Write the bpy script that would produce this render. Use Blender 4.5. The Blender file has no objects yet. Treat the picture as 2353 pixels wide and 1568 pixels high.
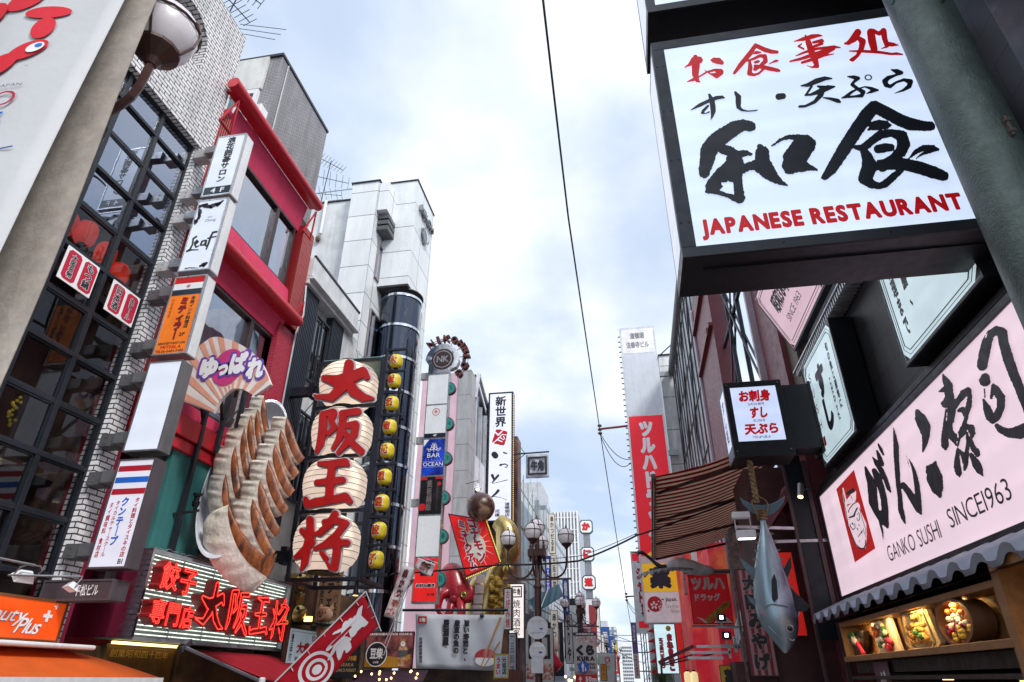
import bpy, bmesh, math, random
import numpy as np
from mathutils import Vector, Matrix
random.seed(7); np.random.seed(7)
SC = bpy.context.scene
COL = SC.collection
# ---------------------------------------------------------------- camera, world, sun, exposure
PITCH, YAW, ROLL = math.radians(28.2), math.radians(10.3), math.radians(-0.28)
cam_d = bpy.data.cameras.new('camera')
cam_d.sensor_width = 36.0
cam_d.lens = 36.0 * 1450.0 / 2353.0
cam_d.clip_start = 0.05
cam_d.clip_end = 2000.0
cam = bpy.data.objects.new('camera', cam_d)
COL.objects.link(cam)
cam.matrix_world = (Matrix.Translation((0, 0, 1.6)) @ Matrix.Rotation(YAW, 4, 'Z')
                    @ Matrix.Rotation(math.pi / 2 + PITCH, 4, 'X') @ Matrix.Rotation(-ROLL, 4, 'Z'))
SC.camera = cam
SUN_EL, SUN_AZ = math.radians(46), math.radians(130)      # azimuth measured from +y towards +x
world = bpy.data.worlds.new("World")
SC.world = world
world.use_nodes = True
wn, wl = world.node_tree.nodes, world.node_tree.links
bg = wn['Background']
bg.inputs['Strength'].default_value = 0.056
sky = wn.new('ShaderNodeTexSky'); sky.sky_type = 'NISHITA'; sky.sun_disc = False
sky.sun_elevation = SUN_EL; sky.sun_rotation = SUN_AZ
tc = wn.new('ShaderNodeTexCoord')
sep = wn.new('ShaderNodeSeparateXYZ'); wl.new(tc.outputs['Generated'], sep.inputs[0])
zz = wn.new('ShaderNodeMath'); zz.operation = 'MAXIMUM'; zz.inputs[1].default_value = 0.0; wl.new(sep.outputs['Z'], zz.inputs[0])
za = wn.new('ShaderNodeMath'); za.operation = 'ADD'; za.inputs[1].default_value = 0.22; wl.new(zz.outputs[0], za.inputs[0])
dx = wn.new('ShaderNodeMath'); dx.operation = 'DIVIDE'; wl.new(sep.outputs['X'], dx.inputs[0]); wl.new(za.outputs[0], dx.inputs[1])
dy = wn.new('ShaderNodeMath'); dy.operation = 'DIVIDE'; wl.new(sep.outputs['Y'], dy.inputs[0]); wl.new(za.outputs[0], dy.inputs[1])
cmb = wn.new('ShaderNodeCombineXYZ'); wl.new(dx.outputs[0], cmb.inputs[0]); wl.new(dy.outputs[0], cmb.inputs[1])
cmb.inputs[2].default_value = 3.1
n1 = wn.new('ShaderNodeTexNoise'); n1.inputs['Scale'].default_value = 1.15; n1.inputs['Detail'].default_value = 7; n1.inputs['Roughness'].default_value = 0.52
n1.inputs['Distortion'].default_value = 0.35
wl.new(cmb.outputs[0], n1.inputs['Vector'])
r1 = wn.new('ShaderNodeValToRGB'); wl.new(n1.outputs['Fac'], r1.inputs[0])
r1.color_ramp.elements[0].position = 0.335; r1.color_ramp.elements[0].color = (0, 0, 0, 1)
r1.color_ramp.elements[1].position = 0.545; r1.color_ramp.elements[1].color = (1, 1, 1, 1)
n2 = wn.new('ShaderNodeTexNoise'); n2.inputs['Scale'].default_value = 2.4; n2.inputs['Detail'].default_value = 6
wl.new(cmb.outputs[0], n2.inputs['Vector'])
r2 = wn.new('ShaderNodeValToRGB'); wl.new(n2.outputs['Fac'], r2.inputs[0])
r2.color_ramp.elements[0].position = 0.33; r2.color_ramp.elements[0].color = (5.7, 6.7, 8.4, 1)
r2.color_ramp.elements[1].position = 0.60; r2.color_ramp.elements[1].color = (9.7, 9.85, 10.2, 1)
veil = wn.new('ShaderNodeMix'); veil.data_type = 'RGBA'; veil.inputs[0].default_value = 0.7
wl.new(sky.outputs[0], veil.inputs[6]); veil.inputs[7].default_value = (5.8, 7.0, 8.9, 1)
mx = wn.new('ShaderNodeMix'); mx.data_type = 'RGBA'
wl.new(r1.outputs[0], mx.inputs[0]); wl.new(veil.outputs[2], mx.inputs[6]); wl.new(r2.outputs[0], mx.inputs[7])
wl.new(mx.outputs[2], bg.inputs['Color'])
sun_d = bpy.data.lights.new('sun', 'SUN'); sun_d.energy = 1.5; sun_d.angle = math.radians(16); sun_d.color = (1.0, 0.96, 0.9)
sun = bpy.data.objects.new('sun', sun_d); COL.objects.link(sun)
sdir = Vector((math.sin(SUN_AZ) * math.cos(SUN_EL), math.cos(SUN_AZ) * math.cos(SUN_EL), math.sin(SUN_EL)))
sun.rotation_euler = sdir.to_track_quat('Z', 'Y').to_euler()
SC.view_settings.view_transform = 'Standard'; SC.view_settings.look = 'None'
SC.view_settings.exposure = 1.2; SC.view_settings.gamma = 1.0; SC.view_settings.use_curve_mapping = False
SC.render.engine = 'CYCLES'
SC.cycles.max_bounces = 6; SC.cycles.transparent_max_bounces = 8

# ---------------------------------------------------------------- object helpers
ORG = {}
def thing(name, label, cat, loc, group=None, kind=None):
    o = bpy.data.objects.new(name, None); COL.objects.link(o)
    o.empty_display_size = 0.1; o.location = loc
    o['label'] = label; o['category'] = cat
    if group: o['group'] = group
    if kind: o['kind'] = kind
    ORG[o.name] = Vector(loc)
    return o
def tag(o, label, cat, group=None):
    o['label'] = label; o['category'] = cat
    if group: o['group'] = group
    return o
def dup(root, loc, label=None):
    r = root.copy(); COL.objects.link(r); r.location = loc
    if label: r['label'] = label
    ORG[r.name] = Vector(loc)
    for ch in list(root.children):
        c = ch.copy(); COL.objects.link(c); c.parent = r
        for g in list(ch.children):
            d = g.copy(); COL.objects.link(d); d.parent = c
    return r
class MB:
    def __init__(s): s.v = []; s.f = []
    def add(s, vs, fs):
        n = len(s.v); s.v.extend([tuple(p) for p in vs]); s.f.extend([[i + n for i in f] for f in fs]); return s
    def box(s, x0, x1, y0, y1, z0, z1):
        return s.add([(x0,y0,z0),(x1,y0,z0),(x1,y1,z0),(x0,y1,z0),(x0,y0,z1),(x1,y0,z1),(x1,y1,z1),(x0,y1,z1)],
                     [(0,3,2,1),(4,5,6,7),(0,1,5,4),(1,2,6,5),(2,3,7,6),(3,0,4,7)])
    def quad(s, a, b, c, d): return s.add([a, b, c, d], [(0, 1, 2, 3)])
    def bar(s, a, b, w, h=None):                      # rectangular bar from a to b
        h = h or w; a = Vector(a); b = Vector(b); d = (b - a).normalized()
        r = Vector((0, 0, 1)) if abs(d.z) < 0.9 else Vector((1, 0, 0))
        u = d.cross(r).normalized() * w / 2; v = d.cross(u).normalized() * h / 2
        return s.add([a-u-v, a+u-v, a+u+v, a-u+v, b-u-v, b+u-v, b+u+v, b-u+v],
                     [(0,1,2,3),(7,6,5,4),(0,4,5,1),(1,5,6,2),(2,6,7,3),(3,7,4,0)])
    def tube(s, pts, r, n=8, cap=True):
        pts = [Vector(p) for p in pts]; m = len(pts)
        rs = r if isinstance(r, (list, tuple)) else [r] * m
        base = len(s.v); u = None
        for i, p in enumerate(pts):
            t = (pts[min(i+1, m-1)] - pts[max(i-1, 0)]).normalized()
            if u is None:
                ref = Vector((0,0,1)) if abs(t.z) < .9 else Vector((1,0,0)); u = t.cross(ref).normalized()
            else:
                u = (u - t * u.dot(t)).normalized()
            w = t.cross(u)
            for k in range(n):
                a = 2*math.pi*k/n; s.v.append(tuple(p + (u*math.cos(a) + w*math.sin(a)) * rs[i]))
        for i in range(m-1):
            for k in range(n):
                k2 = (k+1) % n; a = base+i*n
                s.f.append([a+k, a+k2, a+n+k2, a+n+k])
        if cap:
            s.f.append([base+k for k in range(n)][::-1]); s.f.append([base+(m-1)*n+k for k in range(n)])
        return s
    def lathe(s, c, prof, n=16, ax=(0,0,1), ref=None):     # prof: (radius, height along axis)
        c = Vector(c); w = Vector(ax).normalized(); rr = Vector((1,0,0)) if abs(w.x) < .9 else Vector((0,1,0))
        u = w.cross(rr).normalized(); v = w.cross(u); base = len(s.v)
        for (r, h) in prof:
            for k in range(n):
                a = 2*math.pi*k/n; s.v.append(tuple(c + w*h + (u*math.cos(a)+v*math.sin(a))*r))
        for i in range(len(prof)-1):
            for k in range(n):
                k2 = (k+1) % n; a = base+i*n; s.f.append([a+k, a+k2, a+n+k2, a+n+k])
        s.f.append([base+k for k in range(n)][::-1]); s.f.append([base+(len(prof)-1)*n+k for k in range(n)])
        return s
    def ball(s, c, r, n=16, m=10, fn=None):
        rx, ry, rz = r if isinstance(r, (list, tuple)) else (r, r, r)
        base = len(s.v)
        for i in range(m+1):
            t = math.pi*i/m
            for k in range(n):
                a = 2*math.pi*k/n; d = Vector((math.sin(t)*math.cos(a), math.sin(t)*math.sin(a), math.cos(t)))
                q = fn(d) if fn else 1.0
                s.v.append((c[0]+d.x*rx*q, c[1]+d.y*ry*q, c[2]+d.z*rz*q))
        for i in range(m):
            for k in range(n):
                k2 = (k+1) % n; a = base+i*n; s.f.append([a+k, a+n+k, a+n+k2, a+k2])
        return s
    def prism(s, pts, fn, d0, d1):                      # polygon pts (a,b) mapped by fn(a,b,depth)
        n = len(pts)
        s.add([fn(a,b,d0) for a,b in pts] + [fn(a,b,d1) for a,b in pts],
              [list(range(n))[::-1], list(range(n,2*n))] + [[i,(i+1)%n,(i+1)%n+n,i+n] for i in range(n)])
        return s
    def grid(s, P, thick=None):                         # P[i][j] points
        m, n = len(P), len(P[0]); base = len(s.v)
        for row in P: s.v.extend([tuple(p) for p in row])
        for i in range(m-1):
            for j in range(n-1):
                a = base+i*n+j; s.f.append([a, a+1, a+n+1, a+n])
        return s
    def build(s, name, mat, parent=None, smooth=False, bevel=0.0, solid=0.0, label=None):
        me = bpy.data.meshes.new(name)
        o = bpy.data.objects.new(name, me); COL.objects.link(o)
        if parent is None:
            xs = np.array(s.v); org = Vector(((xs[:,0].min()+xs[:,0].max())/2, (xs[:,1].min()+xs[:,1].max())/2, xs[:,2].min()))
            o.location = org
        else:
            org = ORG[parent.name]; o.parent = parent
        ORG[o.name] = org
        me.from_pydata([(x-org.x, y-org.y, z-org.z) for x,y,z in s.v], [], s.f)
        bm = bmesh.new(); bm.from_mesh(me); bmesh.ops.recalc_face_normals(bm, faces=bm.faces)
        if smooth:
            bmesh.ops.remove_doubles(bm, verts=bm.verts, dist=1e-5)
            for f in bm.faces: f.smooth = True
            for e in bm.edges:
                if len(e.link_faces) == 2 and e.calc_face_angle(0) > 0.75: e.smooth = False
        bm.to_mesh(me); bm.free()
        me.materials.append(mat)
        if solid:
            md = o.modifiers.new('solid', 'SOLIDIFY'); md.thickness = solid; md.offset = 0
        if bevel:
            md = o.modifiers.new('bevel', 'BEVEL'); md.width = bevel; md.segments = 2; md.limit_method = 'ANGLE'; md.angle_limit = 0.6
        if label: o['label'] = label
        return o
class Fr:                                                # flat frame: a to the right, b up, c towards the viewer
    def __init__(s, o, u=(1,0,0), v=(0,0,1), n=None):
        s.o = Vector(o); s.u = Vector(u); s.v = Vector(v); s.n = Vector(n) if n else s.u.cross(s.v)
    def __call__(s, a, b, c=0.0): return s.o + s.u*a + s.v*b + s.n*c
    def box(s, mb, a0, a1, b0, b1, c0, c1):
        P = [s(a,b,c) for c in (c0,c1) for (a,b) in ((a0,b0),(a1,b0),(a1,b1),(a0,b1))]
        return mb.add(P, [(0,3,2,1),(4,5,6,7),(0,1,5,4),(1,2,6,5),(2,3,7,6),(3,0,4,7)])
    def quad(s, mb, a0, a1, b0, b1, c): return mb.quad(s(a0,b0,c), s(a1,b0,c), s(a1,b1,c), s(a0,b1,c))
    def ring(s, mb, a0, a1, b0, b1, w, c0, c1):          # four frame bars, butted
        s.box(mb,a0,a1,b0,b0+w,c0,c1); s.box(mb,a0,a1,b1-w,b1,c0,c1); s.box(mb,a0,a0+w,b0+w,b1-w,c0,c1); s.box(mb,a1-w,a1,b0+w,b1-w,c0,c1); return mb
    def poly(s, mb, pts, c): return mb.add([s(a,b,c) for a,b in pts], [list(range(len(pts)))])
    def disc(s, mb, a, b, r, c, n=28, r2=None, t0=0.0, t1=2*math.pi):
        rb = r2 or r
        if t1 - t0 > 6.2:
            return s.poly(mb, [(a+r*math.cos(2*math.pi*k/n), b+rb*math.sin(2*math.pi*k/n)) for k in range(n)], c)
        return s.poly(mb, [(a+r*math.cos(t0+(t1-t0)*k/n), b+rb*math.sin(t0+(t1-t0)*k/n)) for k in range(n+1)], c)
    def annulus(s, mb, a, b, r0, r1, c, n=32):
        P = [[s(a+r*math.cos(2*math.pi*k/n), b+r*math.sin(2*math.pi*k/n), c) for k in range(n+1)] for r in (r0, r1)]
        return mb.grid(P)
def camF(x, y, z): return Fr((x, y, z))                              # faces -y (towards the photographer)
def leftF(x, y, z): return Fr((x, y, z), (0,1,0), (0,0,1))           # on the left facades, faces +x
def rightF(x, y, z): return Fr((x, y, z), (0,-1,0), (0,0,1))         # on the right facades, faces -x

# ---------------------------------------------------------------- lettering: glyph outlines and brush strokes -> clean flat meshes
_loops, _glyph = {}, {}
def glyph_loops(ch):
    if ch in _loops: return _loops[ch]
    c = bpy.data.curves.new('g', 'FONT'); c.body = ch; c.size = 1; c.fill_mode = 'NONE'; c.resolution_u = 3
    o = bpy.data.objects.new('g', c); COL.objects.link(o)
    me = bpy.data.meshes.new_from_object(o.evaluated_get(bpy.context.evaluated_depsgraph_get()))
    E = np.array([e.vertices[:] for e in me.edges], int).reshape(-1, 2); V = np.array([v.co[:2] for v in me.vertices]).reshape(-1, 2)
    nxt = {}
    for a, b in E: nxt.setdefault(a, []).append(b); nxt.setdefault(b, []).append(a)
    segs = []; seen = set()
    for st in range(len(V)):
        if st in seen or st not in nxt: continue
        loop = [st]; seen.add(st); cur = st; prev = None
        cand = st+1 if (st+1) in nxt[st] else nxt[st][0]
        while cand != st and cand not in seen:
            loop.append(cand); seen.add(cand); prev, cur = cur, cand
            nn = [k for k in nxt[cur] if k != prev]
            if not nn: break
            cand = nn[0]
        for i in range(len(loop)): segs.append((V[loop[i]], V[loop[(i+1) % len(loop)]]))
    bpy.data.objects.remove(o); bpy.data.curves.remove(c); bpy.data.meshes.remove(me)
    S = np.array(segs).reshape(-1, 4) if segs else np.zeros((0, 4))
    _loops[ch] = S
    return S
def contour(D, xs, ys):
    """marching squares of D<0 -> verts, faces, boundary segments"""
    V, F, B = [], [], []
    ny, nx = D.shape; inside = D < 0
    full = inside[:-1,:-1] & inside[1:,:-1] & inside[:-1,1:] & inside[1:,1:]
    some = inside[:-1,:-1] | inside[1:,:-1] | inside[:-1,1:] | inside[1:,1:]
    for j in range(ny-1):
        i = 0
        while i < nx-1:
            if full[j, i]:
                k = i
                while k < nx-1 and full[j, k]: k += 1
                n = len(V); V += [(xs[i],ys[j]),(xs[k],ys[j]),(xs[k],ys[j+1]),(xs[i],ys[j+1])]; F.append([n,n+1,n+2,n+3]); i = k
            elif some[j, i]:
                c = [(i,j),(i+1,j),(i+1,j+1),(i,j+1)]; out = []; kinds = []
                for q in range(4):
                    (ax,ay),(bx,by) = c[q], c[(q+1)%4]; da, db = D[ay,ax], D[by,bx]
                    if da < 0: out.append((xs[ax],ys[ay])); kinds.append(0)
                    if (da < 0) != (db < 0):
                        t = da/(da-db); out.append((xs[ax]+(xs[bx]-xs[ax])*t, ys[ay]+(ys[by]-ys[ay])*t)); kinds.append(1)
                if len(out) >= 3:
                    n = len(V); V += out; F.append(list(range(n, n+len(out))))
                    m = len(out)
                    for q in range(m):
                        if kinds[q] and kinds[(q+1)%m]: B.append((n+q, n+(q+1)%m))
                i += 1
            else: i += 1
    return V, F, B
def glyph(ch, off=0.02, res=44, band=0.0):
    key = (ch, off, res, band)
    if key in _glyph: return _glyph[key]
    S = glyph_loops(ch)
    if len(S) == 0: _glyph[key] = None; return None
    m = off + 0.03
    x0, x1 = S[:,[0,2]].min()-m, S[:,[0,2]].max()+m; y0, y1 = S[:,[1,3]].min()-m, S[:,[1,3]].max()+m
    st = 1.0/res
    xs = np.arange(x0, x1+st, st); ys = np.arange(y0, y1+st, st)
    X, Y = np.meshgrid(xs, ys); P = np.stack([X.ravel(), Y.ravel()], 1)
    ax, ay, bx, by = S.T; dxs, dys = bx-ax, by-ay; L = dxs*dxs+dys*dys+1e-12
    px, py = P[:,0:1], P[:,1:2]
    t = np.clip(((px-ax)*dxs+(py-ay)*dys)/L, 0, 1)
    d = np.sqrt(((ax+t*dxs-px)**2+(ay+t*dys-py)**2).min(1))
    up = (ay <= py) & (by > py); dn = (ay > py) & (by <= py); cr = dxs*(py-ay)-dys*(px-ax)
    w = (up & (cr > 0)).sum(1) - (dn & (cr < 0)).sum(1)
    D = (np.where(w != 0, -d, d) - off).reshape(X.shape)
    if band: D = np.abs(D + band*1.6) - band
    r = contour(D, xs, ys) + ((S[:,[0,2]].min()-off, S[:,[0,2]].max()+off),)
    _glyph[key] = r
    return r
def emit_flat(mb, V, F, B, fn, c, ex=0.0):
    n = len(mb.v); mb.v.extend([tuple(fn(a, b, c+ex)) for a, b in V]); mb.f.extend([[i+n for i in f] for f in F])
    if ex:
        for i, j in B:
            k = len(mb.v); mb.v.extend([tuple(fn(*V[i],c)), tuple(fn(*V[j],c)), tuple(fn(*V[j],c+ex)), tuple(fn(*V[i],c+ex))]); mb.f.append([k,k+1,k+2,k+3])
def is_cjk(ch): return ord(ch) > 0x2E00 or ch in '○●'
def text(F, s, a0, a1, b0, b1, mat, parent, vert=False, off=0.025, c=0.005, name='lettering', ex=0.0, res=44, slant=0.0, mb=None, gap=0.08, rot=0.0, band=0.0):
    """fits the string S into the rectangle a0..a1, b0..b1 of the frame F"""
    own = mb is None; mb = mb or MB(); items = []; cx = cy = 0.0
    for ch in s:
        if ch in ' \u3000': 
            if vert: cy -= .5
            else: cx += .33
            continue
        g = glyph('\uff5c' if (vert and ch == 'ー') else ch, off, res, band)
        if g is None: continue
        V, Fc, B, (gx0, gx1) = g
        A = np.array(V)
        if vert:
            w = (gx0+gx1)/2; A = A - np.array([w, 0]) + np.array([0, cy]); cy -= 1.0
        elif is_cjk(ch): A = A + np.array([cx, 0]); cx += 1.0
        else: A = A + np.array([cx-gx0, 0]); cx += gx1-gx0+gap
        items.append((A, Fc, B))
    if not items: return None
    allv = np.concatenate([i[0] for i in items]); mn, mxx = allv.min(0), allv.max(0); sx = (a1-a0)/(mxx[0]-mn[0]); sy = (b1-b0)/(mxx[1]-mn[1])
    for A, Fc, B in items:
        Q = (A-mn)*np.array([sx, sy]); Q[:,0] += Q[:,1]*slant
        if rot:
            w, h = (a1-a0)/2, (b1-b0)/2; q = Q-np.array([w,h]); cr, sr = math.cos(rot), math.sin(rot)
            Q = np.stack([q[:,0]*cr-q[:,1]*sr, q[:,0]*sr+q[:,1]*cr], 1)+np.array([w,h])
        Q += np.array([a0, b0])
        emit_flat(mb, [tuple(q) for q in Q], Fc, B, F, c, ex)
    return mb.build(name, mat, parent) if own else None
def strokes_field(strokes, X, Y):
    D = np.full(X.shape, 1e9)
    for s in strokes:
        for i in range(max(1, len(s)-1)):
            x0, y0, r0 = s[i]; x1, y1, r1 = s[min(i+1, len(s)-1)]
            vx, vy = x1-x0, y1-y0; t = np.clip(((X-x0)*vx+(Y-y0)*vy)/(vx*vx+vy*vy+1e-9), 0, 1)
            D = np.minimum(D, np.hypot(X-x0-t*vx, Y-y0-t*vy) - (r0+(r1-r0)*t))
    return D
def brush(fn, strokes, mat, parent, neg=(), step=5.0, c=0.005, rough=1.5, name='lettering', ex=0.0, mb=None, grow=0.0, band=0.0):
    """calligraphy: strokes of (x, y, radius) drawn in a plane; FN maps (x, y, height) to space"""
    own = mb is None; mb = mb or MB()
    al = [p for s in strokes for p in s]
    x0 = min(p[0]-p[2] for p in al)-step*2-grow; x1 = max(p[0]+p[2] for p in al)+step*2+grow
    y0 = min(p[1]-p[2] for p in al)-step*2-grow; y1 = max(p[1]+p[2] for p in al)+step*2+grow
    xs = np.arange(x0, x1+step, step); ys = np.arange(y0, y1+step, step); X, Y = np.meshgrid(xs, ys)
    D = strokes_field(strokes, X, Y) - grow
    if neg: D = np.maximum(D, -strokes_field(neg, X, Y))
    if rough:
        rng = np.random.RandomState(len(al)); N = rng.rand(*X.shape)-.5
        N = (N + np.roll(N,1,0) + np.roll(N,1,1) + np.roll(N,-1,0))/2
        D = D + N*rough*2
    if band: D = np.abs(D + band*2.2) - band
    emit_flat(mb, *contour(D, xs, ys), fn, c, ex)
    return mb.build(name, mat, parent) if own else None
# ---------------------------------------------------------------- materials
def base_mat(name):
    m = bpy.data.materials.new(name); m.use_nodes = True
    nt = m.node_tree; return m, nt.nodes, nt.links, nt.nodes['Principled BSDF']
def noise(n, l, scale, detail=4, vec=None, stretch=None, rough=.55):
    t = n.new('ShaderNodeTexNoise'); t.inputs['Scale'].default_value = scale; t.inputs['Detail'].default_value = detail; t.inputs['Roughness'].default_value = rough
    if vec is None:
        g = n.new('ShaderNodeTexCoord'); vec = g.outputs['Object']
    if stretch:
        mp = n.new('ShaderNodeMapping'); mp.inputs['Scale'].default_value = stretch; l.new(vec, mp.inputs[0]); vec = mp.outputs[0]
    l.new(vec, t.inputs['Vector']); return t
def ramp(n, l, src, stops):
    r = n.new('ShaderNodeValToRGB'); l.new(src, r.inputs[0]); e = r.color_ramp.elements
    while len(e) < len(stops): e.new(0.5)
    for q, (p, c) in zip(e, stops): q.position = p; q.color = (c, c, c, 1) if isinstance(c, (int, float)) else (*c, 1)
    return r
def mixc(n, l, fac, a, b, mode='MIX'):
    m = n.new('ShaderNodeMix'); m.data_type = 'RGBA'; m.blend_type = mode
    for i, v in ((0, fac), (6, a), (7, b)):
        if hasattr(v, 'links') or hasattr(v, 'is_output'): l.new(v, m.inputs[i])
        elif i == 0: m.inputs[0].default_value = v
        else: m.inputs[i].default_value = (*v, 1)
    return m.outputs[2]
def bump(n, l, bs, h, strength, dist=.01):
    b = n.new('ShaderNodeBump'); b.inputs['Strength'].default_value = strength; b.inputs['Distance'].default_value = dist
    l.new(h, b.inputs['Height']); l.new(b.outputs[0], bs.inputs['Normal'])
_mc = {}
def M(name, col, rough=.55, metal=0.0, var=.18, vs=2.5, grime=.32, bmp=.15, bs_=60, emit=0.0, spec=.5, ecol=None, fine=0.0, coat=0):
    """general painted/plain surface: tone variation, vertical weather streaks, fine bump"""
    if name in _mc: return _mc[name]
    m, n, l, b = base_mat(name)
    t = noise(n, l, vs, 5); r = ramp(n, l, t.outputs['Fac'], [(.3, 1-var), (.7, 1+var*.6)])
    out = mixc(n, l, 1.0, tuple(col), r.outputs[0], 'MULTIPLY')
    if grime:
        g = noise(n, l, 3.0, 6, stretch=(2.2, 2.2, .28), rough=.65); gr = ramp(n, l, g.outputs['Fac'], [(.40, 0.0), (.72, grime)])
        out = mixc(n, l, gr.outputs[0], out, tuple(c*.35 for c in col))
    l.new(out, b.inputs['Base Color'])
    b.inputs['Metallic'].default_value = metal; b.inputs['Specular IOR Level'].default_value = spec
    rr = ramp(n, l, noise(n, l, 9, 4).outputs['Fac'], [(.3, max(0, rough-.1)), (.7, min(1, rough+.12))]); l.new(rr.outputs[0], b.inputs['Roughness'])
    if bmp: bump(n, l, b, noise(n, l, bs_, 3).outputs['Fac'], bmp, .004)
    if coat: b.inputs['Coat Weight'].default_value = coat
    if emit:
        b.inputs['Emission Color'].default_value = (*(ecol or col), 1); b.inputs['Emission Strength'].default_value = emit
    _mc[name] = m; return m
def LIT(name, col, emit=.75, tubes=0.10, scale=1.3):
    """backlit sign face: translucent sheet glowing unevenly from the lamps behind it"""
    if name in _mc: return _mc[name]
    m, n, l, b = base_mat(name)
    t = noise(n, l, scale, 3); r = ramp(n, l, t.outputs['Fac'], [(.25, 1-tubes*1.6), (.75, 1+tubes)])
    out = mixc(n, l, 1.0, tuple(col), r.outputs[0], 'MULTIPLY')
    g = n.new('ShaderNodeTexCoord'); s = n.new('ShaderNodeSeparateXYZ'); l.new(g.outputs['Object'], s.inputs[0])       # fluorescent tubes behind the sheet
    q = n.new('ShaderNodeMath'); q.operation = 'MULTIPLY'; q.inputs[1].default_value = 2*math.pi/.36; l.new(s.outputs['Z'], q.inputs[0])
    f = n.new('ShaderNodeMath'); f.operation = 'SINE'; l.new(q.outputs[0], f.inputs[0]); fr = ramp(n, l, f.outputs[0], [(0, .955), (1, 1.03)])
    out = mixc(n, l, 1.0, out, fr.outputs[0], 'MULTIPLY')
    d = noise(n, l, 34, 5, rough=.7); dr = ramp(n, l, d.outputs['Fac'], [(.66, 1.0), (.78, .80)]); out = mixc(n, l, 1.0, out, dr.outputs[0], 'MULTIPLY')     # dust and flies
    w = noise(n, l, 1.6, 5, stretch=(1.6, 1.6, .35)); wr = ramp(n, l, w.outputs['Fac'], [(.55, 1.0), (.80, .86)]); out = mixc(n, l, 1.0, out, wr.outputs[0], 'MULTIPLY')
    b.inputs['Base Color'].default_value = (*[c*.55 for c in col], 1); b.inputs['Roughness'].default_value = .35
    l.new(out, b.inputs['Emission Color']); b.inputs['Emission Strength'].default_value = emit
    _mc[name] = m; return m
def wallvec(n, l):
    """(along the wall, height) for vertical faces, (x, y) for level ones"""
    tcn = n.new('ShaderNodeTexCoord'); gm = n.new('ShaderNodeNewGeometry')
    s = n.new('ShaderNodeSeparateXYZ'); l.new(tcn.outputs['Object'], s.inputs[0])
    ns = n.new('ShaderNodeSeparateXYZ'); l.new(gm.outputs['True Normal'], ns.inputs[0])
    def cmp(src):
        a = n.new('ShaderNodeMath'); a.operation = 'ABSOLUTE'; l.new(src, a.inputs[0])
        g = n.new('ShaderNodeMath'); g.operation = 'GREATER_THAN'; g.inputs[1].default_value = .7; l.new(a.outputs[0], g.inputs[0]); return g.outputs[0]
    def mx_(f, a, c):
        q = n.new('ShaderNodeMix'); q.data_type = 'FLOAT'; l.new(f, q.inputs[0]); l.new(a, q.inputs[2]); l.new(c, q.inputs[3]); return q.outputs[0]
    isx, isz = cmp(ns.outputs['X']), cmp(ns.outputs['Z'])
    u = mx_(isx, s.outputs['X'], s.outputs['Y']); v = mx_(isz, s.outputs['Z'], s.outputs['Y'])
    c = n.new('ShaderNodeCombineXYZ'); l.new(u, c.inputs[0]); l.new(v, c.inputs[1]); return c.outputs[0]
def BRICK(name, c1, c2, mortar, bw, bh, ms=.012, offset=.5, rough=.6, grime=.3, bst=.5, spec=.4, sq=1):
    if name in _mc: return _mc[name]
    m, n, l, b = base_mat(name)
    t = n.new('ShaderNodeTexBrick'); l.new(wallvec(n, l), t.inputs['Vector'])
    t.inputs['Scale'].default_value = 1; t.inputs['Brick Width'].default_value = bw; t.inputs['Row Height'].default_value = bh
    t.inputs['Mortar Size'].default_value = ms; t.offset = offset; t.inputs['Mortar Smooth'].default_value = .1
    t.inputs['Color1'].default_value = (*c1, 1); t.inputs['Color2'].default_value = (*c2, 1); t.inputs['Mortar'].default_value = (*mortar, 1)
    out = t.outputs['Color']
    g = noise(n, l, 2.0, 6, stretch=(1.8, 1.8, .35), rough=.65); gr = ramp(n, l, g.outputs['Fac'], [(.38, 0.0), (.75, grime)])
    out = mixc(n, l, gr.outputs[0], out, tuple(x*.4 for x in mortar))
    f = noise(n, l, 40, 3); fr = ramp(n, l, f.outputs['Fac'], [(.3, .88), (.7, 1.08)])
    out = mixc(n, l, 1.0, out, fr.outputs[0], 'MULTIPLY')
    l.new(out, b.inputs['Base Color']); b.inputs['Roughness'].default_value = rough; b.inputs['Specular IOR Level'].default_value = spec
    iv = n.new('ShaderNodeMath'); iv.operation = 'SUBTRACT'; iv.inputs[0].default_value = 1; l.new(t.outputs['Fac'], iv.inputs[1])
    bump(n, l, b, iv.outputs[0], bst, .012)
    _mc[name] = m; return m
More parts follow.
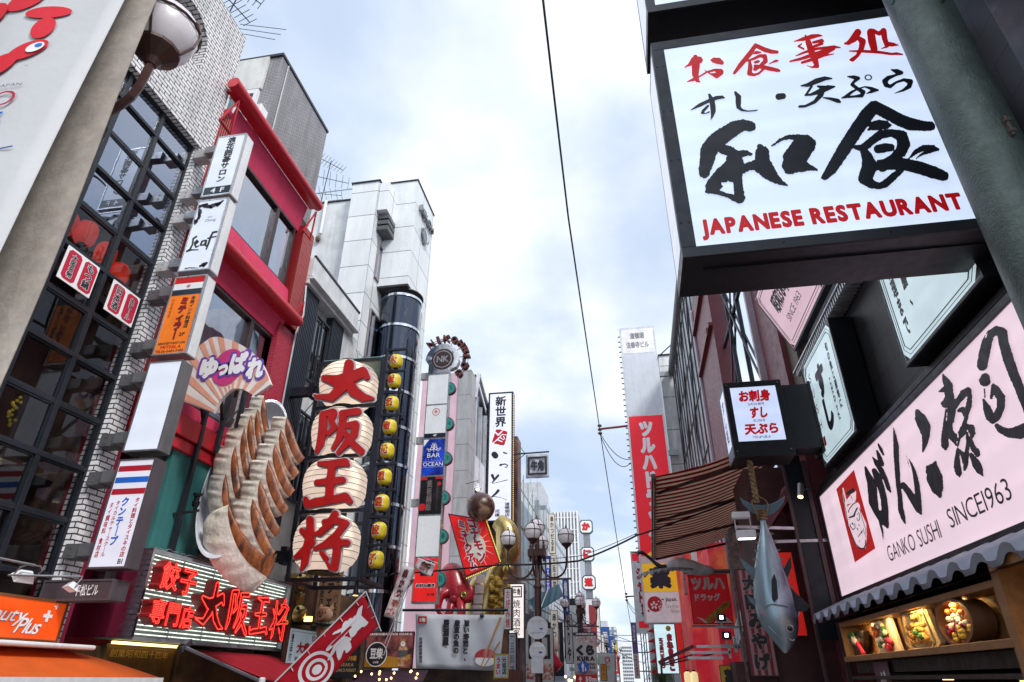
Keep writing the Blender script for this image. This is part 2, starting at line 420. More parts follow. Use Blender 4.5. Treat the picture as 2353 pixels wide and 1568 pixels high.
def STRIPE(name, c1, c2, axis, period, duty=.5, rough=.8, trans=0.0, hard=.02, grime=.2):
    if name in _mc: return _mc[name]
    m, n, l, b = base_mat(name)
    g = n.new('ShaderNodeTexCoord'); s = n.new('ShaderNodeSeparateXYZ'); l.new(g.outputs['Object'], s.inputs[0])
    d = n.new('ShaderNodeMath'); d.operation = 'DIVIDE'; d.inputs[1].default_value = period; l.new(s.outputs['XYZ'.index(axis)], d.inputs[0])
    f = n.new('ShaderNodeMath'); f.operation = 'FRACT'; l.new(d.outputs[0], f.inputs[0])
    r = ramp(n, l, f.outputs[0], [(duty-hard, c1), (duty+hard, c2)])
    out = r.outputs[0]
    if grime:
        q = noise(n, l, 2.2, 6); gr = ramp(n, l, q.outputs['Fac'], [(.35, 0), (.75, grime)]); out = mixc(n, l, gr.outputs[0], out, (.06, .05, .045))
    l.new(out, b.inputs['Base Color']); b.inputs['Roughness'].default_value = rough
    if trans:
        tr = n.new('ShaderNodeBsdfTranslucent'); l.new(out, tr.inputs[0]); ms = n.new('ShaderNodeMixShader'); ms.inputs[0].default_value = trans
        l.new(b.outputs[0], ms.inputs[1]); l.new(tr.outputs[0], ms.inputs[2]); l.new(ms.outputs[0], n['Material Output'].inputs[0])
    _mc[name] = m; return m
def CLOTH(name, col, trans=.35, var=.12, vs=3):
    if name in _mc: return _mc[name]
    m, n, l, b = base_mat(name)
    t = noise(n, l, vs, 4); r = ramp(n, l, t.outputs['Fac'], [(.3, 1-var), (.7, 1+var*.5)]); out = mixc(n, l, 1.0, tuple(col), r.outputs[0], 'MULTIPLY')
    l.new(out, b.inputs['Base Color']); b.inputs['Roughness'].default_value = .75
    bump(n, l, b, noise(n, l, 14, 3).outputs['Fac'], .25, .01)
    tr = n.new('ShaderNodeBsdfTranslucent'); l.new(out, tr.inputs[0]); ms = n.new('ShaderNodeMixShader'); ms.inputs[0].default_value = trans
    l.new(b.outputs[0], ms.inputs[1]); l.new(tr.outputs[0], ms.inputs[2]); l.new(ms.outputs[0], n['Material Output'].inputs[0])
    _mc[name] = m; return m
def GLASS(name, tint=(.35,.38,.42), refl=.12, rough=.015, gcol=(.9,.95,1)):
    """window pane: mirror reflection by angle, tinted see-through otherwise"""
    if name in _mc: return _mc[name]
    m, n, l, b = base_mat(name); n.remove(b)
    fr = n.new('ShaderNodeLayerWeight'); fr.inputs[0].default_value = .5; pw = n.new('ShaderNodeMath'); pw.operation = 'POWER'; pw.inputs[1].default_value = 4.5; l.new(fr.outputs['Facing'], pw.inputs[0])
    ad = n.new('ShaderNodeMath'); ad.operation = 'ADD'; ad.inputs[1].default_value = refl; ad.use_clamp = True; l.new(pw.outputs[0], ad.inputs[0])
    t = n.new('ShaderNodeBsdfTransparent'); t.inputs[0].default_value = (*tint, 1)
    g = n.new('ShaderNodeBsdfGlossy'); g.inputs['Roughness'].default_value = rough; g.inputs[0].default_value = (*gcol, 1)
    w = noise(n, l, 1.1, 2); bp = n.new('ShaderNodeBump'); bp.inputs['Strength'].default_value = .06; bp.inputs['Distance'].default_value = .05; l.new(w.outputs['Fac'], bp.inputs['Height']); l.new(bp.outputs[0], g.inputs['Normal'])
    ms = n.new('ShaderNodeMixShader'); l.new(ad.outputs[0], ms.inputs[0]); l.new(t.outputs[0], ms.inputs[1]); l.new(g.outputs[0], ms.inputs[2])
    l.new(ms.outputs[0], n['Material Output'].inputs[0]); _mc[name] = m; return m
def CORRUG(name, col, axis, period, depth=.6, rough=.5, dark=.35):
    """narrow ribs along an axis, tone and bump together"""
    if name in _mc: return _mc[name]
    m, n, l, b = base_mat(name)
    g = n.new('ShaderNodeTexCoord'); s = n.new('ShaderNodeSeparateXYZ'); l.new(g.outputs['Object'], s.inputs[0])
    d = n.new('ShaderNodeMath'); d.operation = 'MULTIPLY'; d.inputs[1].default_value = 2*math.pi/period; l.new(s.outputs['XYZ'.index(axis)], d.inputs[0])
    f = n.new('ShaderNodeMath'); f.operation = 'SINE'; l.new(d.outputs[0], f.inputs[0])
    r = ramp(n, l, f.outputs[0], [(.0, tuple(c*dark for c in col)), (.35, col)]); l.new(r.outputs[0], b.inputs['Base Color'])
    b.inputs['Roughness'].default_value = rough; bump(n, l, b, f.outputs[0], depth, .02); _mc[name] = m; return m
def SPOT(name, c1, c2, scale=3, lo=.45, hi=.55, rough=.5, bmp=.3, bsc=30, metal=0, stretch=None, emit=0):
    """two-tone blotches (browned dumpling skin, rust, photographs seen from afar)"""
    if name in _mc: return _mc[name]
    m, n, l, b = base_mat(name)
    t = noise(n, l, scale, 6, stretch=stretch, rough=.62); r = ramp(n, l, t.outputs['Fac'], [(lo, c1), (hi, c2)])
    f = noise(n, l, scale*7, 3); fr = ramp(n, l, f.outputs['Fac'], [(.3, .8), (.7, 1.1)])
    out = mixc(n, l, 1.0, r.outputs[0], fr.outputs[0], 'MULTIPLY')
    l.new(out, b.inputs['Base Color']); b.inputs['Roughness'].default_value = rough; b.inputs['Metallic'].default_value = metal
    if emit: l.new(out, b.inputs['Emission Color']); b.inputs['Emission Strength'].default_value = emit
    bump(n, l, b, noise(n, l, bsc, 4).outputs['Fac'], bmp, .02); _mc[name] = m; return m

black_ink = M('black ink', (.012,.013,.02), .5, var=.2, grime=0, bmp=0)
white_ink = M('white ink', (.82,.83,.86), .5, var=.04, grime=0, bmp=0)
red_ink = M('red ink', (.55,.006,.012), .45, var=.06, grime=0, bmp=0)
blue_ink = M('blue ink', (.01,.09,.5), .5, var=.06, grime=0, bmp=0)
dark_metal = M('dark painted steel', (.022,.026,.036), .42, .3, grime=.2, spec=.5)
black_metal = M('black steel', (.009,.010,.013), .38, .3, grime=.15)
grey_metal = M('grey steel', (.30,.31,.33), .42, .7)
pale_metal = M('pale aluminium', (.62,.64,.68), .38, .55, grime=.3)
chrome = M('polished steel', (.75,.78,.82), .12, 1.0, var=.05, grime=.1, bmp=0)
white_paint = M('white paint', (.78,.80,.83), .5, grime=.3, var=.08)
brown_steel = M('brown painted steel', (.075,.032,.028), .42, .1, grime=.25)
bulb_warm = M('warm bulb', (1,.62,.2), .4, emit=2.5, ecol=(1,.62,.22), grime=0, var=0, bmp=0)
lamp_white = M('white lamp lens', (1,1,1), .4, emit=3.0, ecol=(.85,.92,1), grime=0, var=0, bmp=0)
HM = {
 'sign1':[0.00113277,-9.1705e-05,1.01854,6.99674e-05,-0.0008427,8.35164,4.06318e-05,0.000107215,1],
 'sign2':[0.0011008,-8.91161e-05,1.02527,6.79922e-05,-0.00081891,7.65714,3.94847e-05,0.000104188,1],
 'sign3':[0.00122603,-9.92545e-05,1.00573,7.57273e-05,-0.000912074,7.14966,4.39767e-05,0.000116041,1],
 'gan':[0.0002219,0.000585527,9.48296,0.000571024,-0.0011536,5.29958,0.000353506,-2.86185e-05,1],
 'gan2':[0.000229273,0.000604982,7.30675,0.000589997,-0.00119193,5.54697,0.000365252,-2.95694e-05,1],
 'face':[0.00031693,0.000836282,14.266,0.000815568,-0.00164763,5.95858,0.000504897,-4.08745e-05,1],
 'lanA':[0.00374848,-0.000303462,-10.8298,0.000112872,-0.00310169,11.8946,6.02937e-05,0.000159097,1],
 'lanB':[0.00298874,-0.000241957,-9.07324,8.99952e-05,-0.00247305,5.71484,4.80735e-05,0.000126852,1],
 'itt':[0.00355811,-0.00028805,-10.929,4.85048e-05,-0.00309889,13.8518,2.05849e-05,5.43174e-05,1],
 'leaf':[0.00253501,-0.000205224,-10.3392,0.000115011,-0.00199554,8.54901,6.49491e-05,0.000171381,1]}
def drawn(key, axis, val):
    """plane map of a hand-drawn sheet: (x, y, height) on the sheet -> point on the sign"""
    h = HM[key]
    def fn(px, py, c=0.0):
        w = h[6]*px+h[7]*py+h[8]; a = (h[0]*px+h[1]*py+h[2])/w; b = (h[3]*px+h[4]*py+h[5])/w
        return Vector((a, val-c, b)) if axis == 'Y' else Vector((val-c, a, b))
    return fn

# ---------------------------------------------------------------- generic pieces
def sign_box(name, label, cat, F, w, h, depth, body, face, fw=.03, group=None, proud=.012, kind_parts=('body', 'face')):
    """box sign: body behind the frame plane, raised rim, inset face; F origin = lower left of the front"""
    root = thing(name, label, cat, F(w/2, 0, -depth/2), group)
    mb = MB(); F.box(mb, 0, w, 0, h, -depth, 0); mb.build('body', body, root, bevel=.006)
    if fw: F.ring(MB(), 0, w, 0, h, fw, .001, proud).build('frame', body, root) if False else None
    if fw:
        r = MB(); F.ring(r, 0, w, 0, h, fw, .001, proud+.001); r.build('frame', body, root)
    f = MB(); F.quad(f, fw, w-fw, fw, h-fw, .004); f.build('face', face, root)
    return root
def cable(name, label, pts, r, sag=0.0, n=24, group=None):
    P = []
    for i in range(len(pts)-1):
        a, b = Vector(pts[i]), Vector(pts[i+1])
        for k in range(n+1 if i == len(pts)-2 else n):
            t = k/n; p = a.lerp(b, t); p.z -= sag*4*t*(1-t); P.append(p)
    mb = MB(); mb.tube(P, r, 5); o = mb.build(name, black_metal, None, True)
    return tag(o, label, 'cable', group)
HM['gyo'] = [0.0024769,-0.00020052,-7.7748,8.72632e-05,-0.00201606,6.33123,4.77658e-05,0.00012604,1]
# ================================================================ ground
g = MB(); g.quad((-60,-30,0),(60,-30,0),(60,400,0),(-60,400,0))
o = g.build('ground', M('paving', (.22,.21,.2), .7, vs=1.5)); o['kind'] = 'structure'
g = MB(); g.quad((-2.0,-30,.004),(3.2,-30,.004),(3.2,400,.004),(-2.0,400,.004))
o = g.build('road', BRICK('road pavers', (.2,.19,.18), (.25,.24,.22), (.1,.1,.1), .3, .15)); o['kind'] = 'structure'

# ================================================================ LEFT: brick and glass office building
brick_w = BRICK('white glazed brick', (.74,.73,.75), (.84,.83,.86), (.030,.028,.032), .215, .075, .0095, grime=.38, rough=.38, spec=.5)
brick_s = BRICK('shaded brick', (.50,.46,.43), (.56,.52,.48), (.05,.04,.04), .215, .075, .009, grime=.5)
black_frame = M('black window frame', (.014,.018,.026), .35, .2, grime=.25)
A = thing('office_building', 'dark glass and white brick office building with black window grid on left', 'building', (-8, 4, 0))
m = MB(); m.box(-7.30,-7.0,7.18,7.47,0,9.93); m.box(-7.7,-7.0,-3,4.9,9.98,11.35); m.box(-7.7,-7.0,4.9,7.27,9.98,11.35)
arch = [(7.27,11.352),(7.27,13.3),(3.0,13.3),(3.0,11.352),(5.5,11.352),(5.5,11.85)] + [(6.075-.575*math.cos(math.pi*k/12), 11.85+.55*math.sin(math.pi*k/12)) for k in range(1,12)] + [(6.65,11.85),(6.65,11.352)]
m.prism(arch, lambda a,b,d: (d,a,b), -7.3, -7.0)
m.box(-7.7,-7.0,7.272,7.47,9.935,13.3); m.box(-9.5,-7.7,7.15,7.468,0,13.3)
m.build('wall', brick_w, A)
m = MB(); m.box(-9.4,-8.3,-3,7.1,0,9.9); m.box(-9.4,-7.75,-3,7.1,9.98,11.3); m.box(-9.4,-7.75,-3,7.0,12.9,13.2)
m.box(-9.3,-7.32,7.105,7.145,0,9.9)
for z in (3.9,6.55,9.3): m.box(-8.3,-7.5,-3,7.1,z,z+.12)
m.box(-8.0,-7.6,5.5,5.6,4,6.5); m.box(-8.1,-7.5,6.85,7.1,6.7,9.2); m.box(-8.2,-7.4,3,3.2,2,9)
m.build('interior', M('office interior', (.07,.045,.035), .7, vs=1.2, var=.7), A)
m = MB(); m.quad((-7.68,5.2,11.35),(-7.68,6.9,11.35),(-7.68,6.9,12.6),(-7.68,5.2,12.6)); m.build('arch_window', GLASS('office glass', (.4,.42,.45), .2), A)
m = MB(); m.quad((-8.29,2.5,8.2),(-8.29,6.3,8.2),(-8.29,6.3,9.9),(-8.29,2.5,9.9)); m.quad((-8.2,6.3,4.1),(-8.2,6.5,4.1),(-8.2,6.5,6.2),(-8.2,6.3,6.2)); m.build('blind', M('blind', (.55,.55,.58), .8), A)
ys = [1.69,2.47,3.255,4.04,4.825,5.61,6.395,7.18]; zs = [2.03,2.70,3.375,4.05,4.725,5.40,6.075,6.75,7.425,8.10,8.775,9.45,9.975]
m = MB()
for y in ys: m.box(-7.22,-7.095 if abs(y-5.61)<.01 or abs(y-4.04)<.01 else -7.11,y-.035,y+.035,2.0,9.975)
for i, z in enumerate(zs): m.box(-7.215,-7.105 if i%2 else -7.12,ys[0],7.145,z-.03,z+.03)
m.build('frame', black_frame, A, bevel=.006)
gl_up = GLASS('upper office glass', (.40,.42,.46), .34, gcol=(.70,.80,1)); gl_lo = GLASS('lower office glass', (.60,.58,.58), .045)
for i in range(3, len(ys)-1):
    for j in range(len(zs)-1):
        y0,y1,z0,z1 = ys[i]+.035, ys[i+1]-.035, zs[j]+.03, zs[j+1]-.03
        t1, t2 = random.uniform(-.010,.010), random.uniform(-.012,.012)
        w = MB(); w.quad((-7.16+t1,y0,z0),(-7.16-t1,y1,z0),(-7.16-t1+t2,y1,z1),(-7.16+t1+t2,y0,z1)); wo = w.build('window', gl_up if j >= 8 else gl_lo, A)
        s = MB(); s.box(-7.185,-7.132,y0,y0+.024,z0,z1); s.box(-7.185,-7.132,y1-.024,y1,z0,z1); s.box(-7.185,-7.132,y0+.024,y1-.024,z0,z0+.022); s.box(-7.185,-7.132,y0+.024,y1-.024,z1-.022,z1); s.build('sash', black_frame, wo)
# posters on the glass
red_poster = M('poster red', (.50,.008,.045), .5, grime=.05, var=.08)
def poster(y0, y1, cols, label):
    F = leftF(-7.045, y0, 6.19); w = y1-y0; p = thing('window_poster', label, 'poster', (-7.045,(y0+y1)/2,6.19), 'red posters on the black window grid')
    m = MB(); F.box(m, 0, w, 0, .5, -.012, 0); m.build('sheet', white_ink, p)
    m = MB()
    for k, (s, r) in enumerate(cols):
        a0 = .03+k*(w/2); a1 = a0+w/2-.05; q = .04
        F.poly(m, [(a0+q,.03),(a1-q,.03),(a1,.03+q),(a1,.47-q),(a1-q,.47),(a0+q,.47),(a0,.47-q),(a0,.03+q)], .003)
    m.build('panel', red_poster, p)
    for k, (s, r) in enumerate(cols):
        a = .03+k*(w/2)+(w/2-.05)/2; h = r[1]-r[0]; hw = min(.085, h/len(s)*.55)
        text(F, s, a-hw, a+hw, r[0], r[1], white_ink, p, vert=True, off=.075, c=.005, name='lettering_outline')
        text(F, s, a-hw+.006, a+hw-.006, r[0]+.006, r[1]-.006, black_ink, p, vert=True, off=.03, c=.007)
poster(5.67, 6.22, [('大阪名物',(.07,.43)),('もつ鍋',(.07,.45))], 'red twin panel window poster reading Osaka speciality and offal hotpot')
poster(6.50, 7.05, [('日本酒',(.07,.45)),('生ビール',(.06,.42))], 'red twin panel window poster reading sake and draft beer')
p = thing('window_poster', 'food photograph poster on the dark window beside the hanging banner', 'poster', (-7.045,5.4,6.19))
F = leftF(-7.045, 5.05, 6.19); m = MB(); F.box(m, 0, .45, 0, .51, -.012, 0); m.build('sheet', white_ink, p)
m = MB(); F.quad(m, .02,.43,.02,.49,.003); m.build('photograph', SPOT('food photo', (.5,.06,.03), (.75,.6,.42), 9, .42, .58), p)
red_paper = M('red paper lantern', (.55,.03,.015), .6, emit=.18, ecol=(.9,.05,.02), grime=0)
lan = None
for (y, z, sc) in ((6.62,7.22,.75),(6.95,7.08,.8),(6.2,7.3,.75),(5.85,7.22,.7)):
    t = thing('red_lantern', 'glowing red paper lantern hanging behind the office window '+{6.62:'between the two red posters',6.95:'above the sake and draft beer poster',6.2:'above the hotpot poster',5.85:'above the hotpot poster, paler one'}[y], 'lantern', (-7.5,y,z), 'red lanterns behind the window')
    m = MB(); m.lathe((-7.5,y,z-.19*sc), [(.05,0),(.11,.02),(.145,.08),(.155,.19),(.145,.30),(.11,.36),(.05,.38)], 14); m.build('shade', red_paper, t, True)
    m = MB(); m.lathe((-7.5,y,z+.19*sc), [(.06,0),(.06,.03)], 10); m.lathe((-7.5,y,z-.22*sc), [(.06,0),(.06,.03)], 10); m.build('cap', black_metal, t)
for k in range(9):                                        # yellow-green drinks shelves glimpsed inside the lower floors
    y, z = 4.75+ (k%5)*.46, (3.45,4.35)[k//5] + .12*(k%2)
    t = thing('hanging_flower', 'yellow flower garland inside the dark window, '+('lower','upper')[k//5]+' row, '+('first','second','third','fourth','fifth')[k%5]+' one along the street', 'garland', (-7.6,y,z), 'flower garlands inside the window')
    m = MB()
    for q in range(16): m.ball((-7.4+random.uniform(-.05,.05), y+random.uniform(-.05,.05), z+q*.022), .022, 6, 4)
    m.build('blossom', M('yellow flower', (.34,.29,.03), .6, emit=.05, ecol=(.6,.5,.05), grime=0), t)
# antennas
def yagi(mb, base, top, booms, col=None):
    mb.tube([base, top], .015, 5)
    for (h, L, ang, n, el) in booms:
        c = Vector(base).lerp(Vector(top), h); d = Vector((math.cos(ang), math.sin(ang), 0)); p = Vector((-d.y, d.x, 0))
        mb.tube([c-d*L/2, c+d*L/2], .012, 5)
        for k in range(n):
            q = c + d*(L*(k/(n-1)-.5)); mb.tube([q-p*el*(1-.4*k/n), q+p*el*(1-.4*k/n)], .007, 4)
t = thing('tv_antenna', 'thin dark rooftop antenna above the white brick wall', 'antenna', (-7.35,7.2,13.3))
m = MB(); yagi(m, (-7.3,7.1,13.3), (-7.2,7.25,15.4), [(.35,.9,1.3,9,.30),(.62,.9,1.0,9,.25),(.85,.8,.8,8,.3)]); m.tube([(-7.2,6.4,13.3),(-7.2,7.35,13.32)], .012,5); m.build('mast', dark_metal, t)
m = MB()
for k in range(3): m.tube([(-7.2,7.4,13.45+.14*k),(-6.55+.1*k,7.75,13.55+.14*k)], .008, 4)
m.build('dipole', dark_metal, t)

# ---- five box signs stacked beside the brick pillar
def tower_sign(name, label, z0, z1, body, face, side):
    F = camF(-6.475, 6.98, z0); root = sign_box(name, label, 'sign', F, .535, z1-z0, .22, body, face, .022, 'box signs stacked on the brick pillar')
    m = MB()
    for zz_ in ((.28,.52) if z1-z0 > 1 else (.3,)):
        z = z0 + (z1-z0)*(.12 if zz_ < .5 else .80)
        m = MB(); m.box(-6.738,-6.477,7.04,7.18,z,z+.16); m.build('arm', grey_metal, root, bevel=.006)
    m = MB()
    for k in (.12,.80):
        m = MB(); z = z0 + (z1-z0)*k; m.box(-6.998,-6.74,7.10,7.30,z-.01,z+.17)
        for q in (.04,.12): m.lathe((-6.90,7.098,z+q), [(.012,0),(.012,.01)], 6, (0,-1,0))
        m.build('bracket', M('bracket steel '+str(int(z0)), (.55,.54,.54) if z0 > 6 else (.13,.13,.14), .5, .3, grime=.4), root, bevel=.005)
    if side:
        s = MB(); s.quad((-5.937,7.0,z0+.02),(-5.937,7.18,z0+.02),(-5.937,7.18,z1-.02),(-5.937,7.0,z1-.02)); s.build('side_face', side, root)
    return root, F
lit_cool = LIT('cool lit sheet', (.80,.88,1.0), .22)
body_alu = M('alu sign body', (.50,.51,.54), .35, .7, grime=.3); body_brown = M('brown sign body', (.10,.085,.10), .5, .2, grime=.3)
side_w = M('white acrylic side', (.75,.77,.80), .3, grime=.2, var=.1)
r, F = tower_sign('box_sign', 'white 4F go salon box sign with vertical black characters, topmost of its stack', 8.54, 9.90, body_alu, lit_cool, side_w)
text(F, '浪花囲碁サロン', .20,.36,.30,1.32, black_ink, r, True, .05)
m = MB(); F.quad(m,.03,.505,.04,.20,.006); m.build('floor_band', M('navy band', (.012,.03,.05), .4), r); text(F, '4F', .16,.40,.07,.17, white_ink, r, off=.03, c=.01, gap=.5)
r, F = tower_sign('box_sign', 'white box sign with black leaf drawings and handwritten Leaf dining', 7.06, 8.47, body_alu, lit_cool, side_w)
lf = drawn('leaf', 'Y', 6.98)
brush(lf, [[(1335,92,6),(1312,108,6),(1308,145,6),(1290,180,6),(1268,193,6),(1300,183,5),(1345,182,4)],[(1322,150,5),(1345,128,6),(1338,118,5),(1322,135,6),(1330,165,5),(1350,155,4)],[(1395,118,5),(1372,125,6),(1362,150,6),(1385,150,5),(1402,118,5),(1395,155,5),(1405,158,4)],[(1470,60,7),(1445,65,7),(1430,95,7),(1415,140,7),(1400,178,5)],[(1410,105,5),(1465,92,5)]], black_ink, r, step=3, rough=.5)
text(F, 'Dining', .22,.40,.93,1.0, black_ink, r, off=.0, slant=.2); text(F, '創作', .25,.33,1.02,1.055, black_ink, r, off=.0)
m = MB()
for (a,b,w,h,an) in ((.10,1.30,.09,.03,.3),(.2,1.26,.1,.035,-.4),(.32,1.28,.11,.04,.35),(.40,1.3,.08,.03,.8),(.08,1.16,.035,.08,.2),(.09,1.05,.03,.07,-.2),(.06,.97,.035,.05,.3),(.44,.10,.05,.04,.6),(.40,.08,.05,.02,.2),(.17,.06,.06,.01,.1),(.28,.05,.07,.008,-.1)):
    P = []
    for k in range(12):
        q = 2*math.pi*k/12; s_ = abs(math.cos(q))**.3*(1 if math.cos(q) > 0 else -1); x, y = w*s_, h*math.sin(q)*(1+.4*math.cos(3*q)); P.append((a+x*math.cos(an)-y*math.sin(an), b+x*math.sin(an)+y*math.cos(an)))
    F.poly(m, P, .010)
m.build('leaf_drawing', black_ink, r)
r, F = tower_sign('box_sign', 'orange Indian restaurant box sign with red white and black bands on top', 5.63, 6.97, body_alu, M('orange sheet', (.80,.19,.015), .4, emit=.06, ecol=(1,.25,.02), grime=.1), side_w)
for (b0,b1,mt) in ((1.21,1.31,red_ink),(1.10,1.208,white_ink),(1.0,1.098,M('navy band', (.012,.03,.05), .4))):
    m = MB(); F.quad(m,.024,.511,b0,b1,.006); m.build('band', mt, r)
m = MB()
for k in range(4):
    a = math.pi*k/4; m.bar(F(.27-.035*math.cos(a),1.155-.035*math.sin(a),.009), F(.27+.035*math.cos(a),1.155+.035*math.sin(a),.009), .006,.002)
m.build('star', red_ink, r)
text(F,'ミティラー',.20,.34,.24,.96,M('dark red ink',(.23,.008,.01),.5,grime=0),r,True,.09); text(F,'本格インド料理店',.37,.445,.42,.97,black_ink,r,True,.04); text(F,'2F',.34,.43,.29,.35,black_ink,r,off=.04)
text(F,'印度美食室',.06,.105,.62,.94,M('dark red ink',(.23,.008,.01),.5,grime=0),r,True,.0); text(F,'INDIAN RESTAURANT & BAR',.05,.48,.165,.205,black_ink,r,off=.05); text(F,'MITHILA',.1,.43,.095,.15,red_ink,r,off=.04); text(F,'TEL06-6484-0480',.04,.48,.035,.08,black_ink,r,off=.03)
r, F = tower_sign('box_sign', 'blank white lit box sign in grey steel case below the orange one', 4.21, 5.53, M('grey sign case', (.20,.20,.21), .45,.5), LIT('blank lit sheet', (.76,.82,.95), .26), None)
r, F = tower_sign('box_sign', 'Thai restaurant box sign with red and blue stripes, lowest of its stack', 2.75, 4.11, body_brown, LIT('thai sheet', (.82,.82,.95), .22), None)
for k, mt in enumerate((M('thai red', (.45,.01,.03), .5, grime=.05), None, M('thai blue', (.015,.13,.6), .5, grime=.05), None, M('thai red', (.45,.01,.03), .5, grime=.05))):
    if mt: m = MB(); F.quad(m,.03,.505,1.27-k*.075-.075,1.27-k*.075,.006); m.build('stripe', mt, r)
text(F,'クンテープ',.215,.315,.27,.86,M('thai blue', (.015,.13,.6), .5),r,True,.05); text(F,'タイ料理とタイスキの店',.40,.465,.13,.85,M('thai red', (.45,.01,.03), .5),r,True,.035); text(F,'タイカルチャースクール',.14,.195,.14,.82,M('thai red', (.45,.01,.03), .5),r,True,.03); text(F,'タイ調味料 食材店',.055,.11,.13,.80,M('thai red', (.45,.01,.03), .5),r,True,.03); text(F,'B1',.40,.465,.05,.11,black_ink,r)
# building name sign
F = camF(-7.02,7.0,2.40); r = sign_box('name_sign','dark brown building name sign below the sign stack','sign',F,.96,.235,.26,body_brown,M('brown plate',(.07,.05,.06),.5),.02)
text(F,'平松ビル',.46,.78,.05,.18,white_ink,r,off=.01)

# ---- orange beauty shop
orange = M('orange sign sheet',(.85,.085,.006),.45,emit=.12,ecol=(1,.10,.005),grime=.1)
F = leftF(-6.78,4.6,1.95); r = sign_box('shop_sign','orange beauty shop fascia sign with white script lettering','sign',F,2.6,.46,.15,M('bronze frame',(.16,.06,.02),.45),orange,.03)
text(F,'Beauty',1.38,2.02,.14,.33,M('sign shadow red',(.35,.02,.01),.5,grime=0),r,off=.045,slant=.45,gap=.02,c=.006); text(F,'Beauty',1.375,2.015,.145,.335,white_ink,r,off=.012,slant=.45,gap=.02,c=.010); text(F,'Plus',1.96,2.27,.075,.235,M('sign shadow red',(.35,.02,.01),.5,grime=0),r,off=.045,slant=.45,gap=.02,c=.006); text(F,'Plus',1.955,2.265,.08,.24,white_ink,r,off=.012,slant=.45,gap=.02,c=.010)
m = MB(); F.box(m,2.33,2.365,.22,.34,.008,.012); F.box(m,2.285,2.33,.262,.298,.008,.012); F.box(m,2.365,2.41,.262,.298,.008,.012); F.box(m,2.425,2.44,.36,.42,.008,.012); F.box(m,2.405,2.425,.382,.398,.008,.012); F.box(m,2.44,2.46,.382,.398,.008,.012); m.build('emblem', white_ink, r)
def floodlight(name,label,c,d,arm0,group=None,s=1.0,glow=lamp_white):
    t = thing(name,label,'lamp',c,group); c = Vector(c); d = Vector(d).normalized()
    u = d.cross(Vector((0,0,1))).normalized(); v = u.cross(d)
    def P(a,b,e): return c+u*a*s+v*b*s+d*e*s
    m = MB(); m.add([P(a,b,e) for e,k in ((-.05,.6),(.03,1)) for a,b in ((-.1*k,-.06*k),(.1*k,-.06*k),(.1*k,.06*k),(-.1*k,.06*k))],[(0,3,2,1),(4,5,6,7),(0,1,5,4),(1,2,6,5),(2,3,7,6),(3,0,4,7)]); m.build('housing', white_paint, t, bevel=.006*s)
    m = MB(); m.quad(P(-.085,-.048,.033),P(.085,-.048,.033),P(.085,.048,.033),P(-.085,.048,.033)); m.build('lens', glow, t)
    m = MB(); m.tube([P(-.11,0,0),P(-.11,.0,-.1),P(-.06,0,-.14),P(.06,0,-.14),P(.11,0,-.1),P(.11,0,0)],.008*s,5); m.tube([P(0,0,-.14),Vector(arm0)],.012*s,6); m.build('arm', grey_metal, t)
    return t
floodlight('floodlight','white floodlight on thin arm above the orange sign, nearer one',(-6.5,6.2,2.56),(-.55,.1,-.6),(-6.5,5.0,2.70),'floodlights over the orange sign',1.1)
floodlight('floodlight','white floodlight pointing down in front of the brown name sign',(-6.27,6.62,2.50),(-.2,-.4,-.9),(-6.5,6.0,2.55),'floodlights over the orange sign',.95,M('dead lens',(.75,.78,.8),.3))
m = MB(); m.box(-6.75,-6.35,3.0,7.35,1.885,1.935); tag(m.build('awning_rail',white_paint,bevel=.02),'white awning box rail below the orange fascia sign','rail')
P = [[(-6.72+.72*j/6, 3.0+(4.25+.95*(j/6))*i/8, 1.88-.30*(j/6)**1.2) for j in range(7)] for i in range(9)]
m = MB(); m.grid(P); t = thing('shop_awning','orange fabric awning at bottom left corner','awning',(-6.3,5,1.5)); m.build('fabric',CLOTH('orange cloth',(.85,.16,.02),.4),t,True,solid=.02)
m = MB(); m.box(-6.03,-5.985,3.0,8.2,1.515,1.60); m.build('front_rail',white_paint,t)

# ---- dumpling restaurant neon sign
t = thing('neon_sign','wide grey sign with white neon tubes and red dumpling restaurant characters','sign',(-6.8,10,2.05))
F = leftF(-6.62,8.15,2.05); W, H_ = 4.02,1.14
m = MB(); F.box(m,0,W,0,H_,-.5,-.05); m.build('back_panel',M('green grey panel',(.20,.23,.20),.6,grime=.5,var=.2),t)
m = MB(); m.box(-7.6,-6.53,8.10,8.145,2.07,3.2); m.build('side_panel',M('mirror panel',(.6,.64,.72),.12,1.0,var=.1,grime=.25,bmp=0),t)
m = MB(); F.ring(m,-.005,W,-.01,H_+.01,.04,-.05,.06); m.build('frame',M('sign frame',(.36,.4,.46),.4,.4),t)
tube_m = M('white neon',(1,1,.92),.4,emit=.62,ecol=(.9,1,.92),grime=0,var=0,bmp=0)
for k in range(19):
    z = .07+k*.0565; m = MB()
    for q in range(5):
        a = .06+q*.785; m.tube([F(a,z,-.03),F(a+.74,z,-.03)],.0075,5); 
    m.build('neon_tube',tube_m,t,True)
m = MB()
for q in range(26):
    a = .14+q*.15
    for k in range(0,19,1):
        if (q+k) % 2: m.bar(F(a,.07+k*.0565,-.05),F(a,.07+k*.0565,-.015),.012,.006)
m.build('tube_clip',black_metal,t)
m = MB(); random.seed(3)
P = [F(.05+k*.06, H_+.03+random.uniform(-.012,.03), .02+random.uniform(-.03,.03)) for k in range(64)]; m.tube(P,.006,4); m.build('wiring',grey_metal,t)
red3 = M('red channel letter',(.26,.005,.008),.4,grime=.2); neon_r = M('red neon',(1,.05,.03),.4,emit=1.3,ecol=(1,.04,.03),grime=0,var=0,bmp=0)
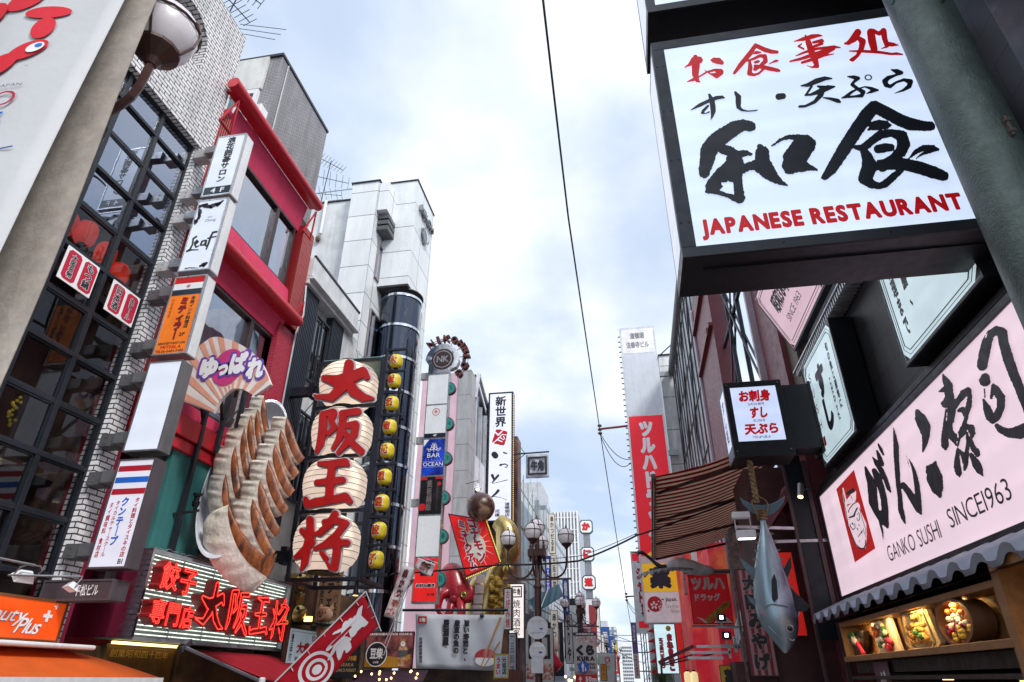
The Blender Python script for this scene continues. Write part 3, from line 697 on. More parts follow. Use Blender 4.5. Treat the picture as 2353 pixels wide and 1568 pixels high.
kan = {
 '大': ('lanA',[[(1010,1050,20),(1100,1072,40),(1200,1042,36),(1270,1010,34),(1298,1042,20)],[(1178,955,30),(1168,1040,34),(1130,1110,36),(1060,1180,26),(960,1175,12),(940,1163,5)],[(1170,1075,34),(1212,1140,36),(1272,1180,28),(1338,1188,10)]]),
 '阪': ('lanA',[[(1003,1300,24),(1000,1400,27),(985,1490,24),(962,1545,14)],[(1003,1292,20),(1072,1282,26),(1058,1335,20),(1078,1385,20),(1040,1425,14)],[(1130,1290,22),(1180,1282,22),(1236,1275,24)],[(1138,1295,24),(1130,1380,24),(1110,1460,20),(1072,1522,14)],[(1150,1372,18),(1222,1362,24),(1212,1430,24),(1160,1490,22),(1105,1552,14)],[(1150,1420,18),(1200,1490,24),(1258,1542,24)]]),
 '王': ('lanB',[[(985,85,14),(1060,90,24),(1160,75,26),(1178,92,14)],[(1072,100,24),(1060,200,26),(1050,320,26)],[(968,214,18),(1060,206,24),(1142,196,22)],[(892,325,16),(905,365,22),(960,348,28),(1080,330,26),(1160,310,28),(1192,342,20)]]),
 '将': ('lanB',[[(922,465,24),(926,560,24),(902,650,26),(885,760,22),(862,805,8)],[(868,540,18),(905,585,18)],[(935,620,22),(870,690,26),(822,722,12)],[(1092,425,22),(1050,500,22),(985,558,20),(955,562,10)],[(1020,482,18),(1110,472,22),(1165,490,22),(1100,570,22),(1020,640,22),(955,662,12)],[(1000,645,18),(1100,622,24),(1172,622,22)],[(1108,600,22),(1102,700,26),(1088,792,24),(1058,796,10),(1028,738,6)],[(1000,690,12),(1030,730,18)]])}
for ch,a0,a1,b0,b1 in (('餃',.10,.50,.62,1.02),('子',.52,.93,.60,.98),('専',.06,.38,.18,.52),('門',.40,.70,.17,.50),('店',.72,1.02,.16,.49),('大',1.02,1.82,.20,.90),('阪',1.84,2.52,.16,.86),('王',2.54,3.18,.18,.84),('将',3.2,3.86,.13,.88)):
    if ch in kan:
        key, st = kan[ch]; f0 = drawn(key,'Y',11.15); al = [(f0(x,y),f0(x+r_,y)) for s_ in st for x,y,r_ in s_]
        x0_,x1_ = min(p.x-(q-p).length for p,q in al),max(p.x+(q-p).length for p,q in al); y0_,y1_ = min(p.z-(q-p).length for p,q in al),max(p.z+(q-p).length for p,q in al)
        def fm(x,y,c=0.0,f0=f0,a0=a0,a1=a1,b0=b0,b1=b1,x0_=x0_,x1_=x1_,y0_=y0_,y1_=y1_):
            p = f0(x,y); return F(a0+(a1-a0)*(p.x-x0_)/(x1_-x0_), b0+(b1-b0)*(p.z-y0_)/(y1_-y0_), c)
        L = brush(fm,st,red3,t,step=8,c=.02,rough=0,name='letter',ex=.16,grow=6); n_ = brush(fm,st,neon_r,t,step=5,c=.19,rough=0,name='neon',band=4.0,grow=0)
    else:
        L = text(F,ch,a0,a1,b0,b1,red3,t,off=.075,c=.02,ex=.16,name='letter'); n_ = text(F,ch,a0+.015,a1-.015,b0+.015,b1-.015,neon_r,t,off=.03,c=.19,name='neon',band=.016,res=70)
    if n_ and L: n_.parent = L
# golden plaque, warm strip light, canopy below
F = leftF(-6.95,8.2,1.5); r = sign_box('plaque','dim golden brown plaque with engraved characters under the neon sign','plaque',F,1.45,.5,.1,M('bronze plaque frame',(.08,.045,.02),.5,.3),M('gold plaque',(.16,.085,.02),.45,.4,vs=5,grime=.3),.02)
text(F,'創業昭和四十四年',.1,1.3,.34,.44,M('gold letters',(.75,.5,.1),.35,.6,grime=0),r,off=.0); text(F,'道頓堀本店',.15,1.15,.1,.26,M('dim gold',(.2,.12,.04),.4,.5),r,off=.02)
m = MB(); m.box(-6.9,-6.85,8.22,9.7,1.995,2.03); tag(m.build('strip_light',M('warm tube',(1,.85,.4),.4,emit=1.2,ecol=(1,.75,.3),grime=0,var=0,bmp=0)),'glowing warm strip light along the neon sign underside','light')
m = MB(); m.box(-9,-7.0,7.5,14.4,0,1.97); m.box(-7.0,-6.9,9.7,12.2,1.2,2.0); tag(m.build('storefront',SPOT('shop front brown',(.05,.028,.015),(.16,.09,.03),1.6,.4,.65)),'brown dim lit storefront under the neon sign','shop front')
t = thing('red_awning','red folding arm awning below the neon sign','awning',(-6,11,1.5))
P = [[(-6.62+1.0*j/8, 9.65+2.3*i/10+(.0+1.1*(i/10))*0+ .55*(j/8), 1.965-.40*(j/8)) for j in range(9)] for i in range(11)]
m = MB(); m.grid(P); m.build('fabric',CLOTH('red cloth',(.50,.012,.035),.35),t,True,solid=.015)
m = MB(); m.bar((-6.55,9.3,1.99),(-5.55,9.85,1.55),.05); m.bar((-6.6,9.25,1.96),(-6.6,9.45,2.08),.09); m.build('folding_arm',M('awning arm',(.10,.09,.11),.5,.4),t,bevel=.01)
m = MB(); m.lathe((-5.55,9.85,1.52),[(.03,0),(.05,.02),(.05,.07),(.03,.09)],10); m.build('arm_joint',white_paint,t,True)
# ================================================================ LEFT: red building
crimson = M('crimson stucco',(.60,.032,.105),.7,grime=.15,var=.12,bmp=.6,bs_=70); red_gloss = M('red painted steel',(.52,.014,.030),.35,grime=.2,var=.12)
R_ = thing('red_building','crimson building with rounded red cornices and big windows','building',(-8,9.4,0))
m = MB(); m.box(-9.5,-7.75,7.471,11.35,0,11.6); m.box(-7.75,-7.2,7.471,7.75,0,11.5)
m.quad((-7.0,7.75,11.62),(-7.0,10.85,11.62),(-7.14,10.85,10.93),(-7.14,7.75,10.93)); m.box(-7.75,-7.15,7.75,10.85,10.93,11.6)
m.quad((-7.08,7.75,9.28),(-7.08,10.85,9.28),(-6.98,10.85,8.62),(-6.98,7.75,8.62)); m.quad((-6.98,7.75,8.5),(-6.98,10.85,8.5),(-7.1,10.85,8.02),(-7.1,7.75,8.02)); m.box(-7.75,-7.11,7.75,10.85,8.02,9.28)
m.box(-7.75,-7.1,7.75,10.85,5.45,5.65)
m.build('wall',crimson,R_)
cor = CORRUG('red corrugated sheet',(.58,.014,.018),'Y',.055,.9); corx = CORRUG('red corrugated sheet end',(.58,.014,.018),'X',.055,.9)
m = MB(); m.box(-7.2,-7.0,7.48,7.78,5.4,11.2); m.build('pilaster',cor,R_); m = MB(); m.box(-7.2,-6.985,10.86,11.345,8.5,11.1); m.build('pilaster',cor,R_)
m = MB(); m.box(-7.2,-7.0,10.68,11.345,4.3,8.35); m.build('painted_brick',BRICK('painted brick',(.38,.02,.05),(.42,.03,.06),(.2,.01,.03),.2,.07,.008,grime=.2),R_)
for (y0,y1,z) in ((7.30,11.05,11.76),(7.5,11.12,8.56)):
    m = MB(); m.tube([(-6.83,y0,z),(-6.83,y1-.06,z),(-6.83,y1,z)],[.125,.125,.105],20); m.box(-7.0,-6.85,y0+.1,y1-.1,z-.12,z-.05); m.build('cornice_tube',red_gloss,R_,True)
m = MB()
for (y,z0,z1) in ((7.6,10.9,11.6),(11.0,10.9,11.6),(11.2,8.45,9.15)):
    m.bar((-6.98,y-.18,z0),(-6.85,y,z1),.03); m.bar((-6.98,y+.18,z0),(-6.85,y,z1),.03); m.bar((-6.98,y-.2,z0+.02),(-6.98,y+.2,z0+.02),.02)
m.build('brace',red_gloss,R_)
rg = GLASS('shop window glass',(.55,.58,.62),.42,.02,(.75,.83,.95)); fr_ = M('bronze window frame',(.045,.030,.032),.4,.3)
for (z0,z1) in ((9.30,10.92),(5.65,8.01)):
    for (y0,y1) in ((7.82,9.93),(9.97,10.72)):
        m = MB(); m.quad((-7.2,y0,z0),(-7.2,y1,z0),(-7.2,y1,z1),(-7.2,y0,z1)); w = m.build('window',rg,R_)
        m = MB(); m.box(-7.24,-7.12,y0-.02,y0+.04,z0,z1); m.box(-7.24,-7.12,y1-.04,y1+.02,z0,z1); m.box(-7.24,-7.12,y0+.04,y1-.04,z0,z0+.05); m.box(-7.24,-7.12,y0+.04,y1-.04,z1-.06,z1); m.build('sash',fr_,w)
        m = MB(); m.quad((-7.66,y0,z0),(-7.66,y1,z0),(-7.66,y1,z1),(-7.66,y0,z1)); m.quad((-7.5,y0+.1,z0+.2),(-7.5,y0+.8,z0+.2),(-7.5,y0+.8,z1),(-7.5,y0+.1,z1)); m.build('interior',M('pale curtain room',(.42,.44,.50),.8,var=.5,vs=1.5),w)
m = MB(); m.box(-7.3,-6.88,7.5,9.6,5.0,5.33); m.box(-7.3,-6.93,7.5,9.6,4.8,4.98); m.build('beam',red_gloss,R_,bevel=.015)
m = MB(); m.box(-7.4,-7.0,8.55,9.7,3.0,4.99); m.build('teal_panel',M('teal paint',(.035,.17,.17),.6,grime=.35),R_)
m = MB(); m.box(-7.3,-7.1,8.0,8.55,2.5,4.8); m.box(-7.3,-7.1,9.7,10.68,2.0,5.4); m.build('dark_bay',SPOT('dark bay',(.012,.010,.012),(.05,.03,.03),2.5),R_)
# grey brick penthouse behind
gb = BRICK('grey brick',(.32,.32,.34),(.37,.37,.40),(.16,.16,.17),.16,.055,.009,grime=.6,rough=.75)
G_ = thing('penthouse','grey brick penthouse block rising above the crimson building','building',(-8,10,11.6))
m = MB(); m.box(-9.5,-7.3,9.05,11.5,11.6,14.85); m.build('wall',gb,G_)
m = MB(); m.box(-9.6,-7.27,9.0,11.53,14.852,14.93); m.build('parapet_cap',dark_metal,G_)
m = MB(); m.box(-9.6,-7.62,8.98,9.046,13.75,14.84); m.build('panel',M('ivory panel',(.62,.64,.62),.5,grime=.3),G_)
m = MB(); m.box(-8.45,-8.38,8.96,9.046,12.0,13.7); m.box(-7.75,-7.66,8.96,9.046,12.0,13.7); m.box(-8.38,-7.75,8.96,9.046,13.58,13.7); m.build('window_frame',white_paint,G_)
m = MB(); m.quad((-8.38,9.0,12),(-7.75,9.0,12),(-7.75,9.0,13.58),(-8.38,9.0,13.58)); m.build('window',M('teal glass',(.05,.13,.15),.1,spec=.8,grime=.1),G_)
t = thing('tv_antenna','thin rooftop antenna beside the grey brick penthouse','antenna',(-9.6,15.5,15.2))
m = MB(); yagi(m,(-9.6,15.5,15.2),(-9.45,15.5,18.0),[(.45,1.3,.3,8,.45),(.7,1.5,.5,8,.5),(.95,1.0,.9,9,.35)]); m.bar((-9.6,15.5,15.2),(-10.0,15.5,17.4),.03); m.build('mast',dark_metal,t)

# ================================================================ fan sign
t = thing('fan_sign','pink and white striped folding fan shaped sign','sign',(-6.1,8.25,5.2))
fo = [(-6.98,5.55),(-7.0,6.15),(-6.74,6.50),(-6.5,6.61),(-6.03,6.43),(-5.61,6.10),(-5.33,5.66)]; fi = [(-6.22,5.24),(-6.17,5.4),(-6.1,5.51),(-6.03,5.59),(-5.95,5.63),(-5.78,5.6),(-5.58,5.48)]
def pl(P, t):
    x = t*(len(P)-1); i = min(int(x), len(P)-2); f = x-i
    def cr(a,b,c,d): return .5*((2*b)+(-a+c)*f+(2*a-5*b+4*c-d)*f*f+(-a+3*b-3*c+d)*f**3)
    A_,B_,C_,D_ = P[max(i-1,0)],P[i],P[i+1],P[min(i+2,len(P)-1)]
    return (cr(A_[0],B_[0],C_[0],D_[0]), cr(A_[1],B_[1],C_[1],D_[1]))
ring = [pl(fo,k/48) for k in range(49)] + [pl(fi,1-k/48) for k in range(49)]
m = MB(); m.grid([[(*pl(fo,k/48),) for k in range(49)],[(*pl(fi,k/48),) for k in range(49)]]) if False else None
def strip(mb, t0, t1, y, n=4):
    A_ = [pl(fo,t0+(t1-t0)*k/n) for k in range(n+1)]; B_ = [pl(fi,t0+(t1-t0)*k/n) for k in range(n+1)]
    return mb.grid([[(x,y,z) for x,z in A_],[(x,y,z) for x,z in B_]])
m = MB(); strip(m,0,1,8.25,60); m.build('board',M('pink white board',(.80,.73,.71),.5,grime=.12),t,solid=.06)
m = MB()
for k in range(10): strip(m,k/10+.012,(k+.46)/10+.012,8.214)
m.build('rays',M('salmon paint',(.74,.36,.26),.5,grime=.1),t)
m = MB(); F = camF(0,8.21,0); F.disc(m,-6.15,6.02,.27,0,32,.33); m.build('sun_disc',M('magenta paint',(.62,.05,.23),.5,grime=.1),t)
pu = M('purple paint',(.16,.06,.40),.5,grime=.05)
for i,(ch,a,b,w,h) in enumerate((('ゆ',-6.66,5.82,.36,.42),('っ',-6.33,5.85,.22,.24),('ぱ',-6.14,5.86,.34,.44),('れ',-5.82,5.75,.34,.42))):
    text(F,ch,a-.025,a+w+.025,b-.025,b+h+.025,pu,t,off=.115,c=.004,name='lettering_outline'); text(F,ch,a+.02,a+w-.02,b+.02,b+h-.02,white_ink,t,off=.075,c=.008)
m = MB()
for x,y,z0,z1 in ((-6.93,8.9,2.9,5.72),(-6.86,9.3,5.0,6.05),(-6.74,9.55,5.3,6.25)): m.box(x,x+.07,y,y+.07,z0,z1)
m.bar((-6.9,9.4,5.6),(-6.3,8.4,5.7),.05); m.bar((-6.95,8.95,5.5),(-6.6,8.35,5.6),.05); m.bar((-6.9,9.6,6.15),(-6.0,8.4,6.0),.05); m.bar((-6.92,9.3,5.3),(-6.7,9.6,5.95),.03)
m.build('support_frame',dark_metal,t)

# ================================================================ giant dumplings on a plate
t = thing('dumpling_sculpture','giant white plate sculpture with two rows of browned dumplings','sculpture',(-6.0,9.4,2.8))
gy0 = drawn('gyo','Y',9.3)
def gy(x, y, c=0.0):                                   # swing out towards the street as it stands proud of the plate
    e = Vector((0,0,1.6)); return e + (gy0(x,y)-e)*((9.3-c)/9.3)
skin = SPOT('dumpling skin',(.60,.51,.38),(.92,.86,.76),1.6,.24,.50,.6,.5,18,stretch=(1,1,.6)); fried = SPOT('fried dumpling base',(.06,.013,.004),(.32,.085,.016),4.5,.36,.66,.45,.6,14,stretch=(2.4,1,.7))
TL = .00105                                            # the plate leans: its top is further back
m = MB(); n = 56; rows = []
for (q,c) in ((.02,-.30),(.80,-.28),(.92,-.16),(1.0,.02),(1.035,.02),(1.03,-.06),(.93,-.24),(.8,-.36),(.02,-.38)):
    rows.append([gy(420+245*q*math.cos(2*math.pi*k/n)-215*q*math.sin(2*math.pi*k/n), 690-550*q*math.cos(2*math.pi*k/n)-97*q*math.sin(2*math.pi*k/n), c-.14+TL*(-550*q*math.cos(2*math.pi*k/n)-97*q*math.sin(2*math.pi*k/n))) for k in range(n+1)])
m.grid(rows); m.build('plate',M('plate white',(.60,.62,.70),.25,grime=.15,var=.06,spec=.6),t,True)
def spl(P, n):
    out = []
    for k in range(n+1):
        x = k/n*(len(P)-1); i = min(int(x), len(P)-2); f = x-i; A_,B_,C_,D_ = P[max(i-1,0)],P[i],P[i+1],P[min(i+2,len(P)-1)]
        out.append(tuple(.5*(2*b+(-a+c)*f+(2*a-5*b+4*c-d)*f*f+(-a+3*b-3*c+d)*f**3) for a,b,c,d in zip(A_,B_,C_,D_)))
    return out
def dumpling(white, ridge, brown, c0, seed, pl_=7):
    N = 44; Wp, Rp, Bp = spl(white,N), spl(ridge,N), spl(brown,N); rnd = random.Random(seed); ph = rnd.random()*6
    def S(P, Q, f): return (P[0]+(Q[0]-P[0])*f, P[1]+(Q[1]-P[1])*f)
    rows = []
    for i in range(N+1):
        e = math.sin(math.pi*min(1,max(0,i/N)))**.4; rip = math.sin(i/N*pl_*2*math.pi+ph)+.5*math.sin(i/N*pl_*3.1*math.pi+2*ph)
        row = []
        for f,c in ((0,-.20),(.0,-.10),(.12,-.05),(.3,-.01),(.5,.025),(.7,.05),(.88,.066),(1,.075)):
            p = S(Wp[i],Rp[i],f); r = rip*(1-abs(f-.35))*.010*(1-f*.6)
            row.append(gy(p[0]-rip*4.5*(1-f), p[1]+rip*2*(1-f), c0+c+r))
        rows.append(row)
    m = MB(); m.grid(rows); back = [[gy(*Wp[i],c0-.16), gy(*S(Wp[i],Bp[i],.5),c0-.24), gy(*Bp[i],c0-.16)] for i in range(N+1)]; m.grid(back); d = m.build('dumpling',skin,t,True)
    rows = []
    for i in range(N+1):
        rip = math.sin(i/N*9+ph)*.006
        rows.append([gy(*S(Rp[i],Bp[i],f),c0+c+rip) for f,c in ((0,.076),(.08,.078),(.3,.072),(.55,.062),(.8,.05),(.95,.03),(1,-.09))])
    m = MB(); m.grid(rows); m.build('fried_base',fried,d,True)
def std(ax, ay, s, c0, seed, lean=0.0, tip=1.0, wk=1.0, bk=1.0):
    def T(P, k=1.0): return [(ax+(x*k+y*lean)*s, ay+y*s*tip) for x,y in P]
    dumpling(T([(-106,-2),(-122,50),(-128,130),(-105,230),(-40,330),(40,385)],wk), T([(0,0),(-16,70),(-13,150),(12,240),(46,315),(86,368)]), T([(4,2),(40,90),(66,185),(98,268),(120,306),(128,316)],bk), c0, seed)
L_ = [(582,85,.80),(536,180,.86),(486,222,.98),(436,322,1.04),(370,452,1.12),(303,655,.95)]
for i,(x,y,s) in enumerate(L_): std(x,y,s,(y-560)*TL+.10,i,-.10,1.15,1.0,.75)
Rr = [(746,240,.93),(702,328,.98),(658,436,1.05),(610,556,1.08),(550,700,1.12),(497,836,1.2)]
for i,(x,y,s) in enumerate(Rr): std(x,y,s,(y-560)*TL+.12,20+i,.04,1.0)
dumpling([(320,878),(200,935),(138,1040),(150,1180),(215,1320),(320,1430),(440,1505),(520,1500),(600,1405)],[(326,880),(318,945),(340,1060),(385,1180),(460,1290),(530,1350),(590,1395),(603,1408),(605,1408)],[(330,884),(400,1040),(480,1150),(560,1225),(610,1248),(660,1238),(675,1236),(650,1330),(608,1406)],.46,40,8)
m = MB()
for x in (150,520): m.tube([gy(x,1210,-.3), gy(x-40,1210,-1.2)],.05,6)
m.bar((-6.95,9.6,3.6),(-5.8,9.5,3.6),.07); m.bar((-6.95,9.6,5.2),(-6.0,9.6,5.2),.07); m.build('mount',dark_metal,t)
t = thing('spotlight','small black spotlight on an arm at the left rim of the dumpling plate','lamp',(-6.75,9.0,3.9))
m = MB(); m.lathe((-6.72,9.0,3.98),[(.045,0),(.06,.05),(.06,.09),(.045,.1),(.045,.16),(.07,.18),(.07,.22)],10,(.1,-.2,1)); m.build('head',black_metal,t,True)
m = MB(); m.bar((-6.72,9.0,3.96),(-6.72,9.0,3.9),.03); m.bar((-7.0,8.9,3.86),(-6.65,9.02,3.93),.035); m.build('arm',black_metal,t)

# ================================================================ lantern tower
fr3 = M('lantern frame steel',(.016,.022,.034),.4,.3,grime=.15)
t = thing('lantern_rack','tall black steel frame holding four big paper lanterns','frame',(-5.5,11.6,3.1))
m = MB()
for x in (-6.20,-4.83):
    for y in (11.2,12.3): m.box(x,x+.07,y,y+.07,3.13,7.58)
for z in (3.13,4.35,5.42,6.47,7.51):
    m.box(-6.13,-4.83,11.2,11.27,z,z+.07); m.box(-6.13,-4.83,12.3,12.37,z,z+.07)
    for x in (-6.20,-4.83): m.box(x,x+.07,11.27,12.3,z,z+.07)
m.build('post',fr3,t,bevel=.006)
m = MB(); m.box(-6.15,-4.78,11.25,12.35,7.583,7.62); m.build('roof_panel',M('greenish acrylic',(.2,.34,.32),.3,grime=.2),t)
m = MB()
for z in (6.98,5.55,3.55): m.box(-7.05,-6.2,11.55,11.68,z,z+.2); m.box(-6.55,-6.43,11.5,11.73,z-.05,z+.27)
m.bar((-6.3,11.6,7.0),(-6.95,11.5,6.0),.015); m.bar((-6.3,11.6,4.4),(-6.95,11.5,5.6),.015); m.build('wall_bracket',fr3,t)
paper = M('lantern paper',(.66,.57,.45),.7,emit=.27,ecol=(1,.80,.66),grime=.25,var=.12,vs=1.5); redl = M('lantern red character',(.38,.004,.005),.45,emit=.02,ecol=(.9,.012,.006),grime=.05); clear = M('acrylic edge',(.55,.55,.58),.2,grime=0)
kan['big'] = [kan[q] for q in '大阪王将']
names = ('Osaka big character','slope character','king character','general character')
for k in range(4):
    zc = (7.13,6.06,4.97,3.86)[k]
    L = thing('paper_lantern', ('big cream lantern with red two-armed character, topmost in the black frame','big cream lantern second from top in the black frame','big cream lantern with three barred red king character','big cream lantern with red character, lowest in the black frame')[k],'lantern',(-5.67,11.60,zc-.53),'big lanterns in the black frame')
    prof = []; R0 = .63
    for i in range(41):
        h = -.51+1.02*i/40; rr = R0*(1-abs(h/.56)**2.5)**.5; rr *= 1-.012*(1 if i%4 == 0 else 0); prof.append((max(rr,.2),h))
    m = MB(); m.lathe((-5.67,11.60,zc),prof,36); m.build('shade',paper,L,True)
    m = MB()
    for i in range(1,9):
        h = -.51+1.02*i/9; rr = R0*(1-abs(h/.56)**2.5)**.5+.003; m.tube([(-5.67+rr*math.cos(2*math.pi*q/36),11.60+rr*math.sin(2*math.pi*q/36),zc+h) for q in range(37)],.005,4,False)
    m.build('rib',M('lantern rib',(.06,.05,.045),.6),L)
    m = MB(); m.lathe((-5.67,11.60,zc+.50),[(.3,0),(.3,.04)],20); m.lathe((-5.67,11.60,zc-.54),[(.3,0),(.3,.04)],20); m.build('cap',black_metal,L)
    key, st = kan['big'][k]; fn0 = drawn(key,'Y',11.15)
    def fn(x, y, c=0.0, fn0=fn0): e = Vector((0,0,1.6)); return e + (fn0(x,y)-e)*(10.93/11.15) + Vector((0,-c,0))
    brush(fn,st,clear,L,step=7,c=.008,rough=.6,name='acrylic_outline',ex=.012,grow=11); brush(fn,st,redl,L,step=6,c=.022,rough=.8,name='character',ex=.05)
t = thing('lantern_ladder','narrow black steel ladder bracket carrying nine yellow lanterns','frame',(-4.6,11.3,3.2))
m = MB(); m.box(-4.755,-4.70,11.2,11.26,3.2,7.78); m.box(-4.66,-4.61,11.24,11.28,3.2,7.72)
LZ = [7.45,7.0,6.5,6.0,5.51,4.99,4.5,3.99,3.48]
m.build('upright',fr3,t,bevel=.004)
for z in [7.73]+[(a+b)/2 for a,b in zip(LZ,LZ[1:])]+[3.22]: m = MB(); m.box(-4.70,-4.27,11.2,11.25,z-.025,z+.025); m.build('rung',fr3,t,bevel=.004)
yel = SPOT('yellow lantern skin',(.55,.40,.012),(.72,.58,.02),9,.35,.6,.4,.3,60)
first = None
for k,(z,ch) in enumerate(zip(LZ,'大阪名物元祖焼餃子')):
    L = thing('yellow_lantern','small yellow lantern with red character in place %s from the top of the ladder' % ('one two three four five six seven eight nine'.split()[k]),'lantern',(-4.5,11.23,z-.16),'yellow lanterns down the ladder bracket')
    m = MB(); prof = [(max(.05,.137*(1-abs(h/.16)**3)**.42),h) for h in [-.15+.3*i/16 for i in range(17)]]; m.lathe((-4.5,11.23,z),prof,22); m.build('shade',yel,L,True)
    m = MB(); m.lathe((-4.5,11.23,z+.148),[(.05,0),(.05,.03),(.012,.035),(.012,.06)],10); m.lathe((-4.5,11.23,z-.175),[(.045,0),(.05,.03)],10); m.build('cap',black_metal,L)
    def bend(a,b,c=0.0,z=z):
        th = a/.137; return Vector((-4.5+math.sin(th)*(.139+c), 11.23-math.cos(th)*(.139+c)+ .55*max(0,abs(b)-.07), z+b))
    text(bend,ch,-.122,.062,-.105,.105,white_ink,L,off=.13,c=.004,name='lettering_outline'); text(bend,ch,-.108,.05,-.092,.092,red_ink,L,off=.035,c=.008,res=50)

# ================================================================ louvred building
B3 = thing('louvred_building','white low building with dark vertical louvres behind the lanterns','building',(-8,13,0))
m = MB(); m.box(-9.5,-7.2,11.351,14.5,0,10.3); m.box(-7.2,-7.02,13.62,14.49,2,9.9); m.build('wall',M('dirty white render',(.55,.57,.59),.6,grime=.4),B3)
m = MB(); m.box(-7.4,-6.86,11.36,14.05,9.98,10.5); m.box(-7.4,-6.80,11.36,14.1,9.90,9.975); m.box(-7.3,-6.92,11.36,14.0,9.78,9.895); m.build('cornice',M('white cornice',(.66,.69,.72),.45,grime=.35),B3,bevel=.01)
m = MB(); m.box(-6.9,-6.84,11.36,14.08,10.502,10.56); m.build('gutter',dark_metal,B3)
m = MB()
for a,b in ((11.37,12.16),(12.98,13.6)):
    y = a
    while y < b: m.box(-7.08,-7.0,y,y+.035,4.2,9.77); y += .072
m.box(-7.2,-7.09,11.37,12.18,4.2,9.77); m.box(-7.2,-7.09,12.96,13.61,4.2,9.77)
m.build('louvre',M('louvre blue grey',(.030,.038,.055),.4,.4,grime=.15),B3)
for (z0,z1) in ((7.75,9.4),(5.0,6.9)):
    m = MB(); m.quad((-7.12,12.2,z0),(-7.12,12.94,z0),(-7.12,12.94,z1),(-7.12,12.2,z1)); w = m.build('window',GLASS('dark window glass',(.12,.13,.15),.12),B3)
    m = MB(); F = leftF(-7.1,12.18,z0-.05); F.ring(m,0,.78,0,z1-z0+.1,.05,0,.06); F.box(m,.36,.40,.05,z1-z0+.05,0,.05); m.build('window_frame',dark_metal,w)
# ================================================================ white tiled tower building
tile = BRICK('white tile panel',(.74,.79,.82),(.80,.84,.87),(.10,.12,.14),1.02,.96,.012,0.0,.28,.18,.25,.6)
B4 = thing('tiled_tower','white tiled corner building with dark glass cylinder and tower','building',(-7,16,0))
m = MB(); m.box(-7.9,-7.0,14.5,16.52,2,15.75); m.box(-9.6,-7.2,16.522,17.2,2,15.5); m.build('wall',tile,B4)
m = MB(); m.box(-12.5,-7.902,14.9,17,2,15.45); m.build('side_wall',M('ribbed pale wall',(.66,.70,.72),.5,grime=.35),B4)
m = MB(); m.box(-7.95,-6.96,14.46,16.5,15.752,15.80); m.box(-12.5,-7.96,14.86,14.95,15.452,15.5); m.build('cap',dark_metal,B4)
m = MB(); m.box(-7.25,-6.0,15.26,17.13,12.2,16.3); m.box(-6.35,-6.0,16.62,17.13,2,12.198); m.build('tower',tile,B4)
m = MB(); m.box(-7.24,-6.02,15.28,16.62,12.15,12.197); m.build('tower_soffit',M('brown soffit',(.06,.05,.05),.6),B4)
m = MB(); m.box(-7.28,-5.97,15.23,17.15,16.302,16.35); m.build('tower_cap',dark_metal,B4)
m = MB(); m.lathe((-6.42,16.0,2),[(.60,0),(.60,10.0)],40); m.build('glass_cylinder',M('black glass curve',(.085,.10,.13),.07,1.0,var=.05,grime=.2,bmp=0),B4,True)
for k in range(9):
    z = 11.95-1.06*k; m = MB(); m.lathe((-6.42,16.0,z),[(.60,-.04),(.635,-.04),(.635,.04),(.60,.04)],40); m.build('ring_band',chrome,B4,True)
m = MB(); m.lathe((-6.42,16.0,12.0),[(.5,0),(.66,.12),(.66,.16)],40); m.build('cylinder_collar',dark_metal,B4,True)
m = MB()
for k in range(3):
    z = 13.93+.22*k; pts = [(-6.98,14.7)]+[(-6.62,14.7)]+[(-6.62,15.9)]+[(-6.98+.36*math.cos(a),15.9+.5*math.sin(a)) for a in [math.pi/2*q/8 for q in range(1,9)]]
    m.prism(pts,lambda a,b,d:(a,b,d),z,z+.15)
m.build('rounded_louvre',M('grey louvre',(.10,.11,.12),.4,.3),B4)
m = MB(); pts = [(-6.98,14.55),(-6.66,14.55),(-6.66,15.9)]+[(-6.98+.32*math.cos(a),15.9+.5*math.sin(a)) for a in [math.pi/2*q/8 for q in range(1,9)]]
m.prism(pts,lambda a,b,d:(a,b,d),14.60,15.70); m.build('rounded_fascia',tile,B4)
for (z0,z1,y0) in ((12.35,13.62,14.95),(9.65,11.25,14.98),(7.2,8.9,14.98)):
    m = MB(); F = leftF(-6.985,y0,z0); W=1.47; F.quad(m,0.04,W,.04,z1-z0-.04,0); w = m.build('window',GLASS('sky window glass',(.25,.28,.33),.55,.02,(.72,.80,.95)),B4)
    m = MB(); F.ring(m,0,W+.04,0,z1-z0,.05,-.01,.045); F.box(m,.30,.35,.05,z1-z0-.05,-.01,.04); m.build('window_frame',M('pinkish window frame',(.30,.27,.28),.4,.4),w)
F = leftF(-5.985,15.5,14.7)
m = MB(); F.annulus(m,.75,.02,.22,.30,.10); F.annulus(m,.75,.02,.22,.30,.02); F.disc(m,.75,.02,.2,.06); m.build('logo_ring',grey_metal,B4); text(F,'NIKOH',.1,1.45,.62,.86,grey_metal,B4,ex=.10,off=.02,name='roof_lettering')
t = thing('roof_railing','pale blue steel railing along the white roof edge','railing',(-8.7,14.95,15.5))
m = MB(); m.tube([(-11,14.95,16.0),(-7.98,14.95,16.0)],.02,6)
for k in range(26): m.tube([(-10.9+.115*k,14.95,15.5),(-10.9+.115*k,14.95,16.0)],.010,4)
m.build('baluster',M('pale blue paint',(.40,.52,.55),.5),t)
t = thing('roof_tank','rusty red cylinder tank behind the roof railing','tank',(-9.0,15.4,15.5))
m = MB(); m.tube([(-9.75,15.4,15.75),(-8.7,15.4,15.75)],.2,14); m.build('drum',SPOT('rusty drum',(.20,.03,.015),(.05,.02,.015),6),t,True); m = MB(); m.box(-9.6,-9.5,15.3,15.5,15.45,15.6); m.box(-8.9,-8.8,15.3,15.5,15.45,15.6); m.build('cradle',dark_metal,t)
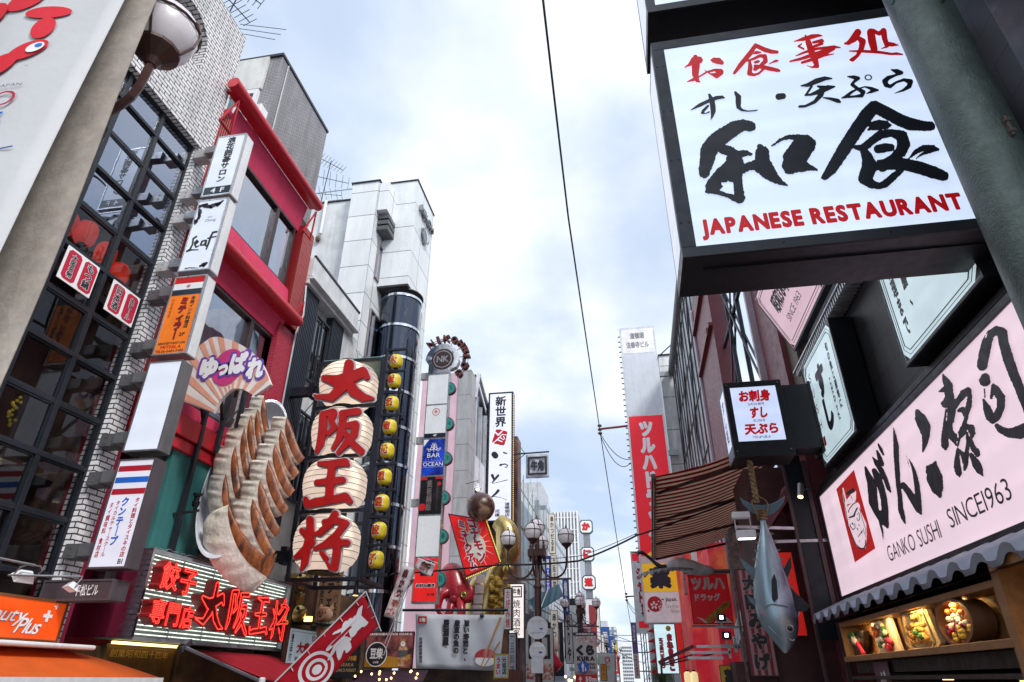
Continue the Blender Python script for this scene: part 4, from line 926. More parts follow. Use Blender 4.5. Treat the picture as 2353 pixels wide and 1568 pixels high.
t = thing('drain_pipe','white drain pipe with rusty hopper on the pale side wall','pipe',(-9.1,14.85,13.8))
m = MB(); m.tube([(-8.95,14.83,15.5),(-8.95,14.83,14.15)],.05,8); m.build('pipe',white_paint,t,True); m = MB(); m.ball((-9.0,14.83,13.95),(.09,.07,.13),8,6); m.build('outlet',SPOT('rust',(.16,.10,.05),(.05,.03,.02),14),t,True)
# ================================================================ NIKOH tower sign
steel_fr = M('brushed sign steel',(.42,.43,.45),.3,.8,grime=.2)
t = thing('tower_sign','tall narrow sign tower with round NK disc and floor panels','sign',(-5.4,17.2,3.3))
F = camF(-5.77,17.1,0)
m = MB(); F.box(m,0,.71,3.34,9.99,-.22,0); m.build('body',steel_fr,t,bevel=.008)
m = MB(); pts = [(0,9.995),(.71,9.995),(.71,10.1)]+[(.43+.55*math.cos(a),10.47+.55*math.sin(a)) for a in [math.pi*(-.18+1.18*q/22) for q in range(23)]]+[(0,10.3)]
m.prism([(a,b) for a,b in pts],lambda a,b,d:F(a,b,d),-.2,.0); m.build('disc_plate',chrome,t,bevel=.006)
m = MB(); F.disc(m,.45,10.47,.36,.012,40); m.build('disc',M('dark maroon disc',(.045,.02,.022),.35),t)
m = MB(); F.annulus(m,.45,10.47,.27,.30,.016)
for q in range(8): a = q*math.pi/4; m.bar(F(.45+.3*math.cos(a),10.47+.3*math.sin(a),.016),F(.45+.355*math.cos(a),10.47+.355*math.sin(a),.016),.02,.004)
m.build('disc_ring',steel_fr,t); text(F,'NK',.26,.64,10.36,10.58,steel_fr,t,off=.02,c=.018)
cop = M('copper channel letter',(.14,.055,.045),.35,.5,grime=.3); m = MB()
for k,ch in enumerate('NIKOHBLDG'):
    a = math.radians(128-k*21.5); cx,cy = .47+.74*math.cos(a),10.47+.74*math.sin(a); u = (math.sin(a),-math.cos(a)); 
    if k > 4: pass
    f2 = Fr(F(cx,cy,0.0),(u[0],0,u[1]),(math.cos(a),0,math.sin(a)),(0,-1,0)); w = .05 if ch == 'I' else .11
    text(f2,ch,-w,w,-.11,.11,cop,None,off=.03,c=-.16,ex=.2,mb=m)
m.build('ring_letter',cop,t)
m = MB(); pts = [F(.47+.70*math.cos(math.radians(a)),10.47+.70*math.sin(math.radians(a)),-.1) for a in range(-55,136,8)]; m.tube(pts,.018,5); pts = [F(.47+.78*math.cos(math.radians(a)),10.47+.78*math.sin(math.radians(a)),-.1) for a in range(-55,136,8)]; m.tube(pts,.012,5)
for a in range(-50,131,30): m.bar(F(.47+.5*math.cos(math.radians(a)),10.47+.5*math.sin(math.radians(a)),-.12),F(.47+.78*math.cos(math.radians(a)),10.47+.78*math.sin(math.radians(a)),-.12),.02)
m.build('ring_rail',steel_fr,t)
cool2 = M('acrylic panel',(.68,.71,.75),.3,emit=.04,ecol=(.85,.92,1),grime=.15,var=.06)
navy = M('navy panel',(.008,.012,.03),.3,grime=.1); bluep = SPOT('deep blue bar panel',(.004,.01,.10),(.01,.06,.55),2.2,.42,.68,.25,0,emit=.18); blk = SPOT('black red panel',(.008,.008,.012),(.02,.018,.022),3,.5,.6,.3,0)
zb = [9.95,8.93,7.86,6.73,5.62,4.49,3.36]
mats = [cool2,cool2,bluep,blk,cool2,M('red menu panel',(.55,.012,.014),.35,emit=.15,ecol=(1,.02,.02),grime=.05)]
for k in range(6):
    m = MB(); F.quad(m,.035,.675,zb[k+1]+.03,zb[k]-.02,.006); m.build('panel',mats[k],t)
text(F,'株ニコービル',.25,.43,8.99,9.88,black_ink,t,True,.04)
m = MB(); F.annulus(m,.35,8.70,.10,.118,.01); m.build('bull_emblem',red_ink,t); text(F,'牛',.30,.40,8.64,8.76,red_ink,t,off=.03,c=.012)
text(F,'鉄板',.30,.40,8.28,8.50,black_ink,t,True,.02); text(F,'暁',.30,.40,8.17,8.27,red_ink,t,off=.02); text(F,'牛',.30,.40,8.06,8.15,black_ink,t,off=.02)
m = MB(); F.quad(m,.035,.675,7.89,8.02,.009); m.build('floor_band',navy,t); text(F,'4F',.30,.42,7.92,7.99,white_ink,t,off=.01,c=.012)
text(F,'BAR',.17,.55,7.28,7.41,white_ink,t,off=.0,c=.012); text(F,'OCEAN',.06,.65,7.02,7.14,white_ink,t,off=.0,c=.012)
m = MB(); F.quad(m,.05,.66,7.165,7.17,.012); F.quad(m,.05,.66,6.99,6.995,.012)
for k in range(6): F.quad(m,.12+k*.09,.14+k*.09,7.215,7.22,.012); F.quad(m,.1275+k*.09,.1325+k*.09,7.2,7.235,.012)
for s_ in (-1,1):
    for (r_,a_,b_) in ((.05,.06,7.55),(.04,.13,7.50),(.03,.19,7.54),(.04,.05,7.63),(.03,.03,7.69)): F.annulus(m,.355+s_*a_,b_,r_*.65,r_,.012,16)
F.quad(m,.345,.365,7.45,7.7,.012); m.build('bar_ornament',white_ink,t)
m = MB(); F.poly(m,[(.036,7.62),(.036,7.83),(.19,7.83)],.009); m.build('corner',white_ink,t)
text(F,'鉄板鍋話',.22,.38,5.75,6.62,M('dim ink',(.16,.13,.13),.5),t,True,.03,.010); text(F,'個室居酒屋ダイニング',.50,.57,5.75,6.55,M('dim ink2',(.10,.09,.10),.5),t,True,.0,.010)
m = MB(); F.disc(m,.12,5.85,.10,.009,20); F.disc(m,.58,6.5,.06,.009,20); F.quad(m,.036,.22,6.62,6.70,.009); F.quad(m,.46,.674,6.64,6.70,.009); m.build('red_blot',red_ink,t)
m = MB(); F.quad(m,.20,.56,4.02,4.42,.010); m.build('logo_panel',navy,t); m = MB(); F.annulus(m,.38,4.15,.085,.10,.013); m.build('logo_ring2',white_ink,t); text(F,'井',.32,.44,4.09,4.21,white_ink,t,c=.014); text(F,'ichi',.25,.51,4.28,4.38,white_ink,t,c=.014,off=.05)
text(F,'お好み焼き',.09,.63,3.72,3.84,white_ink,t,off=.10,c=.010,name='lettering_outline'); text(F,'お好み焼き',.10,.62,3.73,3.83,black_ink,t,off=.05,c=.013); text(F,'地下1階',.42,.62,3.52,3.59,black_ink,t,c=.012)
m = MB()
for z in (9.85,7.75,5.9,4.0): m.box(-6.02,-5.772,17.13,17.29,z,z+.2)
m.build('wall_bracket',steel_fr,t)
for z,ch in ((9.45,'5'),(8.30,'4'),(7.24,'3'),(6.10,'2'),(5.04,'1'),(3.93,'B')):
    d = thing('floor_marker','teal half round floor number marker on the sign tower showing '+ch,'marker',(-5.03,17.2,z-.2),'teal floor markers on the sign tower')
    f2 = camF(-5.055,17.08,z); m = MB(); m.prism([(.2*math.sin(a),.2*math.cos(a)) for a in [math.pi*q/14 for q in range(15)]],lambda a,b,q:f2(a,b,q),-.14,0); m.build('rim',M('marker rim',(.10,.09,.09),.5),d)
    m = MB(); f2.disc(m,0,0,.165,.004,14,None,-math.pi/2,math.pi/2); m.build('face',M('teal face',(.02,.30,.27),.45,grime=.2),d); text(f2,ch,.02,.11,-.07,.07,M('teal dark',(.01,.10,.10),.5),d,off=.02)

# ================================================================ pink and grey building, sloping glass house
K = thing('pink_grey_building','pink and grey concrete building behind the narrow sign tower','building',(-8,29,0))
m = MB(); m.box(-9.5,-7.63,27.4,31,0,15.0); m.build('wall',M('pink render',(.66,.44,.52),.6,grime=.25,vs=.8),K)
m = MB(); m.box(-7.629,-7.0,27.35,28.4,0,15.1); m.build('pillar',BRICK('concrete panel',(.36,.37,.39),(.40,.41,.43),(.2,.2,.21),3.0,1.25,.02,0,.6,.5,.3),K)
m = MB(); m.box(-8.5,-7.1,28.4,33,0,14.0); m.prism([(28.4,14.0),(33,14.0),(29.0,15.6)],lambda a,b,d:(d,a,b),-8.4,-7.15); m.build('glazed_bay',GLASS('dark bay glass',(.05,.05,.06),.05,.1),K)
m = MB()
for y in (28.45,29.6,30.8,32.0): m.box(-7.1,-6.95,y,y+.14,0,14)
m.bar((-7.02,28.4,14.0),(-7.02,29.0,15.6),.16); m.bar((-7.02,29.0,15.6),(-7.02,33,14.0),.16); m.build('mullion',pale_metal,K)
m = MB(); m.box(-7.09,-7.02,28.6,33,5.4,6.8); m.box(-7.09,-7.02,28.6,33,9.6,11.2); m.box(-7.09,-7.02,28.6,33,2,3); m.build('spandrel',M('white spandrel',(.68,.68,.74),.5,grime=.2),K)
for (x,y,z) in ((-6.3,26.5,8.9),(-5.9,27.0,8.0)):
    d = thing('shop_light','white dome lamp on a thin arm before the grey pillar','lamp',(x,y,z-.2),'dome lamps by the grey pillar')
    m = MB(); m.lathe((x,y,z),[(.06,.22),(.07,.08),(.17,0),(.16,-.02)],14); m.build('shade',white_paint,d,True); m = MB(); m.tube([(x,y,z+.22),(x,y,z+.35),(-7.0,y+.6,z+.4)],.015,5); m.build('arm',dark_metal,d)
    m = MB(); m.ball((x,y,z-.02),.09,10,6); m.build('bulb',M('pale bulb',(1,.9,.7),.3,emit=1.2,ecol=(1,.85,.6),grime=0),d,True)

# ================================================================ tall white brush sign and hanging cloth
F = camF(-6.91,31,8.43); t = sign_box('tall_sign','tall white vertical sign with brush lettering and red seal','sign',F,1.36,6.95,.45,M('black sign frame',(.015,.017,.025),.4),LIT('itt sheet',(.80,.83,1.0),.30,.05,.6),.09)
f = drawn('itt','Y',31.0)
def up2(s): return s
text(F,'新世界',.38,.98,4.95,6.72,black_ink,t,True,.035)
seal = [[(1262,140,56),(1240,200,62),(1215,255,52)],[(1330,150,40),(1300,230,60),(1280,290,34)],[(1225,110,26),(1350,135,26),(1312,300,26),(1175,272,26),(1225,110,26)]]
brush(f,seal,red_ink,t,neg=[[(1150,300,7),(1230,235,9),(1300,160,7),(1380,170,5)],[(1200,130,10),(1240,170,12),(1300,110,9)],[(1320,190,8),(1340,230,6)],[(1270,210,7),(1320,240,6)],[(1225,240,9),(1300,270,7)]],step=6,rough=3,name='seal')
for s in ([[(1180,462,44),(1198,482,44)],[(1322,432,11),(1340,442,11),(1366,446,9)]],[[(1275,622,18),(1300,612,10),(1345,606,9),(1380,626,8),(1368,655,7),(1340,655,6)]],[[(1150,778,22),(1180,842,17)],[(1240,780,18),(1185,842,16),(1145,893,6),(1160,900,4),(1380,846,5)]],[[(1240,1008,22),(1205,1050,18),(1145,1100,12)],[(1160,1095,6),(1280,1112,3),(1368,1148,4)]]): brush(f,s,black_ink,t,step=5,rough=1)
text(F,'道頓堀店',.95,1.20,.25,.95,black_ink,t,True,.03); text(F,'戎橋',.45,.70,.25,.62,black_ink,t,True,.02)
m = MB()
for k in range(70): m.ball((-5.53,30.98,8.5+k*.097),.022,6,4)
m.build('bulb_string',M('amber bulb',(.8,.5,.1),.3,emit=.8,ecol=(1,.6,.1),grime=0),t)
m = MB()
for z in (14.0,12.0,9.6): m.box(-7.05,-6.92,31.1,31.4,z,z+.8)
m.build('wall_bracket',dark_metal,t)
m = MB(); m.box(-7.0,-5.4,31.5,32.6,0,13.0); tag(m.build('rust_column',SPOT('brown rusty cladding',(.07,.035,.02),(.16,.08,.04),1.2)),'brown rusty clad column behind the tall white brush sign','column')
t = thing('hanging_banner','square white cloth with black framed brush characters hanging from a pole','banner',(-4.3,30.8,10.5))
F = camF(-4.85,30.8,10.48); P = [[F(1.16*i/10,1.24*j/10,.03*math.sin(i*.9+j*.5)) for i in range(11)] for j in range(11)]
m = MB(); m.grid(P); m.build('cloth',CLOTH('grey white cloth',(.62,.65,.72),.4),t,True,solid=.01)
m = MB(); F.ring(m,.10,1.08,.16,1.10,.10,.05,.052); m.build('printed_frame',black_ink,t); text(F,'牛角',.26,.92,.34,.92,black_ink,t,off=.05,c=.055)
m = MB(); m.tube([(-5.5,30.8,11.78),(-3.65,30.8,11.82)],.04,6); m.tube([(-5.5,30.8,12.7),(-4.9,30.8,11.8)],.02,5); m.tube([(-5.5,30.8,11.3),(-4.9,30.8,11.75)],.02,5); m.build('pole',dark_metal,t)

# ================================================================ okonomiyaki museum front: red sign, takoyaki ball, octopus, gold sculpture
c4 = [Vector(p) for p in ((-5.72,20,6.34),(-4.47,20,6.10),(-3.97,20,4.76),(-5.06,20,4.36))]
uu = ((c4[1]-c4[0])+(c4[2]-c4[3])).normalized(); vv = Vector((0,0,1)); vv = ((c4[0]-c4[3])+(c4[1]-c4[2])); vv = (vv-uu*vv.dot(uu)).normalized(); ce = sum(c4,Vector())/4
uu = Vector((.93,0,-.05)).normalized(); vv = Vector((-.34,0,.94)).normalized()
uu = Vector((.965,0,-.26)); uu.normalize(); vv = Vector((.26,0,.965)); 
uu = (c4[1]-c4[0]); Wk = 1.25; Hk = 1.75
class Sk(Fr):
    def __init__(s, c): s.c = c; s.n = Vector((0,-1,0))
    def __call__(s,a,b,c=0.0):
        p = (s.c[3]*(1-a)+s.c[2]*a)*(1-b)+(s.c[0]*(1-a)+s.c[1]*a)*b; return p+s.n*c
F = Sk(c4); t = thing('museum_sign','tilted red sign with yellow and white sunburst and white katakana','sign',(-4.8,20.1,4.4))
m = MB(); F.box(m,0,1,0,1,-.2,0); m.build('body',M('maroon sign case',(.10,.012,.02),.45),t)
m = MB(); F.quad(m,.03,.97,.025,.975,.004); m.build('face',M('bright red sheet',(.62,.008,.014),.4,emit=.12,ecol=(1,.01,.01),grime=.03),t)
ym = M('sun ray yellow',(.78,.52,.12),.5,grime=0,var=.15); wm = M('sun ray cream',(.80,.76,.60),.5,grime=0)
m1, m2 = MB(), MB()
for k in range(18):
    a = 2*math.pi*(k+.3)/18; r_ = .50 if k%3 else .43; d = .13
    (m1 if k%2 else m2).add([F(.52+.12*math.cos(a-d),.47+.12*math.sin(a-d),.007+.0005*k),F(.52+r_*math.cos(a),.47+r_*1.0*math.sin(a),.007+.0005*k),F(.52+.12*math.cos(a+d),.47+.12*math.sin(a+d),.007+.0005*k)],[(0,1,2)])
m1.build('ray',ym,t); m2.build('ray',wm,t)
m = MB(); F.disc(m,.52,.47,.26,.0175,24); m.build('burst_centre',wm,t)
kr = M('katakana red',(.50,.01,.03),.5,grime=0)
for s,a,b0,b1,hw in (('ミュージアム',.30,.06,.90,.105),('コナモン',.585,.14,.95,.115)):
    text(F,s,a-hw-.012,a+hw+.012,b0-.012,b1+.012,white_ink,t,True,.20,.020,'lettering_outline'); text(F,s,a-hw,a+hw,b0,b1,kr,t,True,.055,.024)
for k,ch in enumerate('道頓堀'):
    m = MB(); F.disc(m,.74,.94-.085*k,.042,.019,16); m.build('dot',white_ink,t); text(F,ch,.715,.765,.91-.085*k,.97-.085*k,kr,t,c=.024)
m = MB()
for k in range(26): m.ball(F(1.02,.03+k*.037,.02),.022,5,4); 
for k in range(20): m.ball(F(.03+k*.05,-.02,.02),.022,5,4)
m.build('bulb_string',M('yellow bulb',(.75,.55,.08),.4,emit=.35,ecol=(1,.7,.1),grime=0),t)
t = thing('takoyaki_ball','giant brown glazed dough ball above the tilted red sign','sculpture',(-4.55,19.75,6.0))
m = MB(); m.ball((-4.58,19.75,6.44),.46,26,18); m.build('ball',SPOT('glazed crust',(.055,.018,.012),(.34,.21,.14),1.6,.50,.60,.3,.5,9),t,True)
m = MB(); m.tube([(-4.58+.47*math.cos(a)*.95,19.75-.47*math.sin(a)*.9,6.52-.12*math.cos(a)) for a in [math.pi*q/20 for q in range(21)]],.012,5); m.build('wire',M('gold wire',(.5,.33,.08),.35,.7),t)
t = thing('octopus_sculpture','big glossy red octopus figure with green eye and curling arms','sculpture',(-5.3,20.5,3.3))
oct_m = M('octopus red',(.38,.010,.022),.28,grime=.2,var=.2,vs=2,spec=.6)
m = MB(); sp = spl([(-5.62,20.5,4.80),(-5.60,20.5,4.55),(-5.50,20.45,4.2),(-5.35,20.35,3.9),(-5.2,20.25,3.72)],24); m.tube(sp,[.10+.36*math.sin(math.pi*min(1,(i+1.5)/27))**.55 for i in range(25)],20); m.ball((-5.62,20.5,4.72),(.28,.28,.16),18,10); m.build('head',oct_m,t,True)
for k,(pts) in enumerate(([(-5.55,20.2,4.0),(-5.80,20.0,3.85),(-5.86,19.95,3.5),(-5.68,19.95,3.3),(-5.52,20,3.42)],[(-5.25,20.1,3.7),(-5.12,19.9,3.4),(-5.2,19.85,3.05),(-5.5,19.9,3.0)],[(-5.1,20.1,3.85),(-4.92,20,3.75),(-4.84,19.95,3.95),(-4.90,19.95,4.12)],[(-5.45,20.1,3.7),(-5.48,19.9,3.35),(-5.4,19.9,3.05)])):
    sp = spl(pts,18); m = MB(); m.tube(sp,[.17*(1-.75*i/18) for i in range(19)],10); m.build('arm',oct_m,t,True)
m = MB(); m.ball((-5.07,19.93,3.86),.062,14,10); eye = m.build('eye',M('eye dark',(.01,.03,.02),.15,spec=.8,grime=0),t,True)
m = MB(); m.tube([(-5.07+.066*math.cos(2*math.pi*q/18),19.90,3.86+.066*math.sin(2*math.pi*q/18)) for q in range(19)],.016,6); m.build('eye_ring',M('green gold',(.35,.40,.05),.3,.5,grime=0),eye,True)
m = MB(); m.lathe((-5.40,19.98,3.74),[(.12,0),(.11,.10),(.10,.11),(.06,.12)],14,(.2,-1,-.2)); m.build('mouth',M('mouth red',(.28,.008,.018),.35),t,True)
gold = M('gold leaf',(.55,.42,.17),.30,.85,grime=.25,var=.15,vs=2)
t = thing('gold_sculpture','tall curving golden sculpture behind the tilted red sign','sculpture',(-4.4,21.5,3.2))
m = MB(); sp = spl([(-4.85,21.4,3.0),(-4.75,21.4,3.5),(-4.6,21.4,4.2),(-4.3,21.4,4.8),(-4.0,21.4,5.3),(-4.05,21.4,6.0),(-4.35,21.4,6.35)],30)
m.tube(sp,[.30+.06*math.sin(i*.35)+.06*(i > 12)*(1-abs(i-20)/14) for i in range(31)],16); m.ball((-3.95,21.2,4.75),(.2,.2,.2),12,8); m.ball((-4.98,21.3,3.75),(.36,.32,.85),18,14); m.build('figure',gold,t,True)
m = MB(); rnd = random.Random(4)
for k in range(46): m.ball((-4.28+rnd.uniform(-.22,.30)+(k%5)*.02,21.1+rnd.uniform(-.1,.1),3.25+k*.028),rnd.uniform(.07,.13),7,5)
m.build('crumb_coat',SPOT('golden crumbs',(.30,.16,.02),(.60,.42,.08),26,.4,.6,.5,1.0,60,.3),t)
m = MB()
for k in range(5): m.box(-5.05+.03*k,-4.75+.02*k,20.9,21.0,3.1+.3*k,3.36+.3*k)
m.build('paper_fan',M('pink white paper',(.70,.60,.62),.6),t)
# banner under the museum front
t = thing('cloth_banner','wide white sushi bar banner with vertical black writing and chopsticks','banner',(-4.6,18,1.8))
cb = [Vector(p) for p in ((-5.92,18,3.16),(-3.42,18,3.12),(-3.56,18,1.79),(-5.80,18,1.85))]; F = Sk(cb)
P = [[F(i/24,j/10,.025*math.sin(i*.8+j*.6)+.02*math.sin(i*.31)) for i in range(25)] for j in range(11)]
m = MB(); m.grid(P); m.build('cloth',CLOTH('white banner cloth',(.70,.74,.80),.4,.08),t,True,solid=.008)
def Fb(a,b,c=0.0): return F(a,b,.055+c)
bk = black_ink
text(Fb,'旨い寿司と、',.555,.625,.15,.90,bk,t,True,.06); text(Fb,'産直の魚の',.445,.515,.28,.90,bk,t,True,.06); text(Fb,'居酒屋',.32,.395,.42,.90,bk,t,True,.06); text(Fb,'居酒屋道頓堀店',.045,.085,.10,.56,bk,t,True,.03)
m = MB(); m.quad(Fb(.035,.82,.002),Fb(.135,.82,.002),Fb(.135,.96,.002),Fb(.035,.96,.002)); m.build('red_tag',red_ink,t); text(Fb,'2階',.05,.12,.85,.93,white_ink,t)
m = MB(); pr = lambda a,b,d: Fb(a,b,d)
m.quad(pr(.775,.04,.012),pr(.785,.04,.012),pr(.975,.95,.012),pr(.945,.95,.012)); m.quad(pr(.80,.02,.010),pr(.81,.02,.010),pr(.985,.5,.010),pr(.97,.52,.010)); m.build('chopsticks',M('chopstick tan',(.42,.24,.10),.5,grime=0),t)
m = MB(); m.add([pr(.70+.13+.13*math.cos(a),.22+.16*math.sin(a),.006) for a in [math.pi*q/16 for q in range(17)]],[list(range(17))]); m.build('tuna_slice',SPOT('tuna print',(.45,.03,.05),(.65,.25,.25),12,.45,.6,.5,0,stretch=(1,1,.3)),t)
m = MB(); m.add([pr(.83+.12*math.cos(a),.17+.10*math.sin(a),.004) for a in [2*math.pi*q/20 for q in range(20)]],[list(range(20))]); m.build('rice',white_ink,t)
m = MB(); m.tube([(-6.3,18.02,3.27),(-3.35,18.02,3.24)],.035,8); m.ball((-4.05,17.98,3.1),.06,8,6); m.build('rail',dark_metal,t)

# ================================================================ street flags and shop signs at lower left
def quadflag(name,label,c,mat,amp=.02,n=(18,8),thick=.006,group=None):
    t = thing(name,label,'flag',(c[0]+c[1]+c[2]+c[3])/4,group); F = Sk(c)
    P = [[F(i/n[0],j/n[1],amp*math.sin(i*.55+j*.4)+amp*.6*math.sin(j*1.1+i*.2)) for i in range(n[0]+1)] for j in range(n[1]+1)]
    m = MB(); m.grid(P); m.build('cloth',mat,t,True,solid=thick); return t, (lambda a,b,c=0.0: F(a,b,c+amp*math.sin(a*n[0]*.55+b*n[1]*.4)+amp*.6*math.sin(b*n[1]*1.1+a*n[0]*.2)))
flag_red = CLOTH('flag red',(.66,.008,.032),.4,.15)
V = Vector
t, F = quadflag('street_flag','slanting red flag with white character and concentric rings on a white pole',[V((-5.15,9.5,1.55)),V((-3.95,9.5,2.70)),V((-3.68,9.5,2.27)),V((-4.65,9.5,1.28))],flag_red,.018)
f2 = lambda a,b,c=0.0: F(b,a,c)
brush(lambda x,y,c: F(x/100,1-y/100,.008+c),[[(92,22,3),(86,40,4),(90,70,3)],[(84,30,3),(82,60,4)],[(78,25,3),(76,66,4)],[(84,35,3),(76,38,3)],[(86,64,3),(77,64,3)],[(74,20,2),(70,45,5),(52,42,5)],[(70,70,2),(62,50,6),(44,62,2)],[(68,30,3),(62,22,2)],[(62,50,5),(56,74,5),(52,84,2)],[(66,58,4),(64,86,4)]],white_ink,t,step=1.2,rough=.3)
for r0,r1 in ((.36,.44),(.19,.27)):
    m = MB(); m.grid([[F(.30+r*.40*math.cos(a),.42+r*math.sin(a),.006) for a in [2*math.pi*q/30 for q in range(31)]] for r in (r0,r1)]); m.build('ring_print',white_ink,t)
m = MB(); m.add([F(.30+.05*math.cos(2*math.pi*q/18),.42+.12*math.sin(2*math.pi*q/18),.006) for q in range(18)],[list(range(18))]); m.build('dot_print',white_ink,t)
m = MB(); m.tube([(-5.3,9.5,1.40),(-3.92,9.5,2.745)],.013,6); m.tube([(-3.92,9.5,2.745),(-3.62,9.5,2.20)],.008,5)
for k in range(6): q = .1+.16*k; p = Vector((-5.3,9.5,1.40)).lerp(Vector((-3.92,9.5,2.745)),q); m.bar(p,p+Vector((.05,0,-.06)),.03,.004)
for k in range(4): p = Vector((-3.9,9.5,2.70)).lerp(Vector((-3.64,9.5,2.24)),k/3.2); m.bar(p,p+Vector((-.05,0,-.04)),.02,.004)
m.build('pole',white_paint,t)
wf = CLOTH('white flag cloth',(.70,.68,.72),.4,.12)
t, F = quadflag('street_flag','long white skewer flag with dark brush kana beside the glass cylinder',[V((-4.64,13,3.66)),V((-4.36,13,3.60)),V((-4.70,13,2.64)),V((-4.93,13,2.70))],wf,.015,(6,20))
text(F,'串かつ',.30,.72,.40,.95,M('maroon ink',(.10,.012,.02),.5),t,True,.06,.012); m = MB(); m.grid([[F(.35+r*math.cos(a),.44+r*.25*math.sin(a),.010) for a in [2*math.pi*q/20 for q in range(21)]] for r in (.12,.16)]); m.build('ring_print',red_ink,t)
m = MB(); m.grid([[F(a,b,.010) for a in (.1,.5,.9)] for b in (.05,.2,.34)]); m.build('food_print',SPOT('food print',(.6,.5,.5),(.25,.08,.06),8),t)
m = MB(); m.tube([(-4.86,13,2.2),(-4.34,13,3.66),(-4.68,13,3.74)],.010,5); m.build('pole',pale_metal,t)
t, F = quadflag('street_flag','small fluttering white and maroon flag before the red menu panel',[V((-4.30,13,3.80)),V((-3.92,13,3.66)),V((-4.02,13,3.42)),V((-4.36,13,3.58))],wf,.02,(8,6))
text(F,'新',.25,.8,.15,.9,M('maroon ink',(.10,.012,.02),.5),t,off=.07,c=.012)
m = MB(); P = [[(-4.36-.30*i/8+.03*math.sin(i),13+.02*math.sin(i*2+j),3.48-.42*i/8-.10*j/3) for j in range(4)] for i in range(9)]; m.grid(P); m.build('tail_cloth',SPOT('maroon white cloth',(.10,.015,.03),(.62,.6,.62),9),t,True,solid=.005)
m = MB(); m.tube([(-4.88,13.05,2.0),(-4.28,13.02,3.83),(-3.88,13.02,3.68)],.010,5); m.build('pole',pale_metal,t)
# shiba cafe board with purple fringe
F = camF(-5.66,14,1.79); t = sign_box('cafe_sign','dog cafe board with round white emblem and photographed dog','sign',F,1.06,.69,.06,black_metal,SPOT('cafe photo',(.04,.015,.02),(.38,.10,.10),4.5,.42,.62,.5,0),.012)
text(F,'MAMESHIBA CAFE OSAKA',.05,1.01,.62,.665,white_ink,t,off=.02)
m = MB(); F.poly(m,[(.02,.02),(.75,.02),(1.02,.18),(1.0,.26),(.72,.2),(.03,.3)],.008); m.build('yellow_floor',M('ochre print',(.50,.25,.02),.5),t)
m = MB(); F.disc(m,.27,.26,.235,.012,36); m.build('emblem_disc',black_ink,t); m = MB(); F.annulus(m,.27,.26,.215,.235,.015); m.build('emblem_ring',white_ink,t); text(F,'豆柴',.13,.41,.17,.38,white_ink,t,off=.04,c=.015); text(F,'CAFE',.21,.33,.09,.13,white_ink,t,off=.03,c=.015)
fur = SPOT('shiba fur print',(.30,.10,.03),(.62,.42,.28),10,.4,.6); m = MB()
F.poly(m,[(.76,.04),(.92,.04),(.93,.22),(.95,.34),(.90,.42),(.90,.50),(.91,.58),(.87,.54),(.80,.54),(.77,.59),(.76,.5),(.77,.42),(.73,.33),(.74,.2)],.012); m.build('dog_print',fur,t)
m = MB(); F.poly(m,[(.73,.33),(.95,.34),(.93,.22),(.74,.2)],.015); m.build('scarf_print',M('grey scarf print',(.09,.10,.11),.7),t); m = MB(); F.disc(m,.835,.455,.05,.015,14); m.build('muzzle_print',white_ink,t); m = MB(); F.disc(m,.80,.50,.010,.018,8); F.disc(m,.87,.50,.010,.018,8); F.disc(m,.835,.465,.012,.018,8); m.build('eye_print',black_ink,t)
t = thing('fringe_awning','dark purple fringed awning under the dog cafe board','awning',(-5,14,1.5))
m = MB(); P = [[(-5.75+1.5*i/40,14.0-.35*j/4,1.75-.22*j/4+.012*math.sin(i*2.1)*(j == 4)) for j in range(5)] for i in range(41)]; m.grid(P); m.build('fabric',CLOTH('purple cloth',(.05,.02,.045),.2),t,True,solid=.01)
m = MB()
for i in range(76): m.box(-5.75+.02*i,-5.738+.02*i,13.635,13.645,1.42+.03*(i%3),1.54)
m.build('fringe',M('pale fringe',(.28,.22,.27),.7),t)
# owl cafe board
F = camF(-6.15,13.7,1.6); t = sign_box('owl_cafe_sign','black owl cafe board with orange and pale letters','sign',F,.5,.8,.06,black_metal,M('black board',(.010,.010,.012),.5),.012)
text(F,'フクロウの森',.05,.45,.32,.42,M('orange ink',(.55,.22,.03),.5),t,off=.05); text(F,'OSAKA',.1,.4,.22,.28,M('tan ink',(.42,.27,.12),.5),t); text(F,"OWL'S FOREST",.03,.47,.12,.18,M('tan ink',(.42,.27,.12),.5),t); text(F,'大阪ノ',.12,.36,.46,.53,M('tan ink',(.42,.27,.12),.5),t)
# pale blue entertainment board
F = leftF(-6.3,11.85,1.78); t = sign_box('entertainment_board','pale blue board with red outlined entertainment hall characters','sign',F,1.95,.66,.08,M('wood brown case',(.06,.025,.02),.5),M('pale blue sheet',(.46,.62,.70),.45,emit=.08,grime=.1),.02)
m = MB(); F.ring(m,.10,1.88,.06,.60,.008,.005,.007); m.build('pink_line',M('pink ink',(.55,.08,.25),.5),t)
text(F,'景品付',.12,.22,.10,.55,black_ink,t,True,.03); text(F,'大衆娯楽',.35,1.45,.22,.44,white_ink,t,off=.10,c=.008,name='lettering_outline'); text(F,'大衆娯楽',.37,1.43,.235,.425,red_ink,t,off=.04,c=.012); text(F,'日本一',.95,1.4,.46,.56,red_ink,t,off=.03); text(F,'戦後大阪府公認',.35,1.4,.09,.18,black_ink,t,off=.02)
